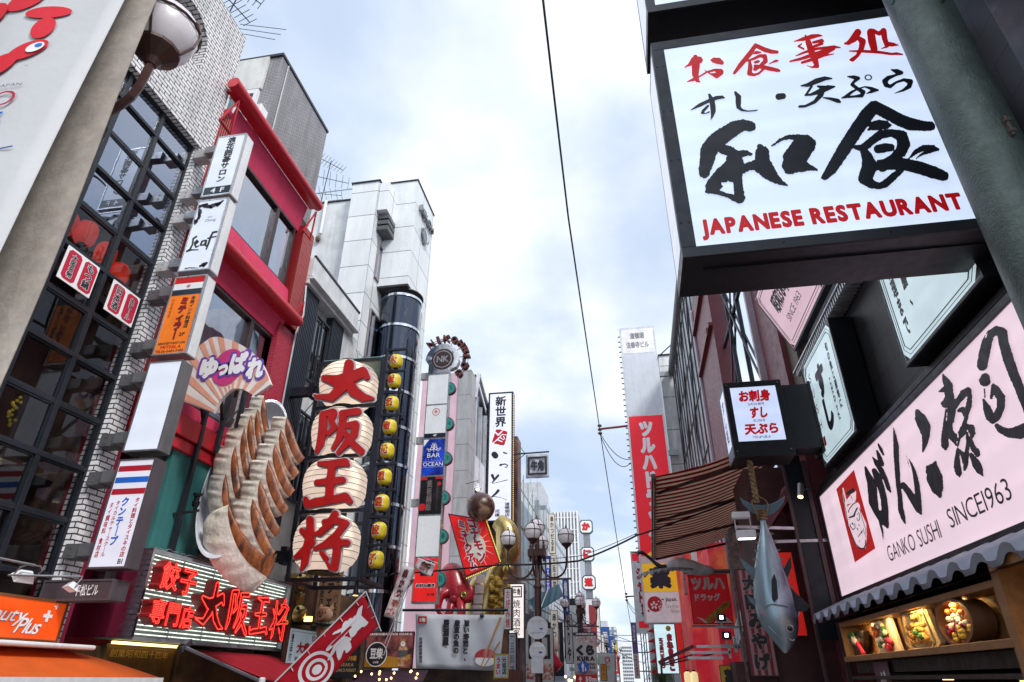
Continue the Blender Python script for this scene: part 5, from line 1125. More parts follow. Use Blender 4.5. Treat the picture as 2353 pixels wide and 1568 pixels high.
# wooden slat cafe signs
woodp = SPOT('brown plank',(.20,.12,.075),(.27,.165,.10),1.4,.3,.7,.6,.2,8,stretch=(6,6,.6))
for (x,a,lab,w) in ((-6.5,'カフェ','brown plank cafe sign with vertical black katakana and Latin letters',.5),(-6.98,'コブ','narrow brown plank sign beside the gold fish heads',.30)):
    F = camF(x,13.2,2.35); t = sign_box('plank_sign',lab,'sign',F,w,1.5,.05,woodp,woodp,0)
    if w > .4: text(F,'カフェ',.20,.34,.55,1.3,black_ink,t,True,.05); text(F,'大阪店',.05,.14,.55,1.1,black_ink,t,True,.03)
    else: text(F,'カブ',.06,.22,.5,1.0,black_ink,t,True,.04)
    if w > .4: text(lambda a,b,c=0.0,F=F: F(.46-b,1.35-a,c),'SHIBA CAFE',.0,1.0,.0,.09,black_ink,t,off=.0,c=.008)
for k,(x,z,s) in enumerate(((-6.68,2.72,.72),(-6.78,3.02,.62),(-6.74,3.34,.6))):
    t = thing('gold_fish_head',('golden fish head sculpture','middle golden fish head sculpture','upper golden fish head sculpture')[k]+' beside the plank signs under the lantern frame','sculpture',(x,12.7,z),'golden fish heads')
    m = MB(); sp = spl([(x-.35,12.9,z+.12),(x-.1,12.75,z+.04),(x+.15,12.6,z-.02),(x+.33,12.5,z+.06)],16); m.tube(sp,[s*(.06+.2*math.sin(math.pi*min(1,(i+3)/16)*.62)) if i < 12 else s*(.19-.035*(i-11)) for i in range(17)],12); m.build('head',gold,t,True)
    m = MB(); m.ball((x+.18,12.44,z+.09),.035,8,6); m.build('eye',black_ink,t,True)
t = thing('dog_figure','shiba dog figure with green scarf peeking over the black rail','figure',(-6.1,12.8,2.3))
m = MB(); m.ball((-6.09,12.8,2.72),(.16,.14,.15),16,12); m.ball((-6.09,12.67,2.66),(.08,.08,.06),12,8); m.ball((-6.09,12.85,2.45),(.15,.13,.2),14,10)
for s_ in (-1,1): m.lathe((-6.09+s_*.10,12.82,2.82),[(.06,0),(.035,.07),(.004,.12)],8,(s_*.3,0,1))
m.build('body',SPOT('shiba fur',(.24,.08,.025),(.55,.36,.25),6,.38,.6,.8),t,True)
m = MB(); m.tube([(-6.09+.17*math.cos(2*math.pi*q/14),12.84+.14*math.sin(2*math.pi*q/14),2.55+.02*math.sin(q)) for q in range(15)],.04,8); m.build('scarf',SPOT('green scarf',(.02,.10,.05),(.4,.42,.36),18),t,True)
m = MB(); m.ball((-6.15,12.68,2.75),.018,8,6); m.ball((-6.03,12.68,2.75),.018,8,6); m.ball((-6.09,12.585,2.675),.024,8,6); m.build('eye',black_ink,t,True)
floodlight('spotlight','glowing amber square floodlight beside the gold fish head',(-6.33,12.6,2.63),(.2,-.9,-.1),(-6.4,12.6,2.55),None,.9,M('amber lens',(1,.8,.2),.3,emit=2.5,ecol=(1,.72,.12),grime=0))
t = thing('spotlight','black hanging spotlight with warm lens under the lantern ladder','lamp',(-4.85,11.3,2.85))
m = MB(); m.lathe((-4.85,11.3,2.9),[(.055,0),(.04,.12),(.03,.2),(.03,.3)],12); m.build('head',black_metal,t,True); m = MB(); m.lathe((-4.85,11.3,2.895),[(.045,0),(.045,.003)],12); m.build('lens',bulb_warm,t)
m = MB(); m.tube([(-6.8,12.5,2.57),(-5.7,12.5,2.50)],.025,6); m.ball((-6.12,12.45,2.47),.06,8,6); tag(m.build('rail',black_metal),'thin black rail in front of the dog figure','rail')
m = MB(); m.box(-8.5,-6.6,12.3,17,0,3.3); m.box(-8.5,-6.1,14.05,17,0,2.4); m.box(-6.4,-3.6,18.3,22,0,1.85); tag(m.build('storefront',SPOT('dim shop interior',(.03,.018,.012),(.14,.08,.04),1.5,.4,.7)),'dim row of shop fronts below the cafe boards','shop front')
m = MB(); rnd = random.Random(2)
for k in range(14): m.ball((-5.7+rnd.uniform(0,1.3),13.5+rnd.uniform(0,.3),1.66+rnd.uniform(-.08,.12)),.022,8,6)
tag(m.build('bulb_string',bulb_warm),'string of small warm bulbs under the purple fringe','light')
# ================================================================ RIGHT: black restaurant building
blackw = BRICK('black stone cladding',(.012,.012,.015),(.020,.020,.024),(.004,.004,.005),.62,.42,.012,.5,.45,.2,.8)
S_ = thing('restaurant_building','black clad sushi restaurant building on the right','building',(4.5,6,0))
m = MB(); m.box(3.76,8,1.2,12.45,0,13); m.build('wall',blackw,S_)
m = MB(); m.box(3.55,3.759,-4,12.4,2.62,2.76); m.box(3.55,3.759,4.2,12.4,4.72,4.80)
m.box(3.45,3.758,2.0,4.15,4.0,12.4); m.build('trim',M('satin black trim',(.012,.013,.017),.35,.2),S_,bevel=.01)
m = MB(); m.box(3.4,3.9,-1,3.9,8.4,12.5); m.build('stone_pier',SPOT('brown speckled stone',(.05,.035,.02),(.12,.085,.05),22,.4,.6),S_)
m = MB()
for k in range(34): m.box(3.50,3.75,8.7+.10*k,8.74+.10*k,6.86,6.98)
m.box(3.48,3.76,8.6,12.2,6.99,7.02); m.build('ribbed_soffit',pale_metal,S_)
# upright black fins and brown posts left of the big pink sign
m = MB(); m.box(2.98,3.03,12.46,12.52,1.2,5.6); m.box(3.34,3.42,12.46,12.56,1.2,5.3); tag(m.build('post',M('brown purple steel',(.09,.055,.06),.5,.2,grime=.3),bevel=.006),'two thin brown steel posts left of the pink restaurant sign','posts')
m = MB(); m.box(3.035,3.335,12.50,12.55,2.2,5.5); tag(m.build('fin_panel',M('dark teal panel',(.008,.013,.020),.45,.2)),'dark teal panel between the brown posts','panel')
m = MB(); m.box(2.5,3.5,12.47,12.5,3.80,3.85); tag(m.build('crossbar',pale_metal),'pale crossbar behind the hanging tuna','bar')

# ---- big backlit sign
signbody = M('sign black body',(.011,.012,.017),.38,.2,grime=.12,bmp=.25,bs_=160); lit_w = LIT('big lit face',(.66,.78,1.0),.40,.06,.7)
F = camF(.70,5.0,5.05); t = thing('restaurant_sign','huge backlit white sign reading Japanese restaurant with black brush characters','sign',F(1.35,0,-.36))
m = MB(); F.box(m,0,2.80,0,3.02,-.70,-.004); m.build('body',signbody,t,bevel=.008)
m = MB(); F.box(m,0,2.8,0,.115,-.003,.012); F.box(m,0,2.8,2.885,3.02,-.003,.012); F.box(m,0,.135,.115,2.885,-.003,.012); F.box(m,2.7,2.8,.115,2.885,-.003,.012); m.build('frame',M('sign rim',(.035,.04,.05),.4,.4,grime=.1),t,bevel=.006)
m = MB(); F.quad(m,.135,2.7,.115,2.885,.001); m.build('face',lit_w,t)
m = MB(); m.quad((.696,5.06,5.2),(.696,5.62,5.2),(.696,5.62,7.95),(.696,5.06,7.95)); m.build('side_face',LIT('side lit',(.80,.86,1.0),.25),t)
m = MB()
for b in (.4,1.2,1.9,2.6): m.lathe(F(.03,b,.012),[(.010,0),(.010,.004)],6,(0,-1,0)); m.lathe(F(.105,b,.012),[(.010,0),(.010,.004)],6,(0,-1,0))
for a in (.9,1.8): m.lathe(F(a,.06,.012),[(.010,0),(.010,.004)],6,(0,-1,0))
m.build('screw',black_metal,t)
m = MB(); m.box(.9,3.4,5.2,5.215,5.030,5.046); m.build('seam',black_metal,t)
sred = M('sign red',(.60,.004,.008),.4,emit=.12,ecol=(.62,.006,.01),grime=0,var=.04,bmp=0); sblk = M('sign brush black',(.010,.016,.026),.4,grime=0,var=.25,bmp=0)
f1,f2_,f3 = drawn('sign1','Y',4.99),drawn('sign2','Y',4.99),drawn('sign3','Y',4.99)
o_ = [[(85,453,4),(130,428,14),(185,385,40),(235,378,36)],[(195,345,22),(200,430,42),(195,520,34),(215,585,20),(238,598,8)],[(205,565,22),(115,597,5)],[(232,548,8),(310,500,9),(395,478,14),(448,500,34),(412,535,28),(350,520,8),(320,500,6),(290,482,4)],[(356,378,10),(385,380,28),(430,388,34),(462,405,22)]]
shoku = [[(805,228,20),(750,310,26),(650,430,24),(590,510,14),(578,516,5)],[(805,230,22),(900,275,25),(965,293,22),(1022,298,17)],[(782,318,5),(812,302,18),(855,302,9)],[(710,390,7),(780,368,13),(850,335,17),(900,340,22),(905,390,24),(850,440,16),(800,470,20)],[(800,402,13),(835,392,14)],[(745,395,14),(752,450,24),(742,515,24),(790,530,14),(835,515,12),(900,460,10)],[(800,440,16),(880,450,22),(960,468,22),(1025,482,19),(1045,487,13)],[(940,420,4),(972,402,7),(1010,388,14),(1034,385,7)]]
koto = [[(1195,190,4),(1290,165,20),(1380,140,24),(1440,130,16),(1478,132,6)],[(1308,128,8),(1340,200,30),(1372,300,34),(1408,380,32),(1428,440,22),(1375,452,8),(1325,434,3)],[(1272,214,7),(1238,240,10),(1290,264,11)],[(1390,200,14),(1475,182,20),(1494,190,8)],[(1400,240,16),(1480,212,14)],[(1215,336,6),(1300,300,13),(1440,262,14),(1600,246,17),(1662,252,6)],[(1155,392,9),(1250,370,15),(1400,322,22),(1530,288,28),(1590,262,22)],[(1275,405,13),(1400,366,18),(1500,332,12),(1595,318,5)]]
tokoro = [[(1840,98,36),(1800,160,38),(1745,205,22),(1708,212,10)],[(1828,140,18),(1888,190,34),(1878,255,28),(1835,335,18),(1785,375,22),(1768,376,14)],[(1972,98,40),(1985,190,42),(2005,265,36),(2030,300,12)],[(1995,80,20),(2055,112,20),(2100,85,32),(2112,160,28),(2130,215,26),(2200,222,20),(2248,228,6)],[(2140,240,14),(2078,264,4)],[(1758,288,7),(1900,290,15),(2060,300,15),(2180,318,13),(2232,314,15),(2292,322,8)]]
for s in (o_,shoku,koto,tokoro): brush(f1,s,sred,t,step=5,rough=1.0,c=.004)
su = [[(65,472,4),(150,425,18),(240,382,18),(320,350,20),(380,342,16),(400,350,7)],[(252,320,14),(276,372,26),(286,430,28),(290,480,26),(280,530,14),(266,566,3)],[(238,430,12),(192,478,16),(178,500,11),(215,505,5),(250,490,8)]]
shi = [[(510,296,13),(540,340,28),(540,400,28),(542,440,22),(572,470,13),(630,482,7),(700,478,7),(728,472,6)]]
dot = [[(942,338,33),(985,332,30)]]
ten = [[(1165,230,7),(1230,222,20),(1320,182,28),(1400,157,22),(1468,157,8)],[(1205,324,9),(1260,318,13),(1345,288,26),(1430,250,28),(1498,238,9)],[(1270,235,12),(1240,280,12),(1212,320,10)],[(1330,235,10),(1390,250,24),(1362,320,26),(1300,390,18),(1210,432,13),(1150,437,14)],[(1388,348,7),(1460,360,15),(1530,380,22),(1550,390,13)]]
pu_ = [[(1630,138,7),(1690,145,20),(1735,155,18),(1690,190,14),(1672,218,18),(1725,258,18),(1782,292,24),(1768,328,20),(1700,336,12),(1635,342,12)],[(1570,352,7),(1612,338,18),(1668,292,14),(1740,255,7),(1800,240,8),(1865,258,18),(1932,273,8)],[(1930,275,8),(1865,288,16),(1815,308,4)]]
ra_ = [[(2062,70,7),(2118,88,26),(2162,100,20),(2105,125,12),(2030,152,22),(1998,185,28),(2010,222,24),(2052,238,18),(2112,195,12),(2188,170,16),(2252,190,28),(2240,235,24),(2180,275,13),(2095,306,3)]]
for s in (su,shi,dot,ten,pu_,ra_): brush(f2_,s,sblk,t,step=5,rough=.7,c=.004)
m = MB(); m.grid([[f2_(1833+r*math.cos(a),147+r*.8*math.sin(a),.004) for a in [2*math.pi*q/20 for q in range(21)]] for r in (24,38)]); m.build('lettering',sblk,t)
wa = [[(540,275,44),(470,262,50),(400,290,64),(310,350,70),(230,410,74),(180,480,74),(165,560,64),(145,640,54),(140,675,46)],[(280,460,40),(360,490,46),(420,530,46)],[(420,520,36),(500,502,26),(546,516,12)],[(400,560,72),(420,620,70),(380,680,76)],[(400,600,70),(290,700,70),(215,790,66),(170,838,20)],[(155,838,12),(260,845,20),(340,865,22),(440,910,30),(470,892,26)],[(430,680,42),(430,760,40),(440,860,44),(452,895,38)],[(430,660,40),(520,620,36),(600,600,44)],[(622,455,30),(640,500,60),(640,580,64),(690,650,60),(740,710,44),(800,758,24),(855,780,8)],[(600,640,30),(680,690,40),(760,740,30)],[(725,440,7),(800,388,13),(870,364,18),(940,370,28),(1020,390,46),(1068,420,40)],[(955,400,46),(960,470,88),(925,550,106),(885,610,76),(862,655,30)],[(1050,450,48),(980,540,58)],[(900,620,58),(1000,618,48),(1060,630,26),(1112,650,8)]]
shk = [[(1600,108,54),(1540,180,62),(1450,310,60),(1340,480,58),(1240,640,48),(1185,705,32),(1160,718,14)],[(1610,103,52),(1720,160,54),(1830,220,54),(1920,255,56),(2030,270,44),(2090,272,42),(2112,282,22)],[(1556,304,8),(1590,270,38),(1650,262,46),(1710,262,36),(1745,263,14)],[(1415,450,12),(1510,462,34),(1580,405,36),(1660,345,38),(1760,330,34),(1845,360,52),(1862,430,56),(1838,492,50),(1770,550,40),(1680,620,48)],[(1640,470,38),(1700,458,40),(1750,457,34)],[(1520,490,36),(1560,560,58),(1560,640,66),(1528,720,60),(1580,772,38),(1650,790,28),(1700,772,34),(1780,702,32),(1840,655,22)],[(1620,610,44),(1740,600,50),(1860,600,52),(2000,632,56),(2120,672,54),(2205,702,44)],[(1905,552,6),(1970,490,22),(2040,460,28),(2110,466,32),(2158,474,13)],[(1970,552,4),(2020,512,12),(2100,490,13)]]
brush(f3,wa,sblk,t,neg=[[(712,590,3),(760,575,5),(800,602,4)],[(762,615,5),(772,640,7),(785,665,4)],[(780,688,4),(828,678,3)],[(300,770,14),(345,790,34),(345,820,34),(390,850,8)]],step=6,rough=4,c=.004)
brush(f3,shk,sblk,t,neg=[[(1590,455,4),(1580,490,5),(1605,540,5),(1625,575,3)],[(1560,280,3),(1540,300,6)],[(2030,490,3),(1960,540,4)]],step=6,rough=2.5,c=.004)
text(F,'JAPANESE RESTAURANT',.205,2.46,.172,.42,sred,t,off=.06,c=.006,res=60,gap=.055)
m = MB(); m.box(2.6,3.76,5.25,5.45,6.3,6.7); m.box(2.8,3.76,5.25,5.45,8.1,8.35); m.build('wall_bracket',signbody,t)
# sign above it
F = camF(.72,5.0,8.62); t = thing('restaurant_sign','second black cased white sign above the huge Japanese restaurant sign','sign',F(1.35,0,-.4))
m = MB(); F.box(m,0,2.8,0,2.6,-.88,-.004); m.build('body',signbody,t,bevel=.008)
m = MB(); F.box(m,0,2.8,0,.115,-.003,.012); F.box(m,0,2.8,2.5,2.6,-.003,.012); F.box(m,0,.1,.115,2.5,-.003,.012); F.box(m,2.7,2.8,.115,2.5,-.003,.012); m.build('frame',M('sign rim',(.035,.04,.05),.4,.4,grime=.1),t)
m = MB(); F.quad(m,.1,2.7,.115,2.5,.001); m.build('face',lit_w,t)
m = MB(); m.quad((.716,5.06,8.75),(.716,5.75,8.75),(.716,5.75,11.1),(.716,5.06,11.1)); m.build('side_face',LIT('side lit',(.80,.86,1.0),.25),t)
# small sign with white diamonds by the pole
t = thing('diamond_sign','pale sign panel with white diamonds behind the steel pole','sign',(3.95,5.0,7.56)); F = camF(3.45,4.98,7.60)
m = MB(); F.box(m,0,.72,0,2.2,-.05,0); m.build('panel',LIT('pale blue lit',(.42,.50,.66),.28),t)
m = MB()
for b in (.30,1.2): F.poly(m,[(.42,b-.36),(.58,b),(.42,b+.36),(.26,b)],.004)
m.build('diamond',LIT('white diamond',(.75,.82,1.0),.45),t)
m = MB(); m.box(4.17,4.5,4.7,5.1,7.2,10); m.build('edge',signbody,t)

# ---- steel pole close by
t = thing('utility_pole','thick weathered green grey steel pole crossing the right corner','pole',(2.83,4,0))
pm = SPOT('green grey steel',(.060,.085,.080),(.13,.17,.155),2.6,.35,.7,.36,.35,55,.35,(1,1,.5))
m = MB(); m.lathe((2.83,4,0),[(.235,0),(.205,11)],32); m.build('shaft',pm,t,True)
m = MB()
for (z,a) in ((5.05,.15),(6.55,.1)):
    d = Vector((math.sin(a),-math.cos(a),0)); u = Vector((d.y,-d.x,0)); c = Vector((2.83,4,z))+d*.225
    m.bar(c+Vector((0,0,-.09)),c+Vector((0,0,.09)),.055,.022); m.bar(c+d*.02+Vector((0,0,.05))-u*.02,c+d*.02+Vector((0,0,.05))+u*.02,.03,.03); m.bar(c+d*.02+Vector((0,0,-.05))-u*.02,c+d*.02+Vector((0,0,-.05))+u*.02,.03,.03)
m.build('step_bracket',M('rusty bracket',(.12,.10,.085),.6,.4),t,bevel=.004)
m = MB(); m.tube([(2.65,3.85,7.0),(2.60,3.8,6.8),(2.57,3.82,6.68),(2.54,3.85,6.62)],.012,5); m.build('loose_tape',M('teal tape',(.04,.10,.10),.7),t)

# ---- pink restaurant fascia sign
pink = LIT('pink lit sheet',(.92,.71,.81),.345,.06,.45)
F = rightF(3.5,12.44,2.78); t = thing('fascia_sign','long pink lit restaurant sign with black brush kana and red face emblem','sign',F(4.5,0,-.12))
m = MB(); F.box(m,0,9.5,0,1.87,-.26,-.004); F.box(m,0,9.5,0,.085,-.003,.025); F.box(m,0,9.5,1.785,1.87,-.003,.025); F.box(m,0,.085,.085,1.785,-.003,.025); m.build('frame',M('fascia frame',(.030,.030,.040),.4,.4,grime=.2),t,bevel=.006)
m = MB(); F.quad(m,.085,9.5,.085,1.785,.001); m.build('face',pink,t)
ga = drawn('gan','X',3.49); g2 = drawn('gan2','X',3.49)
gan_k = M('fascia black',(.016,.016,.026),.45,grime=0,var=.2,bmp=0)
brush(ga,[[(124,800,13),(150,880,32),(190,970,48),(215,1100,62),(230,1210,68),(270,1310,58),(320,1400,54),(370,1470,38),(388,1512,16)],[(228,840,30),(270,920,46),(310,1040,42),(340,1180,44),(355,1320,46),(368,1450,34)],[(290,1400,18),(312,1500,15),(330,1580,11),(337,1672,2)],[(208,680,6),(260,750,32),(320,850,32),(370,960,28),(400,1050,26),(426,1096,8)],[(262,605,12),(290,680,28),(325,760,22),(336,786,8)],[(278,528,12),(310,590,20),(338,650,12)]],gan_k,t,neg=[[(270,1060,5),(288,1180,17),(300,1300,15)]],step=7,rough=2,c=.004)
brush(ga,[[(457,328,3),(475,430,20),(490,550,34),(495,700,33),(505,850,31),(515,1000,29),(535,1150,29),(545,1300,33),(575,1400,28),(597,1466,10)],[(530,1040,28),(572,1012,36),(630,1080,38),(700,1190,46),(760,1300,42),(787,1352,14)],[(778,1320,22),(752,1150,38),(737,1000,32),(706,850,24),(672,760,14),(642,700,3)],[(608,640,2),(640,780,4),(655,800,2)]],gan_k,t,step=7,rough=2.5,c=.004)
brush(ga,[[(745,142,32),(782,222,68),(830,320,74),(845,420,50),(835,510,34),(810,612,12)]],gan_k,t,step=7,rough=2.5,c=.004)
brush(ga,[[(960,738,16),(930,830,74),(950,930,98),(980,1050,74),(1012,1142,24)],[(858,788,13),(880,850,40)]],gan_k,t,step=7,rough=2.5,c=.004)
brush(g2,[[(380,592,13),(402,640,32),(430,690,42)],[(345,742,10),(400,720,32)],[(430,720,40),(440,800,44),(400,860,38),(370,852,14)],[(440,830,42),(480,862,46),(522,830,28),(570,762,36),(612,735,32),(628,790,24),(620,880,28),(590,950,32),(560,905,22),(530,920,18)],[(405,912,9),(390,1040,13),(392,1160,32),(396,1240,38),(402,1282,14)],[(460,880,42),(450,1000,36),(430,1120,42),(480,1180,38),(530,1160,28),(572,1060,22),(600,980,18)],[(480,1190,22),(500,1242,8)],[(514,1254,8),(530,1180,14),(580,1130,14),(600,1060,10)],[(590,1050,8),(640,1085,36),(652,1130,30),(650,1160,18)],[(600,1130,14),(610,1220,18),(600,1330,22),(590,1420,24),(580,1472,14)],[(515,1282,14),(510,1360,24),(510,1440,34),(525,1500,32),(532,1536,10)],[(530,1292,12),(570,1340,28),(580,1400,24)],[(630,1180,18),(660,1270,28),(700,1330,26)],[(640,1330,18),(690,1420,42),(720,1480,34),(752,1532,6)],[(702,1270,6),(712,1310,12)]],gan_k,t,neg=[[(475,1040,8),(480,1100,8)],[(530,1010,7),(528,1070,7)],[(515,1130,6),(518,1170,6)]],step=6,rough=3,c=.004)
brush(g2,[[(745,500,50),(762,400,52),(787,290,50),(822,205,38),(880,172,42),(930,192,50),(947,290,48),(990,440,52),(1040,580,48),(1090,700,46),(1150,860,42),(1195,980,44),(1200,1060,48),(1100,1122,66),(1000,1132,44),(920,1100,34),(882,1062,22)],[(770,640,56),(772,615,44)],[(765,720,8),(770,800,6)],[(758,820,12),(790,900,38),(820,980,44),(842,1020,28),(880,980,38),(920,890,38),(920,800,42),(870,722,38),(850,690,22),(832,800,16)]],gan_k,t,neg=[[(850,800,8),(862,900,12)],[(790,200,3),(775,240,6)]],step=6,rough=3,c=.004)
text(F,'GANKO SUSHI',2.62,4.35,.26,.46,gan_k,t,off=-.004,c=.008,gap=.09); text(F,'SINCE1963',4.62,5.95,.30,.50,gan_k,t,off=-.004,c=.008,gap=.09)
m = MB(); fc = drawn('face','X',3.49); m.add([fc(648,408,.0),fc(865,170,.0),fc(1128,1133,.0),fc(877,1305,.0)],[(0,1,2,3)]); m.build('red_panel',M('emblem red',(.55,.010,.010),.45,emit=.14,ecol=(.7,.01,.01),grime=0),t)
wh = M('emblem white',(.82,.72,.76),.5,emit=.26,ecol=(.9,.7,.78),grime=0,bmp=0)
brush(fc,[[(800,560,30),(850,520,44),(870,450,24)],[(730,400,10),(760,560,20),(790,760,14),(810,850,10)],[(840,640,50),(880,620,60),(915,650,30)],[(880,720,80),(930,850,90),(950,960,75),(960,1060,60),(980,1110,34)],[(840,820,40),(880,950,40),(930,1080,40)]],wh,t,step=7,rough=0,c=.003,name='face_emblem')
brush(fc,[[(790,460,18),(830,440,26),(862,430,20),(850,400,10)],[(720,390,4),(740,480,3),(752,590,4),(775,700,3),(800,850,5)],[(742,480,3),(760,560,3)],[(800,680,4),(820,640,5),(860,590,6),(905,565,6)],[(835,490,3),(850,540,3)],[(815,755,9),(870,735,12),(885,690,9),(910,640,9)],[(820,830,4),(830,870,5),(860,905,5),(885,880,4),(880,830,4)],[(850,825,9),(862,845,5)],[(905,760,4),(920,795,4),(940,780,4),(938,720,4),(925,690,4)],[(915,715,7)],[(905,885,4),(920,905,6)],[(930,840,4),(938,860,3)],[(920,990,4),(945,960,5),(972,915,5),(968,950,3)],[(938,1040,5),(936,1055,3)],[(810,870,3),(850,980,4),(890,1080,6),(940,1130,8),(990,1140,9),(1015,1090,8),(1012,1030,5)],[(935,640,3),(975,780,3),(1015,900,3),(1015,1000,3)],[(985,890,3),(1000,960,3)],[(770,650,3)],[(780,690,3)],[(785,610,3)],[(805,560,3)],[(820,540,3)],[(865,500,3)],[(885,520,3)],[(875,540,3)]],gan_k,t,step=4,rough=0,c=.006,name='face_drawing')

# ---- diamond-cornered pale signs on the wall
glow_b = LIT('pale cyan lit sheet',(.66,.84,.90),.30,.14,1.2)
def cut_border(F,w,h,q,d,mt,t):
    m = MB()
    for k in (0,.045):
        a0,a1,b0,b1 = d+k,w-d-k,d+k,h-d-k; c_ = q-k*.3; P = [(a0+c_,b0),(a1-c_,b0),(a1,b0+c_),(a1,b1-c_),(a1-c_,b1),(a0+c_,b1),(a0,b1-c_),(a0,b0+c_)]
        for i in range(8): m.bar(F(*P[i],.006),F(*P[(i+1)%8],.006),.018 if k else .008,.003)
    for (a,b,s1,s2) in ((d*.55,d*.55,1,1),(w-d*.55,d*.55,-1,1),(w-d*.55,h-d*.55,-1,-1),(d*.55,h-d*.55,1,-1)): F.poly(m,[(a,b),(a+s1*.11,b),(a,b+s2*.11)],.006)
    m.build('border',mt,t)
for (y,z,w,h,lab) in ((11.3,4.80,1.86,1.90,'pale lit wall sign with big black brush sushi and red Latin letters'),(7.45,4.87,1.95,1.9,'pale lit wall sign with brush dining characters behind the utility pole')):
    F = rightF(3.4,y,z); t = sign_box('wall_sign',lab,'sign',F,w,h,.34,signbody,glow_b,.035,'pale wall signs above the pink sign'); cut_border(F,w,h,.12,.08,black_ink,t)
    if y > 10:
        text(F,'すし',.62,1.10,.40,1.55,black_ink,t,True,.085,.010,res=60); text(F,'旬の魚と産地に',1.42,1.54,.52,1.66,black_ink,t,True,.05); text(F,'こだわった',1.22,1.32,.40,1.12,black_ink,t,True,.05)
        for k,ch in enumerate('SUSHI'): text(F,ch,.26,.37,1.46-.29*k,1.62-.29*k,red_ink,t,off=.0)
    else:
        text(F,'処',.95,1.6,.70,1.45,black_ink,t,off=.07,c=.010,res=60); text(F,'やお膳、',.52,.66,.50,1.5,black_ink,t,True,.05); text(F,'石料理まで',.25,.38,.28,1.55,black_ink,t,True,.05)
        m = MB(); F.annulus(m,1.62,1.42,.10,.14,.01); m.build('red_ring',red_ink,t)
# tilted pink sign leaning out of the wall
un, vn = Vector((0,-1,0)), Vector((-.40,0,.916)); F = Fr((3.42,11.55,7.17),un,vn); t = sign_box('leaning_sign','small pink sign leaning out under the huge sign with since 1963','sign',F,2.35,1.35,.16,M('grey sign edge',(.10,.10,.12),.4,.4),LIT('pink lit sheet two',(.80,.56,.64),.30,.07,.8),.04)
cut_border(F,2.35,1.35,.08,.10,gan_k,t)
text(F,'昭和38年創業',.45,1.9,.62,.98,gan_k,t,off=.05,slant=.15); text(F,'SINCE 1963',.62,1.55,.34,.48,gan_k,t,off=-.004)

# ---- cube sign with hanging tuna
F = camF(1.9,11.0,4.98); t = thing('cube_sign','black box sign with white lit face listing sashimi sushi tempura','sign',F(.5,0,-.25))
m = MB(); F.box(m,0,1.0,0,1.40,-.62,-.004); F.box(m,1.0,1.45,.12,1.30,-.5,-.05); F.box(m,1.45,1.9,.05,1.35,-.55,-.05); m.build('body',signbody,t,bevel=.012)
m = MB(); F.quad(m,.11,.89,.27,1.28,.002); m.build('face',LIT('cube lit face',(.62,.72,1.0),.38,.07),t)
m = MB(); m.quad((1.896,11.08,5.2),(1.896,11.54,5.2),(1.896,11.54,6.25),(1.896,11.08,6.25)); sf = m.build('side_face',LIT('cube side face',(.62,.70,.92),.35),t)
f4 = Fr((1.894,11.54,5.2),(0,-1,0),(0,0,1)); text(f4,'すし処',.12,.34,.12,.92,black_ink,t,True,.03)
text(F,'お刺身',.23,.77,.99,1.22,sred,t,off=.055,c=.008,slant=.08); text(F,'SASHIMI',.37,.64,.925,.97,black_ink,t,off=.0,c=.008); text(F,'すし',.36,.66,.68,.89,sred,t,off=.055,c=.008,slant=.15); text(F,'SUSHI',.41,.60,.615,.66,black_ink,t,off=.0,c=.008); text(F,'天ぷら',.23,.79,.38,.58,sred,t,off=.055,c=.008,slant=.08); text(F,'TENPURA',.35,.65,.31,.355,black_ink,t,off=.0,c=.008)
m = MB()
for a,b in ((.06,1.34),(.94,1.34),(.06,.1),(.94,.1)): m.lathe(F(a,b,.0),[(.012,0),(.012,.006)],6,(0,-1,0))
m.build('screw',grey_metal,t)
t = thing('tuna_sculpture','big blue silver tuna hanging head down by a rope','sculpture',(2.2,11.2,1.96))
tn = bpy.data.materials.new('tuna skin'); tn.use_nodes = True; N_,L_2,B_ = tn.node_tree.nodes, tn.node_tree.links, tn.node_tree.nodes['Principled BSDF']
tcx = N_.new('ShaderNodeTexCoord'); sx = N_.new('ShaderNodeSeparateXYZ'); L_2.new(tcx.outputs['Object'],sx.inputs[0])
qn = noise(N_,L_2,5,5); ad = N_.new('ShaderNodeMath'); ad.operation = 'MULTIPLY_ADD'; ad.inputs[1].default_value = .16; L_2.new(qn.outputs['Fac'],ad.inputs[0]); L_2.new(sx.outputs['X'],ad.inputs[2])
rp = ramp(N_,L_2,ad.outputs[0],[(.0,(.30,.42,.50)),(.07,(.52,.66,.74)),(.14,(.34,.45,.54)),(.24,(.17,.20,.28)),(.36,(.035,.035,.06))]); L_2.new(rp.outputs[0],B_.inputs['Base Color'])  # silver belly to dark back, plus a pale highlight band painted in
B_.inputs['Metallic'].default_value = .45; B_.inputs['Roughness'].default_value = .24; bump(N_,L_2,B_,noise(N_,L_2,30,3).outputs['Fac'],.12,.01)
ax = spl([(2.215,4.06),(2.22,3.85),(2.20,3.5),(2.175,3.1),(2.17,2.7),(2.19,2.4),(2.22,2.15),(2.20,1.97)],40); wd = spl([(.030,.030),(.055,.05),(.15,.11),(.245,.17),(.30,.22),(.285,.22),(.17,.15),(.025,.03)],40)
m = MB(); rows = []
for (x,z),(w,d) in zip(ax,wd): rows.append([(x+w*math.cos(2*math.pi*k/24), 11.25+d*math.sin(2*math.pi*k/24), z) for k in range(25)])
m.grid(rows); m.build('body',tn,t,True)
fin_m = M('tuna fin',(.10,.17,.21),.35,.4,grime=.1); darkfin = M('dark fin',(.015,.018,.028),.4,.3)
def fin(pts,y,th,mt,name='fin'): 
    m = MB(); m.prism(pts,lambda a,b,d:(a,y+d,b),-th,th); return m.build(name,mt,t,bevel=th*.6)
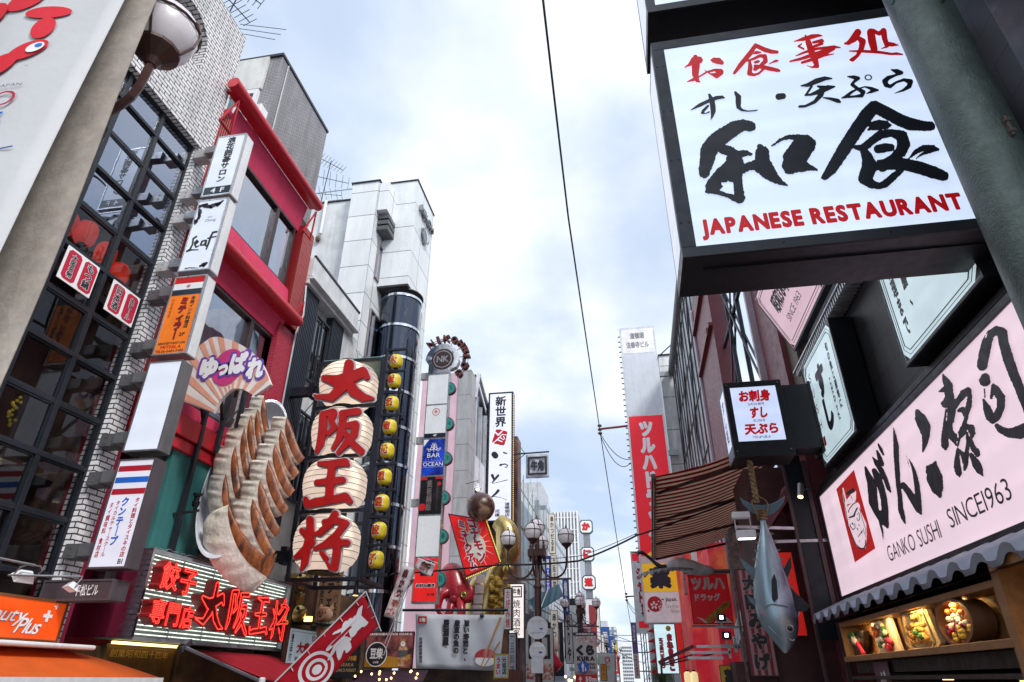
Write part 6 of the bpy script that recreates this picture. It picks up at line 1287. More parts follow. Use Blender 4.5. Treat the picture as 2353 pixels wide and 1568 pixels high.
tail = [(2.215,4.02),(2.05,4.10),(1.95,4.22),(1.905,4.36),(2.0,4.28),(2.12,4.225),(2.26,4.205),(2.40,4.22),(2.53,4.27),(2.645,4.345),(2.60,4.24),(2.48,4.11),(2.34,4.03)]
fin(tail,11.25,.022,fin_m,'tail_fin')
fin([(1.93,3.02),(1.80,3.20),(1.755,3.36),(1.86,3.28),(1.96,3.18)],11.25,.012,fin_m); fin([(1.885,2.62),(1.80,2.70),(1.77,2.80),(1.86,2.74)],11.25,.012,fin_m)
fin([(2.44,3.05),(2.53,3.2),(2.545,3.38),(2.44,3.24),(2.38,3.14)],11.25,.012,darkfin)
fin([(2.43,2.95),(2.56,2.78),(2.70,2.62),(2.62,2.54),(2.46,2.56)],11.28,.012,darkfin,'dorsal_fin')
fin([(2.12,2.66),(2.10,2.72),(2.14,2.98),(2.20,3.08),(2.215,2.98),(2.19,2.72)],11.01,.016,darkfin,'pectoral_fin')
m = MB()
for k in range(8):
    for s_,q in ((-1,0),(1,1)):
        i = 6+k*2; (x,z),(w,d) = ax[i],wd[i]; m.prism([(x+s_*w*.96,z-.025),(x+s_*(w+.055),z+.015),(x+s_*w*.96,z+.03)],lambda a,b,d_:(a,11.25+d_,b),-.008,.008)
m.build('finlet',M('yellow grey finlet',(.20,.20,.13),.5),t)
m = MB(); m.ball((2.285,11.105,2.30),.072,16,12); e = m.build('eye',M('eye white',(.45,.55,.60),.15,spec=.8,grime=0),t,True); m = MB(); m.ball((2.288,11.062,2.30),.044,14,10); m.build('pupil',M('pupil',(.004,.004,.006),.08,spec=.9,grime=0),e,True)
m = MB(); m.tube([(2.0+.01*k, 11.08-.05*math.sin(k*.4), 2.60+.05*math.sin(k*.39)-.004*k*k*.4) for k in range(0,22)] if False else spl([(1.93,11.14,2.55),(2.05,11.02,2.635),(2.2,10.985,2.62),(2.33,11.03,2.60)],16),.010,5); m.tube(spl([(1.99,11.13,2.35),(2.08,11.06,2.22),(2.16,11.08,2.14)],10),.008,5); m.tube(spl([(2.24,11.10,2.16),(2.30,11.12,2.13),(2.34,11.16,2.15)],8),.016,6); m.build('gill_line',M('pale gill line',(.30,.38,.42),.3,.3),t,True)
rope = SPOT('straw rope',(.16,.10,.045),(.34,.24,.12),16,.4,.6,.8,.8,60)
m = MB()
for s_ in (0,1): m.tube([(2.165+.028*math.cos(k*.8+math.pi*s_),11.2+.028*math.sin(k*.8+math.pi*s_),4.97-.02*k) for k in range(37)],.028,6)
for k in range(4): m.lathe((2.215,11.25,3.98+.045*k),[(.075,-.02),(.092,0),(.075,.02)],12)
for s_ in (-1,1): m.tube(spl([(2.2,11.2,4.34),(2.2+.10*s_,11.2,4.28),(2.215+.12*s_,11.2,4.18),(2.215+.06*s_,11.2,4.0)],10),.012,5)
m.build('rope',rope,t,True)
t2 = thing('double_floodlight','white twin floodlight bracket left of the hanging tuna','lamp',(2.0,12.0,3.85))
m = MB(); m.box(1.86,2.16,11.95,12.1,4.16,4.27); m.box(1.88,2.20,11.9,12.08,3.80,3.94); m.build('housing',white_paint,t2,bevel=.015); m = MB(); m.quad((1.90,11.92,3.797),(2.18,11.92,3.797),(2.18,12.06,3.797),(1.90,12.06,3.797)); m.build('lens',lamp_white,t2)
m = MB(); m.bar((1.89,12.02,3.95),(1.89,12.02,4.16),.02); m.bar((2.15,12.02,3.95),(2.15,12.02,4.16),.02); m.bar((1.9,12.1,4.03),(3.0,12.5,4.05),.05); m.build('bracket',pale_metal,t2)

# ---- scalloped tile eave and display shelf
t = thing('tile_eave','grey scalloped tile eave under the pink sign','eave',(3.2,8.5,2.4))
m = MB(); pitch = .48; P = []
for j in range(9):
    f = j/8; row = []
    for i in range(15*14+1):
        y = 12.15-i*pitch/14; ph = (i%14)/14; h = .085*math.sin(math.pi*ph)**.8*(1 if ph < .62 else .5)+.03*math.sin(2*math.pi*ph)
        row.append((3.52-.62*f, y, 2.77-.30*f+h*(.6+.4*f)))
    P.append(row)
m.grid(P); m.grid([P[-1],[(x+.02,y,max(2.425,z-.075)) for x,y,z in P[-1]]]); m.build('tile',M('slate blue tile',(.30,.345,.43),.42,.2,grime=.2),t,True)
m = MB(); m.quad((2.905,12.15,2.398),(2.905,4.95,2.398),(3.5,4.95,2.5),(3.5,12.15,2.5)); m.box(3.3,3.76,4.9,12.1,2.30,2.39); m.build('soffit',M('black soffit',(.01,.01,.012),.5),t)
wood = SPOT('warm wood',(.22,.10,.035),(.36,.19,.07),1.4,.3,.7,.5,.2,12,stretch=(5,.4,5))
t = thing('display_shelf','long wooden display box with dishes under the tile eave','display case',(3.2,8.6,1.85))
m = MB(); m.box(2.98,3.5,6.28,11.0,1.86,1.90); m.box(2.98,3.5,6.2,11.0,2.30,2.36); m.box(2.98,3.5,10.96,11.0,1.90,2.30); m.box(2.98,3.5,6.2,6.28,1.5,2.30); m.box(2.955,2.98,6.2,11.02,1.84,1.91); m.box(3.225,3.5,6.28,10.96,1.90,2.30); m.build('case',wood,t,bevel=.006)
m = MB(); m.box(3.1,3.6,6.2,11,1.70,1.84); m.box(3.0,3.55,4.3,11,1.62,1.66); m.build('lower_beam',M('dark beam',(.05,.035,.03),.5,.2),t)
F = rightF(3.22,10.96,1.90)
text(F,'すし',.66,.84,.06,.34,black_ink,t,True,.06); text(F,'刺身',1.88,2.16,.05,.37,black_ink,t,True,.04); text(F,'天',3.06,3.36,.06,.36,black_ink,t,off=.06); text(F,'ぷら',4.25,4.45,.06,.36,black_ink,t,True,.06)
for k,(y) in enumerate((10.3,9.2,8.2,7.2)):
    ld = bpy.data.lights.new('shelf_lamp','AREA'); ld.energy = 3.6; ld.size = .3; ld.color = (1,.62,.22); lo = bpy.data.objects.new('shelf_lamp',ld); COL.objects.link(lo); lo.location = (3.06,y,2.29); lo.rotation_euler = (0,-.35,0); lo.parent = None
rnd = random.Random(9)
def food(name,label,y,mk):
    t = thing(name,label,'dish',(3.3,y,1.92),'dishes in the wooden display box'); mk(t); return t
sal = M('salmon',(.70,.18,.05),.4,grime=0); tunar = M('tuna red',(.40,.02,.05),.35,grime=0); ricem = M('rice white',(.75,.70,.58),.7,grime=0); greens = M('leaf green',(.05,.20,.04),.6,grime=0); egg = M('egg yellow',(.70,.45,.06),.5,grime=0); tempura = SPOT('tempura',(.45,.22,.04),(.70,.45,.12),20,.4,.6,.6,1,50)
class bigF(Fr):
    def __init__(s,x,y,z,k): super().__init__((x,y,z),(0,-1,0),(0,0,1)); s.k = k
    def __call__(s,a,b,c=0.0): return super().__call__(a*s.k*1.75,b*s.k*1.0,c)
def boat(t):
    f = bigF(3.15,10.95,1.91,.90); m = MB(); m.prism([(0,.02),(.22,.0),(.34,.16),(.40,.34),(.2,.36),(.05,.34)],lambda a,b,d:f(a,b,d),-.02,.06); m.build('board',M('black lacquer',(.015,.012,.012),.3),t,bevel=.01)
    m = MB()
    for k in range(5): m.ball(f(.24+.025*k,.17-.035*k,.09),(.03,.05,.035),8,6)
    m.build('sashimi',tunar,t,True); m = MB(); m.ball(f(.12,.24,.08),(.03,.07,.07),8,6); m.ball(f(.17,.20,.08),(.03,.05,.05),8,6); m.build('radish',ricem,t,True); m = MB()
    for k in range(5): m.ball(f(.04+.03*k,.31+.01*(k%2),.09),(.02,.03,.03),6,4)
    m.build('garnish',greens,t,True)
food('sashimi_boat','black board of red tuna slices in the display box, leftmost dish',10.4,boat)
def platter(t):
    f = bigF(3.15,9.98,1.90,1.10); m = MB(); m.prism([(0,.02),(.42,.0),(.36,.37),(-.02,.36)],lambda a,b,d:f(a,b,d),-.02,.03); m.build('plate',M('pale plate',(.62,.55,.42),.3,grime=.1),t,bevel=.01)
    for mt,nm,pts in ((sal,'salmon',[(.06,.28),(.09,.24),(.05,.21),(.12,.30)]),(tunar,'tuna',[(.3,.08),(.27,.05),(.32,.12),(.24,.08),(.28,.14)]),(greens,'leaf',[(.22,.2),(.12,.1),(.25,.26)]),(ricem,'squid',[(.16,.3),(.2,.08),(.2,.33),(.24,.3),(.1,.15),(.17,.16),(.27,.22)])):
        m = MB(); [m.ball(f(a,b,.06),(.03,.055,.035),8,6) for a,b in pts]; m.build(nm,mt,t,True)
food('sashimi_platter','pale slanted plate of mixed sashimi in the display box',9.3,platter)
def basket(t):
    f = bigF(3.14,8.78,1.905,1.05); m = MB(); P = [(.03,.36),(.38,.37),(.45,.05),(.38,.0),(.12,.01),(.02,.08)]; m.tube([f(a,b,.08) for a,b in P+[P[0]]],.014,6); m.prism(P,lambda a,b,d:f(a,b,d),-.02,.03); m.build('basket',M('cream basket',(.60,.48,.26),.6),t)
    m = MB()
    for k in range(30): m.ball(f(.08+rnd.uniform(0,.28),.08+rnd.uniform(0,.25),.08),(.03,.035+rnd.uniform(0,.03),.03),7,5)
    m.build('tempura',tempura,t,True); m = MB(); m.ball(f(.30,.12,.1),(.03,.05,.04),7,5); m.ball(f(.24,.16,.1),(.03,.05,.03),7,5); m.build('greens',greens,t,True)
food('tempura_basket','cream rimmed basket of golden tempura in the display box',8.4,basket)
def tub(t):
    f = bigF(3.12,7.60,1.90,1.05); m = MB(); P = [(.21+.21*math.cos(a),.19+.19*math.sin(a)) for a in [2*math.pi*q/28 for q in range(28)]]
    m.grid([[f(.21+r*math.cos(a),.19+r*.92*math.sin(a),d) for a in [2*math.pi*q/28 for q in range(29)]] for r,d in ((.0,.0),(.19,.0),(.19,.14),(.215,.14),(.215,-.06))]); m.build('tub',M('cedar tub',(.16,.07,.03),.5),t,True)
    for mt,nm,n_,b0 in ((sal,'salmon',8,.30),(ricem,'rice',16,.2),(tunar,'tuna',9,.16),(egg,'egg',12,.1)):
        m = MB()
        for k in range(n_): 
            a = rnd.uniform(0,6.28); m.ball(f(.21+.13*math.cos(a)*rnd.random(),min(.33,max(.05,b0+rnd.uniform(-.05,.05))),.10),(.03,.04,.028),7,5)
        m.build(nm,mt,t,True)
food('sushi_tub','round cedar tub full of sushi in the display box, rightmost dish',7.2,tub)
# bright wooden doorway box at the lower right corner, menu, downlights
t = thing('doorway_box','golden lit wooden doorway frame in the lower right corner','frame',(3.1,5.2,0))
m = MB(); m.box(2.95,3.5,6.08,6.19,0,2.50); m.box(2.95,3.5,4.0,6.08,2.42,2.50); m.build('frame',wood,t); m = MB(); m.box(3.45,3.55,4.0,6.08,0,2.42); m.build('back_wall',M('self lit amber wall',(.45,.20,.03),.6,emit=.6,ecol=(1,.42,.05),grime=.2,var=.35,vs=1.5),t)  # warm room light put into the back wall as its own glow
m = MB(); m.quad((3.3,5.95,1.95),(3.3,4.9,1.95),(3.3,4.9,2.38),(3.3,5.95,2.38)); m.build('menu_board',SPOT('menu print',(.55,.5,.5),(.15,.04,.03),7,.4,.6),t)
for (x,y,z) in ((3.15,5.55,2.28),(3.1,8.0,1.62),(3.2,6.7,1.61)):
    d = thing('downlight','small glowing warm downlight under the wooden display box','lamp',(x,y,z),'warm downlights at the restaurant entrance'); m = MB(); m.lathe((x,y,z),[(.06,0),(.06,.03)],14); m.build('rim',pale_metal,d); m = MB(); m.lathe((x,y,z-.006),[(.05,0),(.05,.005)],14); m.build('lens',bulb_warm,d)
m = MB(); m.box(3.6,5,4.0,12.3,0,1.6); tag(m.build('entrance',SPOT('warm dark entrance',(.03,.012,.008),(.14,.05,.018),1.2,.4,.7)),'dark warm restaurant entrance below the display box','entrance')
F = rightF(3.05,10.1,1.1); t = thing('door_banner','mauve cloth banner with white brush strokes under the display box','banner',(3.05,9.8,1.1)); m = MB(); F.box(m,0,.55,0,.72,-.01,0); m.build('cloth',CLOTH('mauve cloth',(.22,.13,.17),.2),t); text(F,'がん',.18,.42,.05,.62,white_ink,t,True,.05)
t = thing('wall_spotlight','small steel cylinder spotlight with amber lens beside the pink sign','lamp',(3.2,12.3,4.55)); m = MB(); m.tube([(3.20,12.3,4.80),(3.13,12.2,4.55)],.055,12); m.build('housing',grey_metal,t,True); m = MB(); m.tube([(3.130,12.2,4.550),(3.128,12.197,4.543)],.045,12); m.build('lens',bulb_warm,t); m = MB(); m.bar((3.18,12.3,4.7),(3.45,12.45,4.75),.03); m.build('arm',grey_metal,t)
# striped souvenir sign behind the tuna
F = camF(1.9,13,1.66); t = sign_box('souvenir_sign','dark red striped vertical sign with black Osaka souvenir characters behind the tuna','sign',F,.48,1.78,.06,M('sign edge brown',(.04,.015,.02),.5),STRIPE('pink red stripe',(.17,.012,.02),(.36,.20,.23),'X',.115,.5,.6,0,.03,.3),.02)
for k,ch in enumerate('大阪みやげ'): text(F,ch,.09,.39,1.39-.325*k,1.68-.325*k,M('pale outline',(.34,.2,.2),.5),t,off=.10,c=.006,name='lettering_outline'); text(F,ch,.10,.38,1.40-.325*k,1.67-.325*k,black_ink,t,off=.06,c=.010)
m = MB(); m.box(1.90,2.06,13.1,13.3,3.40,4.2); m.box(1.84,1.88,13.05,13.15,1.2,4.1); tag(m.build('post',SPOT('brown brick post',(.06,.035,.03),(.14,.08,.07),9)),'brown post left of the striped souvenir sign','post')
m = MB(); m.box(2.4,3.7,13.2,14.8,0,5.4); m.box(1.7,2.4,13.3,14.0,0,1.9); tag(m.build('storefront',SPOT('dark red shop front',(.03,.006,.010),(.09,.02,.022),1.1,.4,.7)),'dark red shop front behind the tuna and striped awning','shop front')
m = MB(); F = camF(2.52,12.9,2.3); m2 = MB(); t = thing('red_banner','red black character banner half hidden behind the tuna','banner',(2.7,12.9,2.2)); F.box(m,0,.42,0,1.4,-.02,0); m.build('sheet',M('banner red',(.50,.012,.01),.5,emit=.12,ecol=(1,.02,.01)),t); text(F,'門',.08,.36,.3,.7,white_ink,t,off=.1); text(F,'門',.1,.34,.32,.68,black_ink,t,off=.05,c=.013)
# ================================================================ RIGHT: maroon and glass building, striped awning
maroon = M('maroon steel',(.16,.036,.048),.45,.1,grime=.25,var=.15,bmp=.3)
t = thing('glass_building','maroon columned building with mirror glass bay on the right','building',(4.5,17,0))
m = MB(); m.box(3.45,5,12.52,14.08,0,15.6); m.box(3.45,5,20.0,24.25,0,15.6); m.build('column',maroon,t)
m = MB(); m.quad((3.72,14.08,5.5),(3.72,20,5.5),(3.72,20,15.5),(3.72,14.08,15.5)); m.build('window',GLASS('mirror glass',(.12,.13,.15),.72,.006),t)
m = MB(); m.box(3.9,5,14.1,20,0,15.5); m.build('interior',M('dim interior',(.05,.05,.06),.8),t)
m = MB()
for y in (15.4,16.9,18.5): m.box(3.66,3.73,y-.03,y+.03,5.5,15.5)
for z in (8.4,11.6,14.8): m.box(3.67,3.725,14.08,20,z-.04,z+.04)
m.bar((3.66,14.3,6.5),(3.66,19.8,14.6),.05); m.bar((3.66,19.8,9.5),(3.66,14.3,15.4),.05); m.build('mullion',dark_metal,t)
m = MB()
for z in (12.45,14.35): m.box(3.30,3.449,19.95,24.3,z,z+.14); m.tube([(3.25,20.1+.13*math.cos(a),z-.12+.13*math.sin(a)) for a in [2*math.pi*q/12 for q in range(13)]],.02,5)
m.build('bracket_beam',M('red brown beam',(.16,.025,.02),.4,.2),t,bevel=.02)
m = MB(); m.box(3.3,3.46,14.06,14.2,0,15.6); m.box(3.36,3.44,24.26,24.5,0,15.6); m.build('edge_trim',M('lilac trim',(.40,.34,.40),.4,.4,grime=.2),t)
m = MB(); m.box(3.55,3.76,11.9,12.5,6.5,9.5); m.build('stone_strip',SPOT('brown speckled stone',(.05,.035,.02),(.12,.085,.05),22,.4,.6),t)
t = thing('striped_awning','large red and cream striped awning seen from below','awning',(2.2,18.5,5.3))
I0,I1,O0,O1 = V((3.42,13.2,6.28)),V((3.42,23.2,6.02)),V((.62,13.5,5.40)),V((.78,24.0,5.38)); P = []
for i in range(61):
    a,b = I0.lerp(I1,i/60),O0.lerp(O1,i/60); P.append([a.lerp(b,j/12)-V((0,0,.16*math.sin(math.pi*j/12))) for j in range(13)])
m = MB(); m.grid(P); m.build('fabric',STRIPE('awning stripe',(.40,.026,.03),(.78,.66,.56),'Y',.34,.50,.85,.60,.03,.2),t,True,solid=.012)
m = MB(); ssm = m.grid([[O0.lerp(O1,i/80)+V((-.01,0,.03-.24*j-.05*abs(math.sin(i*.55))*j)) for j in range(2)] for i in range(81)]); m.build('valance',STRIPE('awning stripe',(.40,.026,.03),(.78,.66,.56),'Y',.34,.50,.85,.60,.03,.2),t,solid=.008)
m = MB(); m.bar(O0+V((0,0,.02)),O1+V((0,0,.02)),.10)
for y in (14.6,17.5,20.6,23.4):
    f = (y-13.4)/10.2; a = I0.lerp(I1,f)+V((0,0,-.30)); b = O0.lerp(O1,f)+V((.1,0,-.03)); mid = a.lerp(b,.5)+V((0,-.9,-.14)); m.bar(a,mid,.07); m.bar(mid,b,.06)
m.build('folding_arm',M('awning arm brown',(.10,.075,.075),.45,.4,grime=.2),t)
m = MB(); m.tube([(3.42,13.2,6.2),(3.42,23.2,5.95)],.13,10); m.build('roller',maroon,t,True)
m = MB(); m.bar((3.45,12.7,5.2),(2.6,13.0,4.2),.16); m.bar((3.45,13.6,5.6),(2.9,12.9,4.4),.12); tag(m.build('brace',maroon),'maroon diagonal brace below the striped awning','brace')
# ================================================================ glazed office block and white panel block further on
t = thing('glazed_office','pale glazed office block with dark grid and round grey eave gutter','building',(5,30,0))
m = MB(); m.box(3.9,8,24.5,36.4,0,18.2); m.build('wall',M('pale back wall',(.70,.72,.76),.6,grime=.2),t)
m = MB(); m.quad((3.5,24.5,3),(3.5,36.4,3),(3.5,36.4,18.2),(3.5,24.5,18.2)); m.build('window',M('reflection toned office glazing',(.72,.76,.80),.15,.0,var=.1,grime=.15,bmp=0,spec=.8),t)  # opaque pale sheet; the white reflection is put into the pane colour
m = MB()
for k in range(11): m.box(3.44,3.52,24.6+k*1.17,24.68+k*1.17,3,18.2)
for k in range(6): m.box(3.45,3.51,24.5,36.4,5+2.5*k,5.06+2.5*k)
for k in range(3): m.bar((3.42,24.8+k*3.9,5),(3.42,28.4+k*3.9,11.5),.07); m.bar((3.42,28.4+k*3.9,11.5),(3.42,24.8+k*3.9,18),.07)
m.build('mullion',M('thin dark mullion',(.05,.055,.065),.4,.3),t)
m = MB(); m.tube([(3.4,24.4,18.35),(3.4,36.5,18.35)],.22,12); m.build('gutter',M('grey gutter',(.11,.11,.115),.45,.3,grime=.2),t,True)
t = thing('panel_block','white panelled building end wall behind the tall drugstore sign','building',(5,42,0))
m = MB(); m.box(2.74,9,36.6,60,0,19.6); m.build('wall',BRICK('white metal panel',(.66,.68,.69),(.70,.72,.73),(.20,.21,.22),8.0,2.1,.03,0,.45,.55,.3,.5),t)
m = MB(); m.bar((2.8,36.5,19.6),(3.6,36.5,20.3),.06); m.bar((3.6,36.5,20.3),(4.6,36.5,19.7),.06); m.box(2.70,9,36.55,60,19.602,19.72); m.build('roof_edge',dark_metal,t)
# ---- tall drugstore sign
F = camF(.45,36,4.15); t = thing('drugstore_sign','very tall red and white drugstore sign tower with white katakana','sign',F(1.1,0,-.25))
m = MB(); F.box(m,0,2.18,0,17.35,-.6,0); m.build('body',pale_metal,t)
m = MB()
for k in range(46): m.box(.32,.448,35.9,35.95,4.6+k*.36,4.66+k*.36)
m.build('lamp_peg',dark_metal,t)
def band(b0,b1,mt,nm,a0=.10,a1=2.08): m = MB(); F.quad(m,a0,a1,b0,b1,.006); return m.build(nm,mt,t)
band(15.5,17.2,M('white cap panel',(.80,.80,.80),.5,grime=.1),'cap_panel'); band(11.35,15.42,M('blank grey panel',(.58,.62,.69),.45,grime=.15,var=.06),'blank_panel')
dred = M('drugstore red',(.62,.004,.016),.4,emit=.10,ecol=(1,.005,.03),grime=.05,var=.05)
band(3.3,11.3,dred,'red_panel'); band(2.95,3.28,M('white cap panel',(.80,.80,.80),.5,grime=.1),'white_band'); band(1.5,2.93,M('medicine yellow',(.75,.47,.01),.45,emit=.12,ecol=(1,.6,.02),grime=.05,var=.08),'yellow_panel'); band(.06,1.48,M('taxfree panel',(.70,.70,.74),.45,emit=.08,grime=.1),'taxfree_panel')
text(F,'道頓堀',.62,1.50,16.5,16.95,M('grey ink',(.22,.22,.24),.5),t,off=.03,c=.012); text(F,'法善寺ビル',.35,1.75,15.85,16.3,M('grey ink',(.22,.22,.24),.5),t,off=.03,c=.012)
text(F,'ツルハドラッグ',.62,1.48,3.9,10.95,white_ink,t,True,.075,.012)
m = MB(); F.poly(m,[(.3,3.32),(1.3,3.9),(2.07,4.3),(2.07,3.32)],.012); m.build('stripe_swoosh',M('medicine yellow',(.75,.47,.01),.45),t); m = MB(); F.poly(m,[(.9,3.32),(1.7,3.9),(2.07,4.0),(2.07,3.32)],.016); m.build('white_swoosh',white_ink,t)
text(F,'薬',.45,1.55,1.66,2.75,M('deep navy ink',(.012,.016,.04),.5),t,off=.07,c=.012)
m = MB(); F.disc(m,.60,.92,.38,.010,32); F.disc(m,.25,.60,.06,.010,10); F.disc(m,1.02,1.14,.07,.010,10,.04); m.build('sun_emblem',M('emblem crimson',(.50,.008,.03),.5),t)
def blossom(mb,cx,cy,r,c):
    for k in range(5):
        a = math.pi/2+2*math.pi*k/5; P = []
        for q in range(12):
            b = 2*math.pi*q/12; x,y = r*.62+r*.40*math.cos(b), r*.24*math.sin(b)
            if abs(b) < .01: x -= r*.14
            P.append((cx+x*math.cos(a)-y*math.sin(a),cy+x*math.sin(a)+y*math.cos(a)))
        F.poly(mb,P,c)
m = MB(); blossom(m,.55,.86,.21,.014); blossom(m,.88,.76,.14,.016); F.disc(m,.80,1.05,.04,.014,10); F.disc(m,.92,.98,.035,.014,10); m.build('blossom',white_ink,t)
text(F,'Japan.',1.15,1.75,.99,1.24,black_ink,t,off=.03,c=.012); text(F,'Tax-free',1.1,1.80,.72,.92,M('grey ink',(.22,.22,.24),.5),t,off=-.008,c=.012); text(F,'Shop',1.38,1.80,.45,.66,M('grey ink',(.22,.22,.24),.5),t,off=-.008,c=.012)
m = MB(); m.box(2.63,3.2,36.1,36.3,7,7.3); m.box(2.63,3.2,36.1,36.3,13,13.3); m.box(2.63,3.2,36.1,36.3,18,18.3); m.build('wall_bracket',grey_metal,t)
# red shutter front and colourful shop wall between sign and tuna
m = MB(); m.box(2.3,3.4,30,36,0,9.5); m.box(2.75,3.4,24.5,30,0,6.0); tag(m.build('storefront',SPOT('red orange shop display',(.56,.02,.04),(.72,.26,.06),.55,.50,.78,.5,0,emit=.12)),'red and orange shop display front beside the tall drugstore sign','shop front')
m = MB(); m.box(2.22,2.78,30.2,30.6,4.9,7.6); tag(m.build('concrete_wall',BRICK('grey block wall',(.22,.22,.23),(.26,.26,.27),(.1,.1,.1),.9,.6,.02)),'grey block wall patch behind the striped awning','wall')
t = thing('folding_shop_sign','small white lamp column and shelf before the orange display','display',(2.7,29.6,5.0)); m = MB(); m.box(2.62,2.85,29.6,29.8,5.2,6.8); m.box(2.55,2.95,29.55,29.8,6.8,7.0); m.build('column',white_paint,t); m = MB(); m.box(2.42,2.62,29.6,29.75,5.0,5.7); m.build('shelf',white_paint,t)
# hanging red drugstore board
F = camF(1.75,22,3.13); t = sign_box('drugstore_board','hanging dark red drugstore board with white katakana below a steel bar','sign',F,1.2,1.45,.10,M('drugstore case',(.10,.012,.02),.45),M('drugstore dark red',(.33,.008,.022),.42,emit=.05,ecol=(1,.01,.02),grime=.1),.02,proud=.006)
text(F,'ツルハ',.08,1.10,.98,1.36,white_ink,t,off=.075); text(F,'ドラッグ',.14,.92,.66,.88,white_ink,t,off=.06)
m = MB(); F.poly(m,[(.30,.03),(.52,.03),(1.18,.52),(1.18,.66),(1.0,.62),(.45,.2)],.008); m.build('gold_stroke',SPOT('gold brush',(.42,.22,.02),(.60,.36,.05),9),t); m = MB(); F.poly(m,[(.62,.03),(.9,.3),(1.18,.03)],.011); F.poly(m,[(.12,.2),(.28,.16),(.44,.03),(.36,.03),(.24,.13)],.011); m.build('white_stroke',white_ink,t)
m = MB(); m.box(1.65,3.5,22.0,22.08,4.60,4.68); m.box(1.7,3.5,22.05,22.1,3.05,3.11); m.build('hanger',grey_metal,t)
# heron sculpture
t = thing('heron_sculpture','grey flying crane sculpture with black neck and long beak','sculpture',(1.0,19.8,4.3))
m = MB(); sp = spl([(2.35,19.9,4.40),(2.0,19.9,4.42),(1.7,19.85,4.50),(1.35,19.8,4.58),(1.05,19.8,4.50),(.92,19.8,4.44)],24); m.tube(sp,[.03+.17*math.sin(math.pi*min(1,(i/24)**.8))**.8 for i in range(25)],12); m.build('body',SPOT('grey white plaster',(.62,.63,.67),(.88,.89,.92),3,.4,.6,.6,.3,20),t,True)
m = MB(); sp = spl([(1.05,19.78,4.50),(.85,19.76,4.50),(.65,19.75,4.66),(.48,19.74,4.82),(.33,19.73,4.92),(.22,19.73,4.92)],20); m.tube(sp,[.10-.055*min(1,i/8)+.015*(i > 14) for i in range(21)],10); m.build('neck',M('black gloss',(.010,.012,.02),.3,grime=.05),t,True)
m = MB(); m.tube([(.24,19.73,4.92),(.10,19.72,4.93),(-.02,19.72,4.95)],[.038,.024,.004],8); m.build('beak',M('grey beak',(.30,.29,.28),.5),t,True); m = MB(); m.ball((.27,19.69,4.95),.018,8,6); m.build('eye',M('yellow eye',(.7,.45,.05),.3),t,True)
m = MB(); rows = []
for i in range(25):
    f = i/24; x = 1.75-1.5*f; z = 4.44-.16*f+.06*math.sin(math.pi*f); w = .32*(1-f)**.55+.05
    rows.append([(x-.10*q*f, 19.72-.5*math.sin(math.pi*f*.5)*.9-w*.2*q, z-(.10+.05*math.sin(i*2.2))*q*(.4+f)) for q in (0,.25,.5,.75,1)])
m.grid(rows); m.build('wing',SPOT('purple grey feathers',(.20,.19,.23),(.46,.45,.50),10,.4,.6,.6,.5,30,stretch=(2,1,.5)),t,True,solid=.03)
m = MB(); m.tube([(1.7,19.9,4.4),(2.6,20.2,4.42),(3.4,20.5,4.45)],.05,8); m.build('bracket',grey_metal,t)
# lucky cat sign, LED floods, frames, dark red awning, medicine sign
F = camF(.66,28,1.80); t = sign_box('cat_cafe_sign','pale blue lit vertical sign with red outlined kana and yellow bell','sign',F,.85,1.78,.2,black_metal,LIT('pale cyan sign',(.62,.84,.90),.38,.06),.03)
text(F,'まねきねこ',.46,.72,.10,1.42,black_ink,t,True,.13,.008,'lettering_outline'); text(F,'まねきねこ',.475,.705,.12,1.40,M('cat red',(.60,.015,.05),.5,grime=0),t,True,.06,.014)
text(lambda a,b,c=0.0,F=F: F(.32-b,1.20-a,c),'MANEKINEKO',-.06,1.0,-.015,.155,black_ink,t,off=.12,c=.008,name='lettering_outline'); text(lambda a,b,c=0.0,F=F: F(.32-b,1.20-a,c),'MANEKINEKO',-.04,.98,.0,.14,M('cat red',(.60,.015,.05),.5,grime=0),t,off=.05,c=.014)
m = MB(); F.disc(m,.58,1.60,.10,.010,18); m.build('bell_outline',black_ink,t); m = MB(); F.disc(m,.58,1.60,.085,.013,18); m.build('bell',M('bell yellow',(.70,.50,.02),.5),t); m = MB(); F.quad(m,.50,.66,1.595,1.61,.016); F.disc(m,.58,1.56,.02,.016,8); m.build('bell_slot',black_ink,t)
m = MB(); m.box(1.55,1.75,28.0,28.4,1,3.6); tag(m.build('red_pillar',M('bright red pillar',(.55,.012,.012),.4,emit=.1,ecol=(1,.02,.02))),'bright red pillar right of the lucky cat sign','pillar')
led = M('led white',(1,1,1),.3,emit=5,ecol=(.65,.75,1),grime=0,var=0,bmp=0); fl = None
for (x,z) in ((1.57,2.62),(1.62,2.30)):
    if fl is None:
        fl = thing('led_floodlight','small black LED floodlight with four white cells on a steel arm','lamp',(x,14,z),'LED floodlights by the drugstore board')
        m = MB(); m.box(x,x+.18,14.0,14.05,z,z+.14); m.build('housing',black_metal,fl,bevel=.008); m = MB(); [m.quad((x+a,13.996,z+b),(x+a+.028,13.996,z+b),(x+a+.028,13.996,z+b+.028),(x+a,13.996,z+b+.028)) for a in (.06,.095) for b in (.04,.075)]; m.build('led_cell',led,fl)
        m = MB(); m.box(x-.02,x+.75,14.06,14.10,z-.12,z-.08); m.box(x+.07,x+.10,14.05,14.08,z-.1,z+.02); m.build('arm',grey_metal,fl)
    else: dup(fl,(x,14,z))
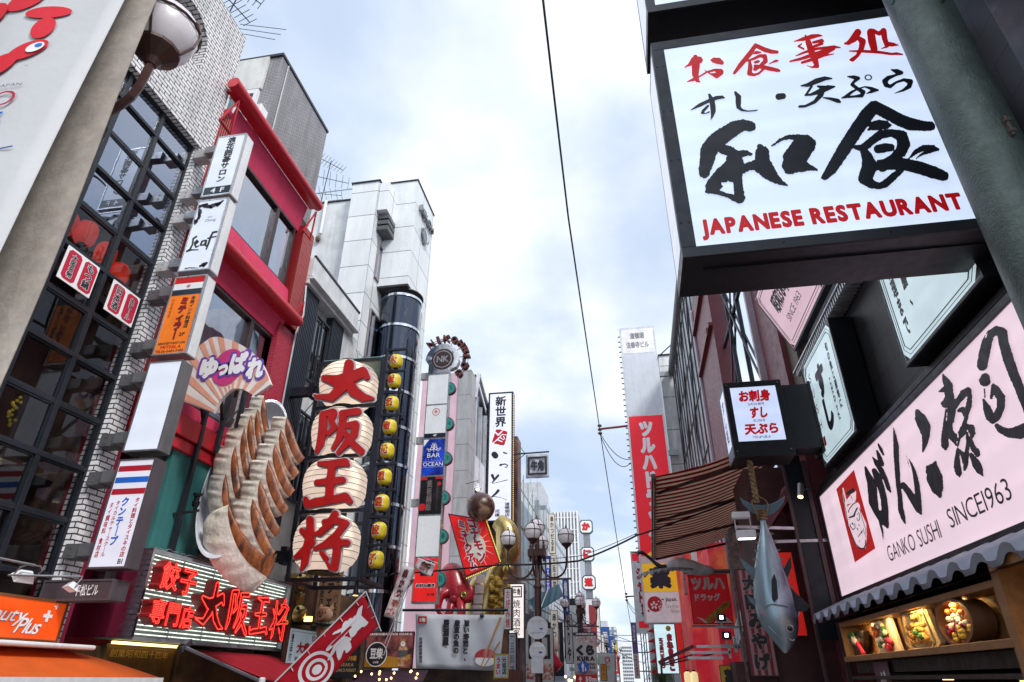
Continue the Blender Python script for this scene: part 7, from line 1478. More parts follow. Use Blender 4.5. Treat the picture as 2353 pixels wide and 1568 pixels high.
m = MB(); [m.box(a,b,14.9,15.0,z,z+.05) for a,b,z in ((1.2,2.0,2.19),(1.05,1.85,2.08),(1.0,1.7,1.98))]; m.box(1.95,2.0,14.9,15.0,2.1,2.4); m.box(1.82,1.86,14.9,15.0,2.0,2.2); tag(m.build('support_bars',pale_metal),'stack of pale steel frame bars below the drugstore board','frame')
F = rightF(2.3,17.0,2.25); m = MB(); m.prism([(0,.0),(1.6,.35),(1.6,.75),(0,.45)],lambda a,b,d:F(a,b,d),-.03,.03); tag(m.build('menu_board',SPOT('menu board print',(.60,.62,.66),(.20,.22,.28),7,.45,.6)),'white tilted menu board under the drugstore board','menu')
t = thing('dark_red_awning','dark red awning with folding arm beside the lucky cat sign','awning',(.9,18,1.6))
m = MB(); m.grid([[(1.9-1.35*j/6,18+1.2*i/6,2.20-.28*(j/6)) for j in range(7)] for i in range(7)]); m.grid([[(.55,18+1.2*i/6,1.92-.2*j) for j in range(2)] for i in range(7)]); m.build('fabric',CLOTH('wine cloth',(.12,.010,.018),.2),t,True,solid=.02)
m = MB(); m.bar((.48,17.9,1.98),(1.35,17.7,2.34),.07); m.bar((.5,17.85,1.93),(1.3,17.7,2.15),.035); m.build('folding_arm',M('wine arm',(.13,.02,.03),.4,.3),t)
F = camF(1.50,14.05,1.2); t = sign_box('medicine_sign','small yellow and red medicine sign with black character','sign',F,.37,.66,.05,M('drugstore case',(.10,.012,.02),.45),M('medicine yellow dull',(.55,.34,.02),.5,grime=.2),.01); text(F,'薬',.07,.30,.30,.60,black_ink,t,off=.06)
for k,x in enumerate((1.02,1.16)):
    t = thing('small_lantern','small cream paper lantern glowing under the dark red awning','lantern',(x,16,1.5),'cream lanterns under the dark red awning'); m = MB(); m.lathe((x,16,1.5),[(.03,0),(.075,.03),(.08,.14),(.075,.24),(.03,.27)],14); m.build('shade',M('cream paper',(.7,.62,.45),.6,emit=.3,ecol=(1,.75,.35),grime=.1),t,True); m = MB(); m.lathe((x,16,1.77),[(.035,0),(.035,.03)],10); m.build('cap',black_metal,t)
# flags pennants further on
for k in range(5):
    z = 3.6-.42*k; t = thing('pennant','small red triangular pennant by the lucky cat sign','pennant',(.7,33,z),'red pennants by the lucky cat sign'); m = MB(); m.prism([(.85,z+.18),(.85,z-.08),(.45,z-.02)],lambda a,b,d:(a,33+d,b),-.01,.01); m.build('cloth',flag_red,t); m = MB(); m.bar((.86,33,z-.12),(.86,33,z+.22),.02); m.build('stick',pale_metal,t)
# willow tree
t = thing('willow_tree','green drooping willow tree at the far end of the street','tree',(1.2,45,0))
m = MB(); m.tube([(1.25,45.2,0),(1.2,45.1,1.2),(1.3,45,2.2)],[.14,.11,.05],8)
for k in range(5): m.tube([(1.22,45.1,1.3+.15*k),(1.2+.5*math.cos(k*1.9),45+.5*math.sin(k*1.9),2.3)],[.04,.015],5)
m.build('trunk',M('willow bark',(.06,.045,.035),.8),t,True)
m = MB(); rnd = random.Random(5)
for k in range(420):
    a,r = rnd.uniform(0,6.28),rnd.uniform(.05,.75); x,y,z = 1.22+r*math.cos(a),45+r*math.sin(a)*.8,2.55-.5*r+rnd.uniform(-.25,.2); L = rnd.uniform(.5,1.3)
    for q in range(9):
        f = q/8; px,py,pz = x+.10*f*math.cos(a)+rnd.uniform(-.03,.03),y+rnd.uniform(-.03,.03),z-L*f; s_ = rnd.uniform(.02,.05); b = rnd.uniform(-.6,.6)
        m.add([(px,py,pz),(px+s_*.5,py+s_*b,pz-s_*.9),(px+s_*.2,py-s_*b,pz-s_*2.2)],[(0,1,2)])
m.build('crown',SPOT('willow leaf',(.02,.07,.012),(.07,.16,.03),1.8,.35,.65,.6,0),t)
# purple and white karaoke/bowling banners, red striped hotel sign
F = camF(-.45,60,1.7); t = sign_box('karaoke_banner','tall narrow purple karaoke sign far down the right side','sign',F,.46,4.25,.1,M('purple case',(.12,.06,.15),.5),M('purple sheet',(.20,.10,.26),.5,grime=.1),.02,proud=.008)
text(F,'カラオケ',.12,.34,2.7,4.05,white_ink,t,True,.04); m = MB(); F.quad(m,.02,.44,.05,1.85,.012); m.build('white_panel',M('red white panel',(.72,.66,.70),.5),t); text(F,'ラウンドボウル',.1,.36,.2,1.7,red_ink,t,True,.06,.016)
m = MB(); [m.box(.0,.9,60.1,60.2,z,z+.08) for z in (5.6,3.6,2.2)]; m.build('bracket',M('rust red bar',(.20,.04,.03),.5),t)
F = camF(.0,50,4.5); t = sign_box('red_white_sign','far white sign edge with red characters beyond the drugstore tower','sign',F,1.0,5.6,.3,white_paint,M('white sheet',(.75,.75,.77),.5),.03); m = MB(); [F.quad(m,.1,.6,5.45-.0-1.0*k-.55,5.45-1.0*k,.008) for k in (0,)]; F.quad(m,.2,.9,.35,.8,.008); m.build('red_block',dred,t); text(F,'シャトー',.3,.8,1.1,4.4,red_ink,t,True,.06,.012)
t = thing('cable_bracket','red brown steel arm holding cables at the tall drugstore sign','bracket',(-.4,36.2,14.7)); m = MB(); m.tube([(-1.2,36.2,14.85),(.45,36.2,14.95)],.07,8); m.build('arm',M('rust red bar',(.20,.04,.03),.5),t,True); m = MB(); [m.lathe((-1.2,36.2,14.5+.24*k),[(.05,0),(.13,.04),(.13,.12),(.05,.16)],10) for k in range(3)]; m.build('insulator',brown_steel,t,True)
t = thing('cable_bracket','lower red brown steel arm holding cables beyond the drugstore sign','bracket',(0,58,6.9)); m = MB(); m.tube([(-.6,57,7.7),(.6,57,7.75)],.06,8); m.build('arm',M('rust red bar',(.20,.04,.03),.5),t,True); m = MB(); [m.lathe((-.6,57,7.35+.24*k),[(.05,0),(.12,.04),(.12,.12),(.05,.16)],10) for k in range(3)]; m.build('insulator',brown_steel,t,True)
# black wire lattice / poles of the far right
t = thing('steel_mast','slender grey steel lattice posts beyond the tall sign','mast',(.55,54,0)); m = MB()
for x in (.25,.45,.62): m.box(x,x+.08,54,54.1,0,7.2)
for k in range(12): m.bar((.28,53.98,.4+.55*k),(.66,53.98,.9+.55*k),.03)
m.build('post',M('mast steel',(.10,.11,.13),.5,.4),t)
m = MB()
for (y,h,c_) in ((62,6.5,0),(75,9,1),(95,8,2),(120,12,3)): m.box(.8+.01*y,9,y,y+12,0,h)
tag(m.build('building_row',BRICK('far shop wall',(.30,.29,.30),(.42,.40,.40),(.06,.06,.07),1.6,1.1,.12,0,.6,.4,.2)),'row of far grey shop buildings on the right side of the street','building')

# ================================================================ street lamps on the left
lamp_glass = M('opal lamp glass',(.62,.60,.65),.25,grime=.10,var=.06,bmp=0,emit=.04,ecol=(1,.95,1))
def globe(mbg, mbc, c, s=1.0):
    x,y,z = c
    mbg.lathe(c,[(.10*s,-.17*s),(.165*s,-.10*s),(.185*s,.0),(.16*s,.10*s),(.09*s,.165*s),(.01,.18*s)],18)
    mbc.lathe((x,y,z-.17*s),[(.03*s,-.12*s),(.05*s,-.08*s),(.125*s,-.01*s),(.125*s,.012*s)],14); mbc.lathe((x,y,z+.175*s),[(.05*s,0),(.03*s,.03*s),(.012*s,.05*s),(.02*s,.07*s),(.004,.11*s)],8)
    for q in range(4):
        a = math.pi/2*q+.4; mbc.tube([(x+r*s*math.cos(a),y+r*s*math.sin(a),z+h*s) for r,h in ((.125,-.165),(.18,-.09),(.197,.0),(.172,.105),(.10,.172),(.03,.19))],.008*s,5)
    mbc.tube([(x+.19*s*math.cos(2*math.pi*q/18),y+.19*s*math.sin(2*math.pi*q/18),z+.03*s) for q in range(19)],.009*s,5,False)
def street_lamp(c, label, group, H=4.6, arms=4):
    X,Y,_ = c; t = thing('street_lamp',label,'street lamp',c,group)
    m = MB(); m.lathe((X,Y,0),[(.12,0),(.12,.5),(.085,.55),(.08,H-1.15),(.10,H-1.13),(.10,H-1.09),(.065,H-1.05),(.06,H+.02)],14); m.build('pole',brown_steel,t,True)
    m = MB()
    for q in range(arms):
        a = 2*math.pi/arms*q; dx_,dy_ = math.cos(a),math.sin(a)
        pts = spl([(X+dx_*r,Y+dy_*r,H-z*(1 if arms == 4 else .72)) for r,z in ((.06,.42),(.12,.72),(.28,.90),(.50,.90),(.66,.74),(.70,.42),(.70,.28))],18); m.tube(pts,.024,7)
        m.bar((X+dx_*.16,Y+dy_*.16,H-.55),(X+dx_*.16,Y+dy_*.16,H-.2),.05); m.lathe((X+dx_*.16,Y+dy_*.16,H-.2),[(.04,0),(.015,.05),(.03,.08),(.004,.13)],7)
    m.box(X-.2,X+.2,Y-.2,Y+.2,H-.45,H-.30); (arms == 4 and m.box(X-.78,X+.78,Y-.02,Y+.02,H-.97,H-.93)); m.build('arm',brown_steel,t)
    g_,c_ = MB(),MB(); globe(g_,c_,(X,Y,H+.24))
    for q in range(arms): a = 2*math.pi/arms*q; globe(g_,c_,(X+.70*math.cos(a),Y+.70*math.sin(a),H))
    gl_ = None
    cage = c_.build('cage',brown_steel,t); 
    per = len(g_.v)//(arms+1); fper = len(g_.f)//(arms+1)
    for q in range(arms+1):
        one = MB(); one.v = g_.v[q*per:(q+1)*per]; one.f = [[i-q*per for i in f] for f in g_.f[q*per:(q+1)*per if False else (q+1)*fper]] if False else [[i-q*per for i in f] for f in g_.f[q*fper:(q+1)*fper]]
        one.build('globe',lamp_glass,t,True)
    return t
L1 = street_lamp((-2.17,15.4,0),'brown five globe street lamp beside the tall barbecue box sign, nearest in full view','five globe street lamps along the street')
for (x,y,lab) in ((-2.35,30.2,'brown five globe street lamp in front of the revolving sushi banner'),(-2.7,62.4,'brown five globe street lamp behind the white exposition banner'),(-2.45,45.9,'brown five globe street lamp between the sushi banner and the exposition banner'),(-2.75,99.5,'brown five globe street lamp far down the street'),(-2.6,78.5,'small brown five globe street lamp before the far white tower block')):
    if y == 45.9: continue
    dup(L1,(x,y,0),lab)
L0 = street_lamp((-3.12,1.98,0),'brown street lamp globe and curved arm close to camera behind the hanging banner',None,4.9,2)
# round sign backs on first lamp, pedestrian sign on second
t = thing('traffic_sign_back','two pale round sign backs strapped to the nearest street lamp pole','sign',(-2.17,15.4,2.3)); f = camF(-2.17,15.28,0)
m = MB(); f.disc(m,0,2.62,.235,-.0,30); f.disc(m,0,2.15,.185,.0,30); m.build('disc',M('sign back grey',(.60,.62,.64),.35,.4,grime=.2),t,solid=.01)
m = MB(); [f.box(m,-.16,.16,z,z+.035,.003,.02) for z in (2.76,2.52,2.22,2.05)]; f.box(m,-.14,.12,1.72,2.0,.0,.03); m.build('strap',pale_metal,t); m = MB(); f.box(m,.05,.12,2.58,2.61,.021,.024); f.box(m,.03,.10,2.11,2.14,.021,.024); m.build('sticker',blue_ink,t)
t = thing('pedestrian_sign','blue round pedestrian sign with white adult and child on street lamp','sign',(-2.33,29.9,1.8)); f = camF(-2.31,29.9,2.07)
m = MB(); f.disc(m,0,0,.225,0,32); m.build('disc',M('sign blue',(.01,.10,.50),.35,grime=.05),t,solid=.01)
m = MB(); f.disc(m,-.03,.15,.026,.010,12); f.poly(m,[(-.075,.115),(.015,.115),(.03,-.02),(.01,-.02),(0,.05),(.0,-.18),(-.025,-.18),(-.03,-.02),(-.035,-.18),(-.06,-.18),(-.06,.05),(-.07,-.02),(-.09,-.02)],.010); f.disc(m,.085,-.03,.02,.010,10); f.poly(m,[(.06,-.055),(.11,-.055),(.115,-.12),(.10,-.18),(.085,-.12),(.07,-.18),(.055,-.12)],.010); m.build('pictogram',white_ink,t)
# banners on lamps
F = camF(-2.70,30.0,1.80); t = thing('street_banner','white revolving sushi banner with huge black kana and red arrow panel','banner',F(.48,0,0))
m = MB(); m.grid([[F(.97*i/8,1.6*j/12,.012*math.sin(j*.9+i*.5)) for i in range(9)] for j in range(13)]); m.build('cloth',CLOTH('banner off white',(.70,.70,.70),.35,.06),t,True,solid=.006)
m = MB(); F.quad(m,0,.97,1.47,1.6,.02); m.build('black_band',black_ink,t); text(F,'道頓堀商店会',.10,.87,1.495,1.575,white_ink,t,c=.025,off=.02)
m = MB(); [F.disc(m,.14+.21*k,b,.085,.02,14,.06) for k in range(4) for b in (1.38,1.24)]; m.build('dish_print',SPOT('dish print',(.55,.12,.08),(.72,.70,.68),10,.42,.52),t)
text(F,'くら',.10,.87,.70,1.12,black_ink,t,off=.10,c=.02,res=50); text(F,'KURA',.12,.86,.50,.68,black_ink,t,off=.08,c=.02); text(F,'REVOLVING',.12,.88,.33,.43,black_ink,t,off=.04,c=.02); text(F,'SUSHI BAR',.30,.88,.20,.30,black_ink,t,off=.04,c=.02); text(F,'sushi bar',.12,.86,.08,.13,red_ink,t,off=.04,c=.02)
F2 = camF(-2.68,29.98,1.46); m = MB(); F2.quad(m,0,.93,0,.335,.0); m.build('red_panel',M('panel red',(.55,.01,.015),.5),t); text(F2,'50m',.42,.88,.06,.26,white_ink,t,off=.04); m = MB(); F2.poly(m,[(.13,.14),(.21,.28),(.29,.14),(.235,.15),(.235,.03),(.185,.03),(.185,.15)],.006); m.build('arrow',white_ink,t)
def expo_logo(F, cx, cy, s, t, c=.01):
    m = MB(); rnd = random.Random(11)
    for k in range(13):
        a = 2*math.pi*k/13+.2; r = s*(.78+.08*math.sin(k*2.3)); q = s*(.22+.07*math.sin(k*1.7)); P = []
        for j in range(14):
            b = 2*math.pi*j/14; x,y = q*1.25*math.cos(b),q*.85*math.sin(b); P.append((cx+r*.86*math.cos(a)+x*math.cos(a+1.2)-y*math.sin(a+1.2),cy+r*1.08*math.sin(a)+x*math.sin(a+1.2)+y*math.cos(a+1.2)))
        F.poly(m,P,c+.0004*k)
    m.build('emblem',red_ink,t); m1_,m2_ = MB(),MB()
    for k in (1,4,6,9,11): a = 2*math.pi*k/13+.2; x,y = cx+s*.70*math.cos(a),cy+s*.86*math.sin(a); F.disc(m1_,x,y,s*.13,c+.008,14); F.disc(m2_,x+s*.03,y,s*.055,c+.010,10)
    m1_.build('emblem_eye',white_ink,t); m2_.build('emblem_pupil',blue_ink,t)
F = camF(-2.50,45,1.3); t = thing('street_banner','white exposition banner with red ring emblem far along the street','banner',F(.5,0,0)); m = MB(); m.grid([[F((1.04-.06*(1-j/10))*i/6,1.78*j/10,.01*math.sin(j+i)) for i in range(7)] for j in range(11)]); m.build('cloth',CLOTH('banner off white',(.70,.70,.70),.35,.06),t,True,solid=.006); expo_logo(F,.53,1.40,.19,t,.02); text(F,'EXPO',.40,.70,.98,1.08,red_ink,t,c=.02,off=0); text(F,'2025',.42,.70,.86,.94,M('grey ink',(.22,.22,.24),.5),t,c=.02,off=0)
# ---- big near banner at the left edge
t = thing('near_banner','huge white exposition banner with red ring emblem at left edge, close to camera','banner',(-2.9,1.6,2.2))
def nb(i,j): z = 2.0+3.4*j/26; return V((-3.7+1.405*i/14, 1.60+.02*math.sin(i*.6+z*1.3)-.012*(i/14)**4*math.sin(z*2), z))
m = MB(); m.grid([[nb(i,j) for i in range(15)] for j in range(27)]); m.build('cloth',CLOTH('near banner cloth',(.72,.74,.77),.30,.05,2),t,True,solid=.004)
m = MB(); m.grid([[V((-3.7+1.475*i/10,1.735+.02*math.sin(j*.3),2.0+3.4*j/20)) for i in range(11)] for j in range(21)]); m.build('back_cloth',SPOT('weathered beige cloth',(.26,.23,.20),(.36,.33,.30),1.8,.3,.75,.8,.2,40,stretch=(1,1,.5)),t,True,solid=.006)
def F(a,b,c=0.0):
    i, z = a/1.405*14, b; return V((-3.7+a, 1.60+.02*math.sin(i*.6+z*1.3)-.012*(i/14)**4*math.sin(z*2)-.006-c, z))
m = MB()
def npoly(mb,pts,c):
    cx = sum(p[0] for p in pts)/len(pts); cy = sum(p[1] for p in pts)/len(pts); n = len(pts)
    mb.add([F(cx,cy,c)]+[F(cx+(a-cx)*f,cy+(b-cy)*f,c) for f in (.5,1) for a,b in pts],[[0,1+k,1+(k+1)%n] for k in range(n)]+[[1+k,1+n+k,1+n+(k+1)%n,1+(k+1)%n] for k in range(n)])
em = [(.84,4.70,.11,.085,.3),(1.02,4.565,.13,.048,-.1),(1.045,4.435,.062,.085,.2),(1.03,4.265,.105,.062,.45),(.91,4.17,.105,.075,.6),(.78,4.02,.13,.09,.8),(.66,4.62,.1,.1,0),(.55,4.05,.12,.1,-.4),(.45,4.35,.08,.14,0)]
for k,(a,b,w,h,an) in enumerate(em): npoly(m,[(a+w*math.cos(q)*math.cos(an)-h*math.sin(q)*math.sin(an),b+w*math.cos(q)*math.sin(an)+h*math.sin(q)*math.cos(an)) for q in [2*math.pi*j/28 for j in range(28)]],.004+.0006*k)
m.build('emblem',M('banner red print',(.62,.006,.022),.6,grime=0,var=.04),t)
m = MB(); npoly(m,[(1.075+.045*math.cos(q)*.95-.03*math.sin(q)*.3,4.272+.045*math.cos(q)*.35+.033*math.sin(q)) for q in [2*math.pi*j/24 for j in range(24)]],.012); m.build('emblem_eye',white_ink,t); m = MB(); npoly(m,[(1.09+.019*math.cos(2*math.pi*q/18),4.283+.015*math.sin(2*math.pi*q/18)) for q in range(18)],.014); m.build('emblem_pupil',M('print blue',(.01,.16,.60),.5,grime=0),t)
text(F,'TM',1.07,1.085,4.137,4.147,M('dark print',(.05,.06,.10),.6),t,c=.006,off=0); text(F,'OSAKA, KANSAI, JAPAN',.66,1.11,3.995,4.02,M('dark print',(.05,.06,.10),.6),t,c=.006,off=0); text(F,'EXPO',.70,1.115,3.87,3.97,M('banner crimson print',(.45,.01,.06),.6),t,c=.006,off=-.005); text(F,'2025',.69,1.105,3.735,3.83,M('print blue',(.01,.16,.60),.5),t,c=.006,off=.02)
m = MB(); m.tube([F(.5,3.56,.006),F(.9,3.575,.006),F(1.24,3.60,.006)],.003,4); m.build('print_line',M('print blue',(.01,.16,.60),.5),t)
m = MB(); m.tube([(-3.75,1.66,5.38),(-2.2,1.66,5.38)],.02,8); m.build('rail',dark_metal,t)

# ================================================================ far left of the street
F = camF(-4.80,26,2.95); t = sign_box('barbecue_box_sign','white lit vertical box sign with black framed characters and barbecue writing','sign',F,.62,1.98,.25,black_metal,LIT('bbq lit sheet',(.88,.80,.76),.40,.05),.035)
m = MB(); F.ring(m,.10,.52,1.46,1.88,.045,.005,.008); m.build('printed_frame',black_ink,t); text(F,'牛角',.17,.45,1.54,1.80,black_ink,t,off=.04); text(F,'焼肉酒家',.17,.45,.10,1.38,black_ink,t,True,.01)
m = MB(); m.box(-6.9,-4.18,26.3,26.5,4.6,4.7); m.box(-4.5,-4.4,26.25,26.35,.5,2.95); m.build('bracket',brown_steel,t)
F = camF(-3.85,24,1.2); t = sign_box('barbecue_board','pale board with thick black square mark behind the round sign backs','sign',F,1.0,2.0,.08,black_metal,M('pale board',(.52,.46,.44),.5,grime=.15),.02); m = MB(); F.ring(m,.12,.88,1.02,1.78,.10,.006,.012); F.box(m,.3,.7,1.36,1.46,.006,.013); m.build('printed_frame',black_ink,t); m = MB(); F.quad(m,.03,.97,.4,.86,.008); m.build('meat_print',SPOT('meat print',(.35,.05,.04),(.62,.50,.44),12,.42,.58),t)
t = thing('blue_tarp_building','building wrapped in pale blue scaffold sheets','building',(-8,48,0))
m = MB(); m.box(-11,-7.05,41,56,0,12.4); m.build('sheet',CLOTH('blue tarp',(.33,.42,.52),.1,.25,1.2),t); m = MB()
for k in range(8): m.box(-7.0,-6.94,41+k*2.1,41.06+k*2.1,0,14.3)
for k in range(6): m.box(-7.02,-6.96,41,56,2.4*k+1,2.4*k+1.06)
for k in range(7): m.bar((-7,41+k*2.1,12.4),(-7,43.1+k*2.1,14),.04)
m.build('scaffold',M('scaffold pipe',(.35,.36,.30),.4,.5),t); m = MB(); m.box(-11,-8,44,55,12.4,15.2); m.build('rooftop_box',M('blue white box',(.55,.62,.70),.6),t)
t = thing('pale_office','pale bluish office block beyond the scaffold building','building',(-8,62,0)); m = MB(); m.box(-12,-7.2,57,74,0,16); m.build('wall',BRICK('bluish office',(.52,.56,.62),(.58,.62,.68),(.20,.24,.30),2.2,1.7,.22,0,.5,.3,.2),t); m = MB(); m.box(-10,-8,60,66,16,18.5); m.tube([(-9,60,18.5),(-9,60,21)],.06,5); m.tube([(-8.3,60,16),(-8.3,60,20)],.05,5); m.build('roof_plant',M('roof grey',(.5,.52,.55),.6),t)
t = thing('white_grid_building','white building with rows of bright vertical fins','building',(-10,108,0)); m = MB(); m.box(-16,-8.0,105,125,0,26); m.build('wall',M('blue grey wall',(.36,.40,.46),.5),t)
m = MB(); [m.box(-13.4+.52*k,-13.18+.52*k,104.7,104.99,10,26) for k in range(11)]; [m.box(-13.4,-8,104.8,104.98,z,z+.12) for z in range(11,26,2)]; m.build('fin',M('bright white fin',(.82,.82,.82),.5,grime=.05),t)
kk = None
for k,(ch,lab) in enumerate((('か','topmost of the four stacked white crab signs with red kana'),('に','second from top of the stacked white crab signs with red kana'),('道','third of the stacked white crab signs with red character'),('楽','lowest of the four stacked white crab signs with red character'))):
    z = 19.45-3.66*k-.0; F = camF(-6.66+.0,90,z); t = thing('crab_sign',lab,'sign',F(.9,0,-.1),'stacked crab restaurant signs'); q = .3
    P = [(q,0),(1.82-q,0),(1.82,q),(1.82,1.86-q),(1.82-q,1.86),(q,1.86),(0,1.86-q),(0,q)]; m = MB(); m.prism(P,lambda a,b,d:F(a,b,d),-.5,0); m.build('case',M('teal grey case',(.05,.09,.10),.4,.3),t)
    m = MB(); F.poly(m,[(.14+a*.846,.14+b*.849) for a,b in P],.01); m.build('face',M('crab white',(.78,.78,.78),.5,grime=.03,emit=.05),t); text(F,ch,.36,1.48,.38,1.5,M('crab shadow',(.20,.28,.30),.5),t,off=.09,c=.015,name='lettering_shadow'); text(F,ch,.30,1.42,.42,1.54,red_ink,t,off=.075,c=.03)
m = MB(); m.box(-6.2,-5.3,90.2,90.6,0,21); tag(m.build('sign_mast',grey_metal),'grey mast carrying the stacked crab signs','mast')
m = MB(); m.box(-12,-7.3,76,104,0,9); m.box(-12,-6.2,88,96,0,8.2); tag(m.build('building_row',BRICK('far left wall',(.36,.40,.44),(.44,.48,.52),(.10,.12,.15),1.6,1.3,.18,0,.5,.3,.2)),'low far buildings on the left side beyond the blue sheets','building')
t = thing('shop_canopy','dark teal slanted shop canopy propped on white struts','awning',(-3.9,30,4.2)); m = MB(); m.grid([[V((-4.7,30.5,4.78)).lerp(V((-3.30,30.5,5.45)),i/10).lerp(V((-4.2,29.0,4.12)).lerp(V((-2.98,29.0,4.78)),i/10),j/4) for i in range(11)] for j in range(5)]); m.build('sheet',CORRUG('teal sheet',(.012,.085,.13),'X',.28,.4,.5,.6),t,solid=.03); m = MB(); m.bar((-3.95,28.98,4.3),(-3.75,30.3,5.3),.04); m.bar((-4.5,29.1,4.1),(-6.9,30.5,5.0),.05); m.build('strut',pale_metal,t)
t = thing('nigiri_sculpture','giant nigiri sculpture with white rice like fingers and red tuna slice','sculpture',(-4.2,36,2.2))
m = MB(); m.tube(spl([(-4.86,36,3.75),(-4.55,35.9,3.5),(-4.3,35.9,3.1),(-4.18,35.9,2.9)],16),[.18+.16*math.sin(math.pi*(.15+.7*i/16)) for i in range(17)],12); [m.tube(spl([(-4.62+.11*k,35.75,3.45-.06*k),(-4.40+.12*k,35.7,3.2-.05*k),(-4.32+.13*k,35.72,2.85)],10),[.09]*8+[.075,.05,.02],8) for k in range(3)]; m.build('rice',SPOT('cream white',(.66,.60,.48),(.74,.70,.60),3),t,True)
m = MB(); m.tube(spl([(-4.78,35.8,3.2),(-4.5,35.6,2.75),(-4.2,35.6,2.35),(-3.95,35.6,2.10)],18),[.30-.05*(i/18)+.05*math.sin(math.pi*i/18) for i in range(19)],10); m.build('tuna_slice',SPOT('tuna plastic',(.42,.005,.03),(.55,.015,.05),2,.4,.6,.35,.1,10),t,True)
def far_sign(name,label,x0,x1,y,z0,z1,face,s,mt,off=.03,group=None,body=black_metal):
    F = camF(x0,y,z0); t = sign_box(name,label,'sign',F,x1-x0,z1-z0,.2,body,face,.03,group,proud=.008); text(F,s,(x1-x0)*.25,(x1-x0)*.75,(z1-z0)*.06,(z1-z0)*.94,mt,t,True,off); return t
offw = M('cream lit sheet',(.74,.72,.66),.5,emit=.08,grime=.08); bl = M('royal blue sheet',(.008,.03,.42),.45,emit=.06,grime=.05); bl2 = M('barbecue blue sheet',(.01,.10,.40),.45,grime=.08)
far_sign('shop_sign','narrow cream vertical sign, upper one beyond the street lamp',-4.88,-4.47,40,8.4,10.8,offw,'串かつだるま',black_ink,.03,None,M('ochre case',(.45,.30,.06),.5))
far_sign('shop_sign','narrow cream vertical sign, lower one beyond the street lamp',-4.80,-4.42,40.05,6.3,8.3,offw,'大阪名物',black_ink,.02,None,M('ochre case',(.45,.30,.06),.5))
far_sign('shop_sign','cream vertical sign under the dark teal canopy',-4.90,-4.46,40,2.2,5.2,offw,'串かつだるま',black_ink,.03,None,M('ochre case',(.45,.30,.06),.5))
far_sign('sushi_sign','royal blue vertical sign with white characters behind the street lamp',-5.19,-4.84,40.2,5.6,8.3,bl,'廻る元禄',white_ink,.05)
far_sign('barbecue_sign','blue vertical barbecue sign right of the dark teal canopy',-4.14,-3.77,40,5.0,6.92,bl2,'焼肉',white_ink,.05)
far_sign('brush_sign','tall grey white vertical sign with loose brush kana',-4.12,-3.67,40.4,2.4,5.0,M('grey white sheet',(.60,.62,.64),.5,grime=.1),'かりや',black_ink,.04)
far_sign('yellow_sign','small yellow and blue far sign between the two street banners',-2.02,-1.72,38,1.55,2.35,M('sign yellow',(.72,.48,.02),.5),'のり',red_ink,.05)
far_sign('white_notice','white narrow notice board with red writing left of the street lamp',-3.95,-3.68,20.5,2.9,4.1,M('white notice',(.68,.68,.70),.5),'お好み焼',red_ink,.02,'white notice boards by the gold sculpture'); 
far_sign('white_notice','white narrow notice board with small lettering under the barbecue box sign',-4.08,-3.80,22.0,1.6,2.92,M('blue white notice',(.55,.62,.72),.5),'一品料理',M('grey ink',(.22,.22,.24),.5),.02,'white notice boards by the gold sculpture')
F = camF(-3.40,16.5,1.62); t = sign_box('flyer_sign','small pale blue sign edged with yellow bulbs at banner corner','sign',F,.36,.52,.06,M('bulb yellow case',(.55,.36,.03),.5),M('pale blue flyer',(.50,.62,.74),.5),.03); text(F,'うまい',.06,.16,.08,.44,red_ink,t,True,.05); text(F,'元祖店',.20,.31,.08,.44,black_ink,t,True,.04)
m = MB(); m.box(-6.9,-6.0,27,29,0,6); m.box(-7,-6.2,33,40,0,7.5); m.box(-6.2,-3.6,21.6,40,0,1.5); m.box(-6.9,-5.0,34,36,0,4.6); tag(m.build('storefront',SPOT('blue grey shop fronts',(.08,.09,.12),(.30,.33,.38),.8,.4,.65)),'blue grey shop fronts along the left pavement','shop front')
m = MB(); [m.ball((-3.4+.2*math.sin(k*3.1),33+k*1.5,1.62+.1*math.cos(k*2.0)),.06,6,5) for k in range(9)]; tag(m.build('bulb_string',bulb_warm),'warm bulbs of far shop fronts','light')
t = thing('apartment_tower','white apartment tower with rows of windows at the end of street','building',(-3,200,0)); m = MB(); m.box(-4.75,-1.7,200,206,0,10.2); m.box(-4.2,-3.0,201,204,10.2,11.1); m.build('wall',M('apartment white',(.74,.75,.76),.5,grime=.05),t); m = MB(); [m.box(-4.5+.48*i,-4.15+.48*i,199.94,199.99,.9+.85*j,1.35+.85*j) for i in range(6) for j in range(11)]; m.build('window',M('apartment window',(.10,.13,.18),.3,grime=0),t)
t = thing('apartment_tower','second pale tower partly hidden by the left shop row','building',(-9,170,0)); m = MB(); m.box(-10,-4.9,170,180,0,13); m.build('wall',BRICK('far tower',(.62,.66,.70),(.66,.69,.73),(.2,.25,.3),1.1,1.2,.3,0,.5,.1,.1),t); m = MB(); m.box(-9,-7,172,176,13,14.5); m.build('roof_plant',M('roof grey',(.5,.52,.55),.6),t)
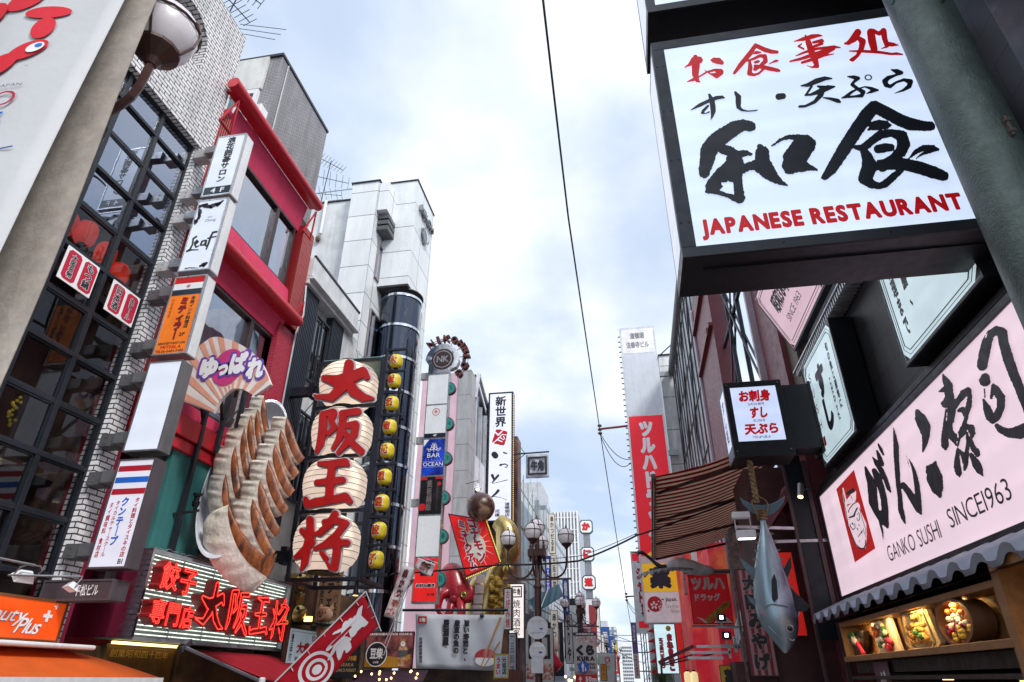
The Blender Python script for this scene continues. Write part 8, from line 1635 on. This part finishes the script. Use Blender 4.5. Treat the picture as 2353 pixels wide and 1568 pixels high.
# ---- small plain far signs packed down both sides
rnd = random.Random(21)
pal = [('far red',(.50,.012,.02)),('far white',(.74,.74,.75)),('far yellow',(.66,.42,.03)),('far blue',(.02,.09,.36)),('far green',(.04,.22,.12)),('far black',(.02,.02,.025)),('far orange',(.62,.16,.03)),('far pink',(.62,.30,.36))]
seen_ = {}
for k in range(26):
    side = -1 if k%2 else 1; y = 44+k*4.6+rnd.uniform(-1,1); w = rnd.uniform(.5,1.1)*(1+y/160); h = rnd.uniform(1.2,4.0)*(1+y/160); x = (-6.6+rnd.uniform(0,1.6)) if side < 0 else (1.2+.012*y+rnd.uniform(0,.6)); z = rnd.uniform(1.8,4.8) if side < 0 else rnd.uniform(1.7,3.6)
    nm,c_ = pal[rnd.randrange(8)]; F = camF(x,y,z); word = nm.split()[1]; shape = 'tall narrow' if h > 2.2*w else 'squarish'; where = 'left' if side < 0 else 'right'
    lab = '%s plain %s sign far down the %s shop row, number %s along it' % (shape,word,where,'one two three four five six seven eight nine ten eleven twelve thirteen'.split()[k//2])
    t = sign_box('far_sign',lab,'sign',F,w,h,.25,black_metal,M(nm,c_,.45,emit=.03,grime=.15),.05,'small far signs along both shop rows',proud=.02)
    m = MB(); F.quad(m,w*.25,w*.75,h*.12,h*.88,.012); m.build('panel',M('far panel '+('light' if c_[0]+c_[1] < .75 else 'dark'),(.70,.70,.70) if c_[0]+c_[1] < .75 else (.30,.03,.04),.5),t)
# ---- air conditioners, conduits
ac0 = None
for (x,y,z,lab) in ((-8.5,14.72,11.2,'white air conditioner on the pale tower side wall, upper one'),(-8.55,14.72,9.9,'white air conditioner on the pale tower side wall, lower one'),(-7.6,8.84,12.35,'white air conditioner below the grey penthouse window')):
    if ac0 is None:
        ac0 = thing('air_conditioner',lab,'air conditioner',(x,y,z),'air conditioners on the walls'); m = MB(); m.box(x-.35,x+.35,y-.14,y+.14,z,z+.5); m.build('case',white_paint,ac0,bevel=.02); f = camF(x,y-.145,z+.25); m = MB(); [f.annulus(m,-.08,0,r,r+.012,.0) for r in (.05,.10,.15,.19)]; [m.bar(f(-.08,0,.002),f(-.08+.2*math.cos(a),.2*math.sin(a),.002),.008,.004) for a in [math.pi*q/4 for q in range(8)]]; m.build('grille',grey_metal,ac0); m = MB(); m.box(x-.3,x-.25,y-.12,y+.16,z-.08,z); m.box(x+.25,x+.3,y-.12,y+.16,z-.08,z); m.build('bracket',grey_metal,ac0)
    else: dup(ac0,(x,y,z),lab)
for (pts,lab) in (([(-6.97,11.30,4.5),(-6.97,11.30,8.4),(-6.9,11.36,8.9),(-6.97,11.36,9.7)],'grey conduit pipe climbing the crimson building corner'),([(-7.28,9.3,12.0),(-7.28,9.3,14.8)],'thin conduit on the grey penthouse wall'),([(-6.96,14.56,2),(-6.96,14.56,9.6)],'pale pipe on the tiled tower corner'),([(-5.98,16.7,2),(-5.98,16.7,12)],'pale pipe beside the black glass cylinder')):
    m = MB(); m.tube(pts,.025,6); tag(m.build('conduit',grey_metal,None,True),lab,'pipe')
# ================================================================ cables
cable('overhead_cable','long black overhead cable running down the street from the top of the picture',[(-.78,2.0,13.6),(-.85,8.0,13.78),(-1.0,14.6,13.5),(-1.2,36.2,14.72),(-.62,57,7.6),(-.5,90,6.2)],.028,.05)
cable('overhead_cable','thick black cable sagging across the street behind the nearest lamp',[(-7.0,16.3,3.95),(-3.05,15.3,3.98),(-1.19,15.3,4.02),(.17,15.3,4.55),(3.4,15.3,5.6)],.022,.03)
cable('overhead_cable','thin cable just above the thick sagging one',[(-2.2,15.35,4.10),(-1.1,15.35,4.15),(.2,15.35,4.62)],.008,.02)
for k,(a,b,s) in enumerate((((-6.9,34,7.2),(.4,60,4.2),.6),((-6.9,36,6.2),(.3,62,4.6),.9),((-6.9,38,6.0),(.35,58,4.9),.8),((-3.6,31,4.6),(.6,64,2.9),.4),((-1.2,36.2,14.6),(.46,36.2,12.9),.5),((-1.2,36.2,14.5),(.46,36.2,12.7),.9),((-.6,57,7.5),(.6,58,6.7),.4),((-.6,57,7.4),(.7,58,6.5),.6))):
    cable('overhead_cable',('thin dark cable crossing the far street, part of the tangle above the lamps','looped dark cable hanging from the red brown cable arm')[k >= 4],[a,b],.022,s,20,('cables crossing the far street','cables looped from the cable arms')[k >= 4])
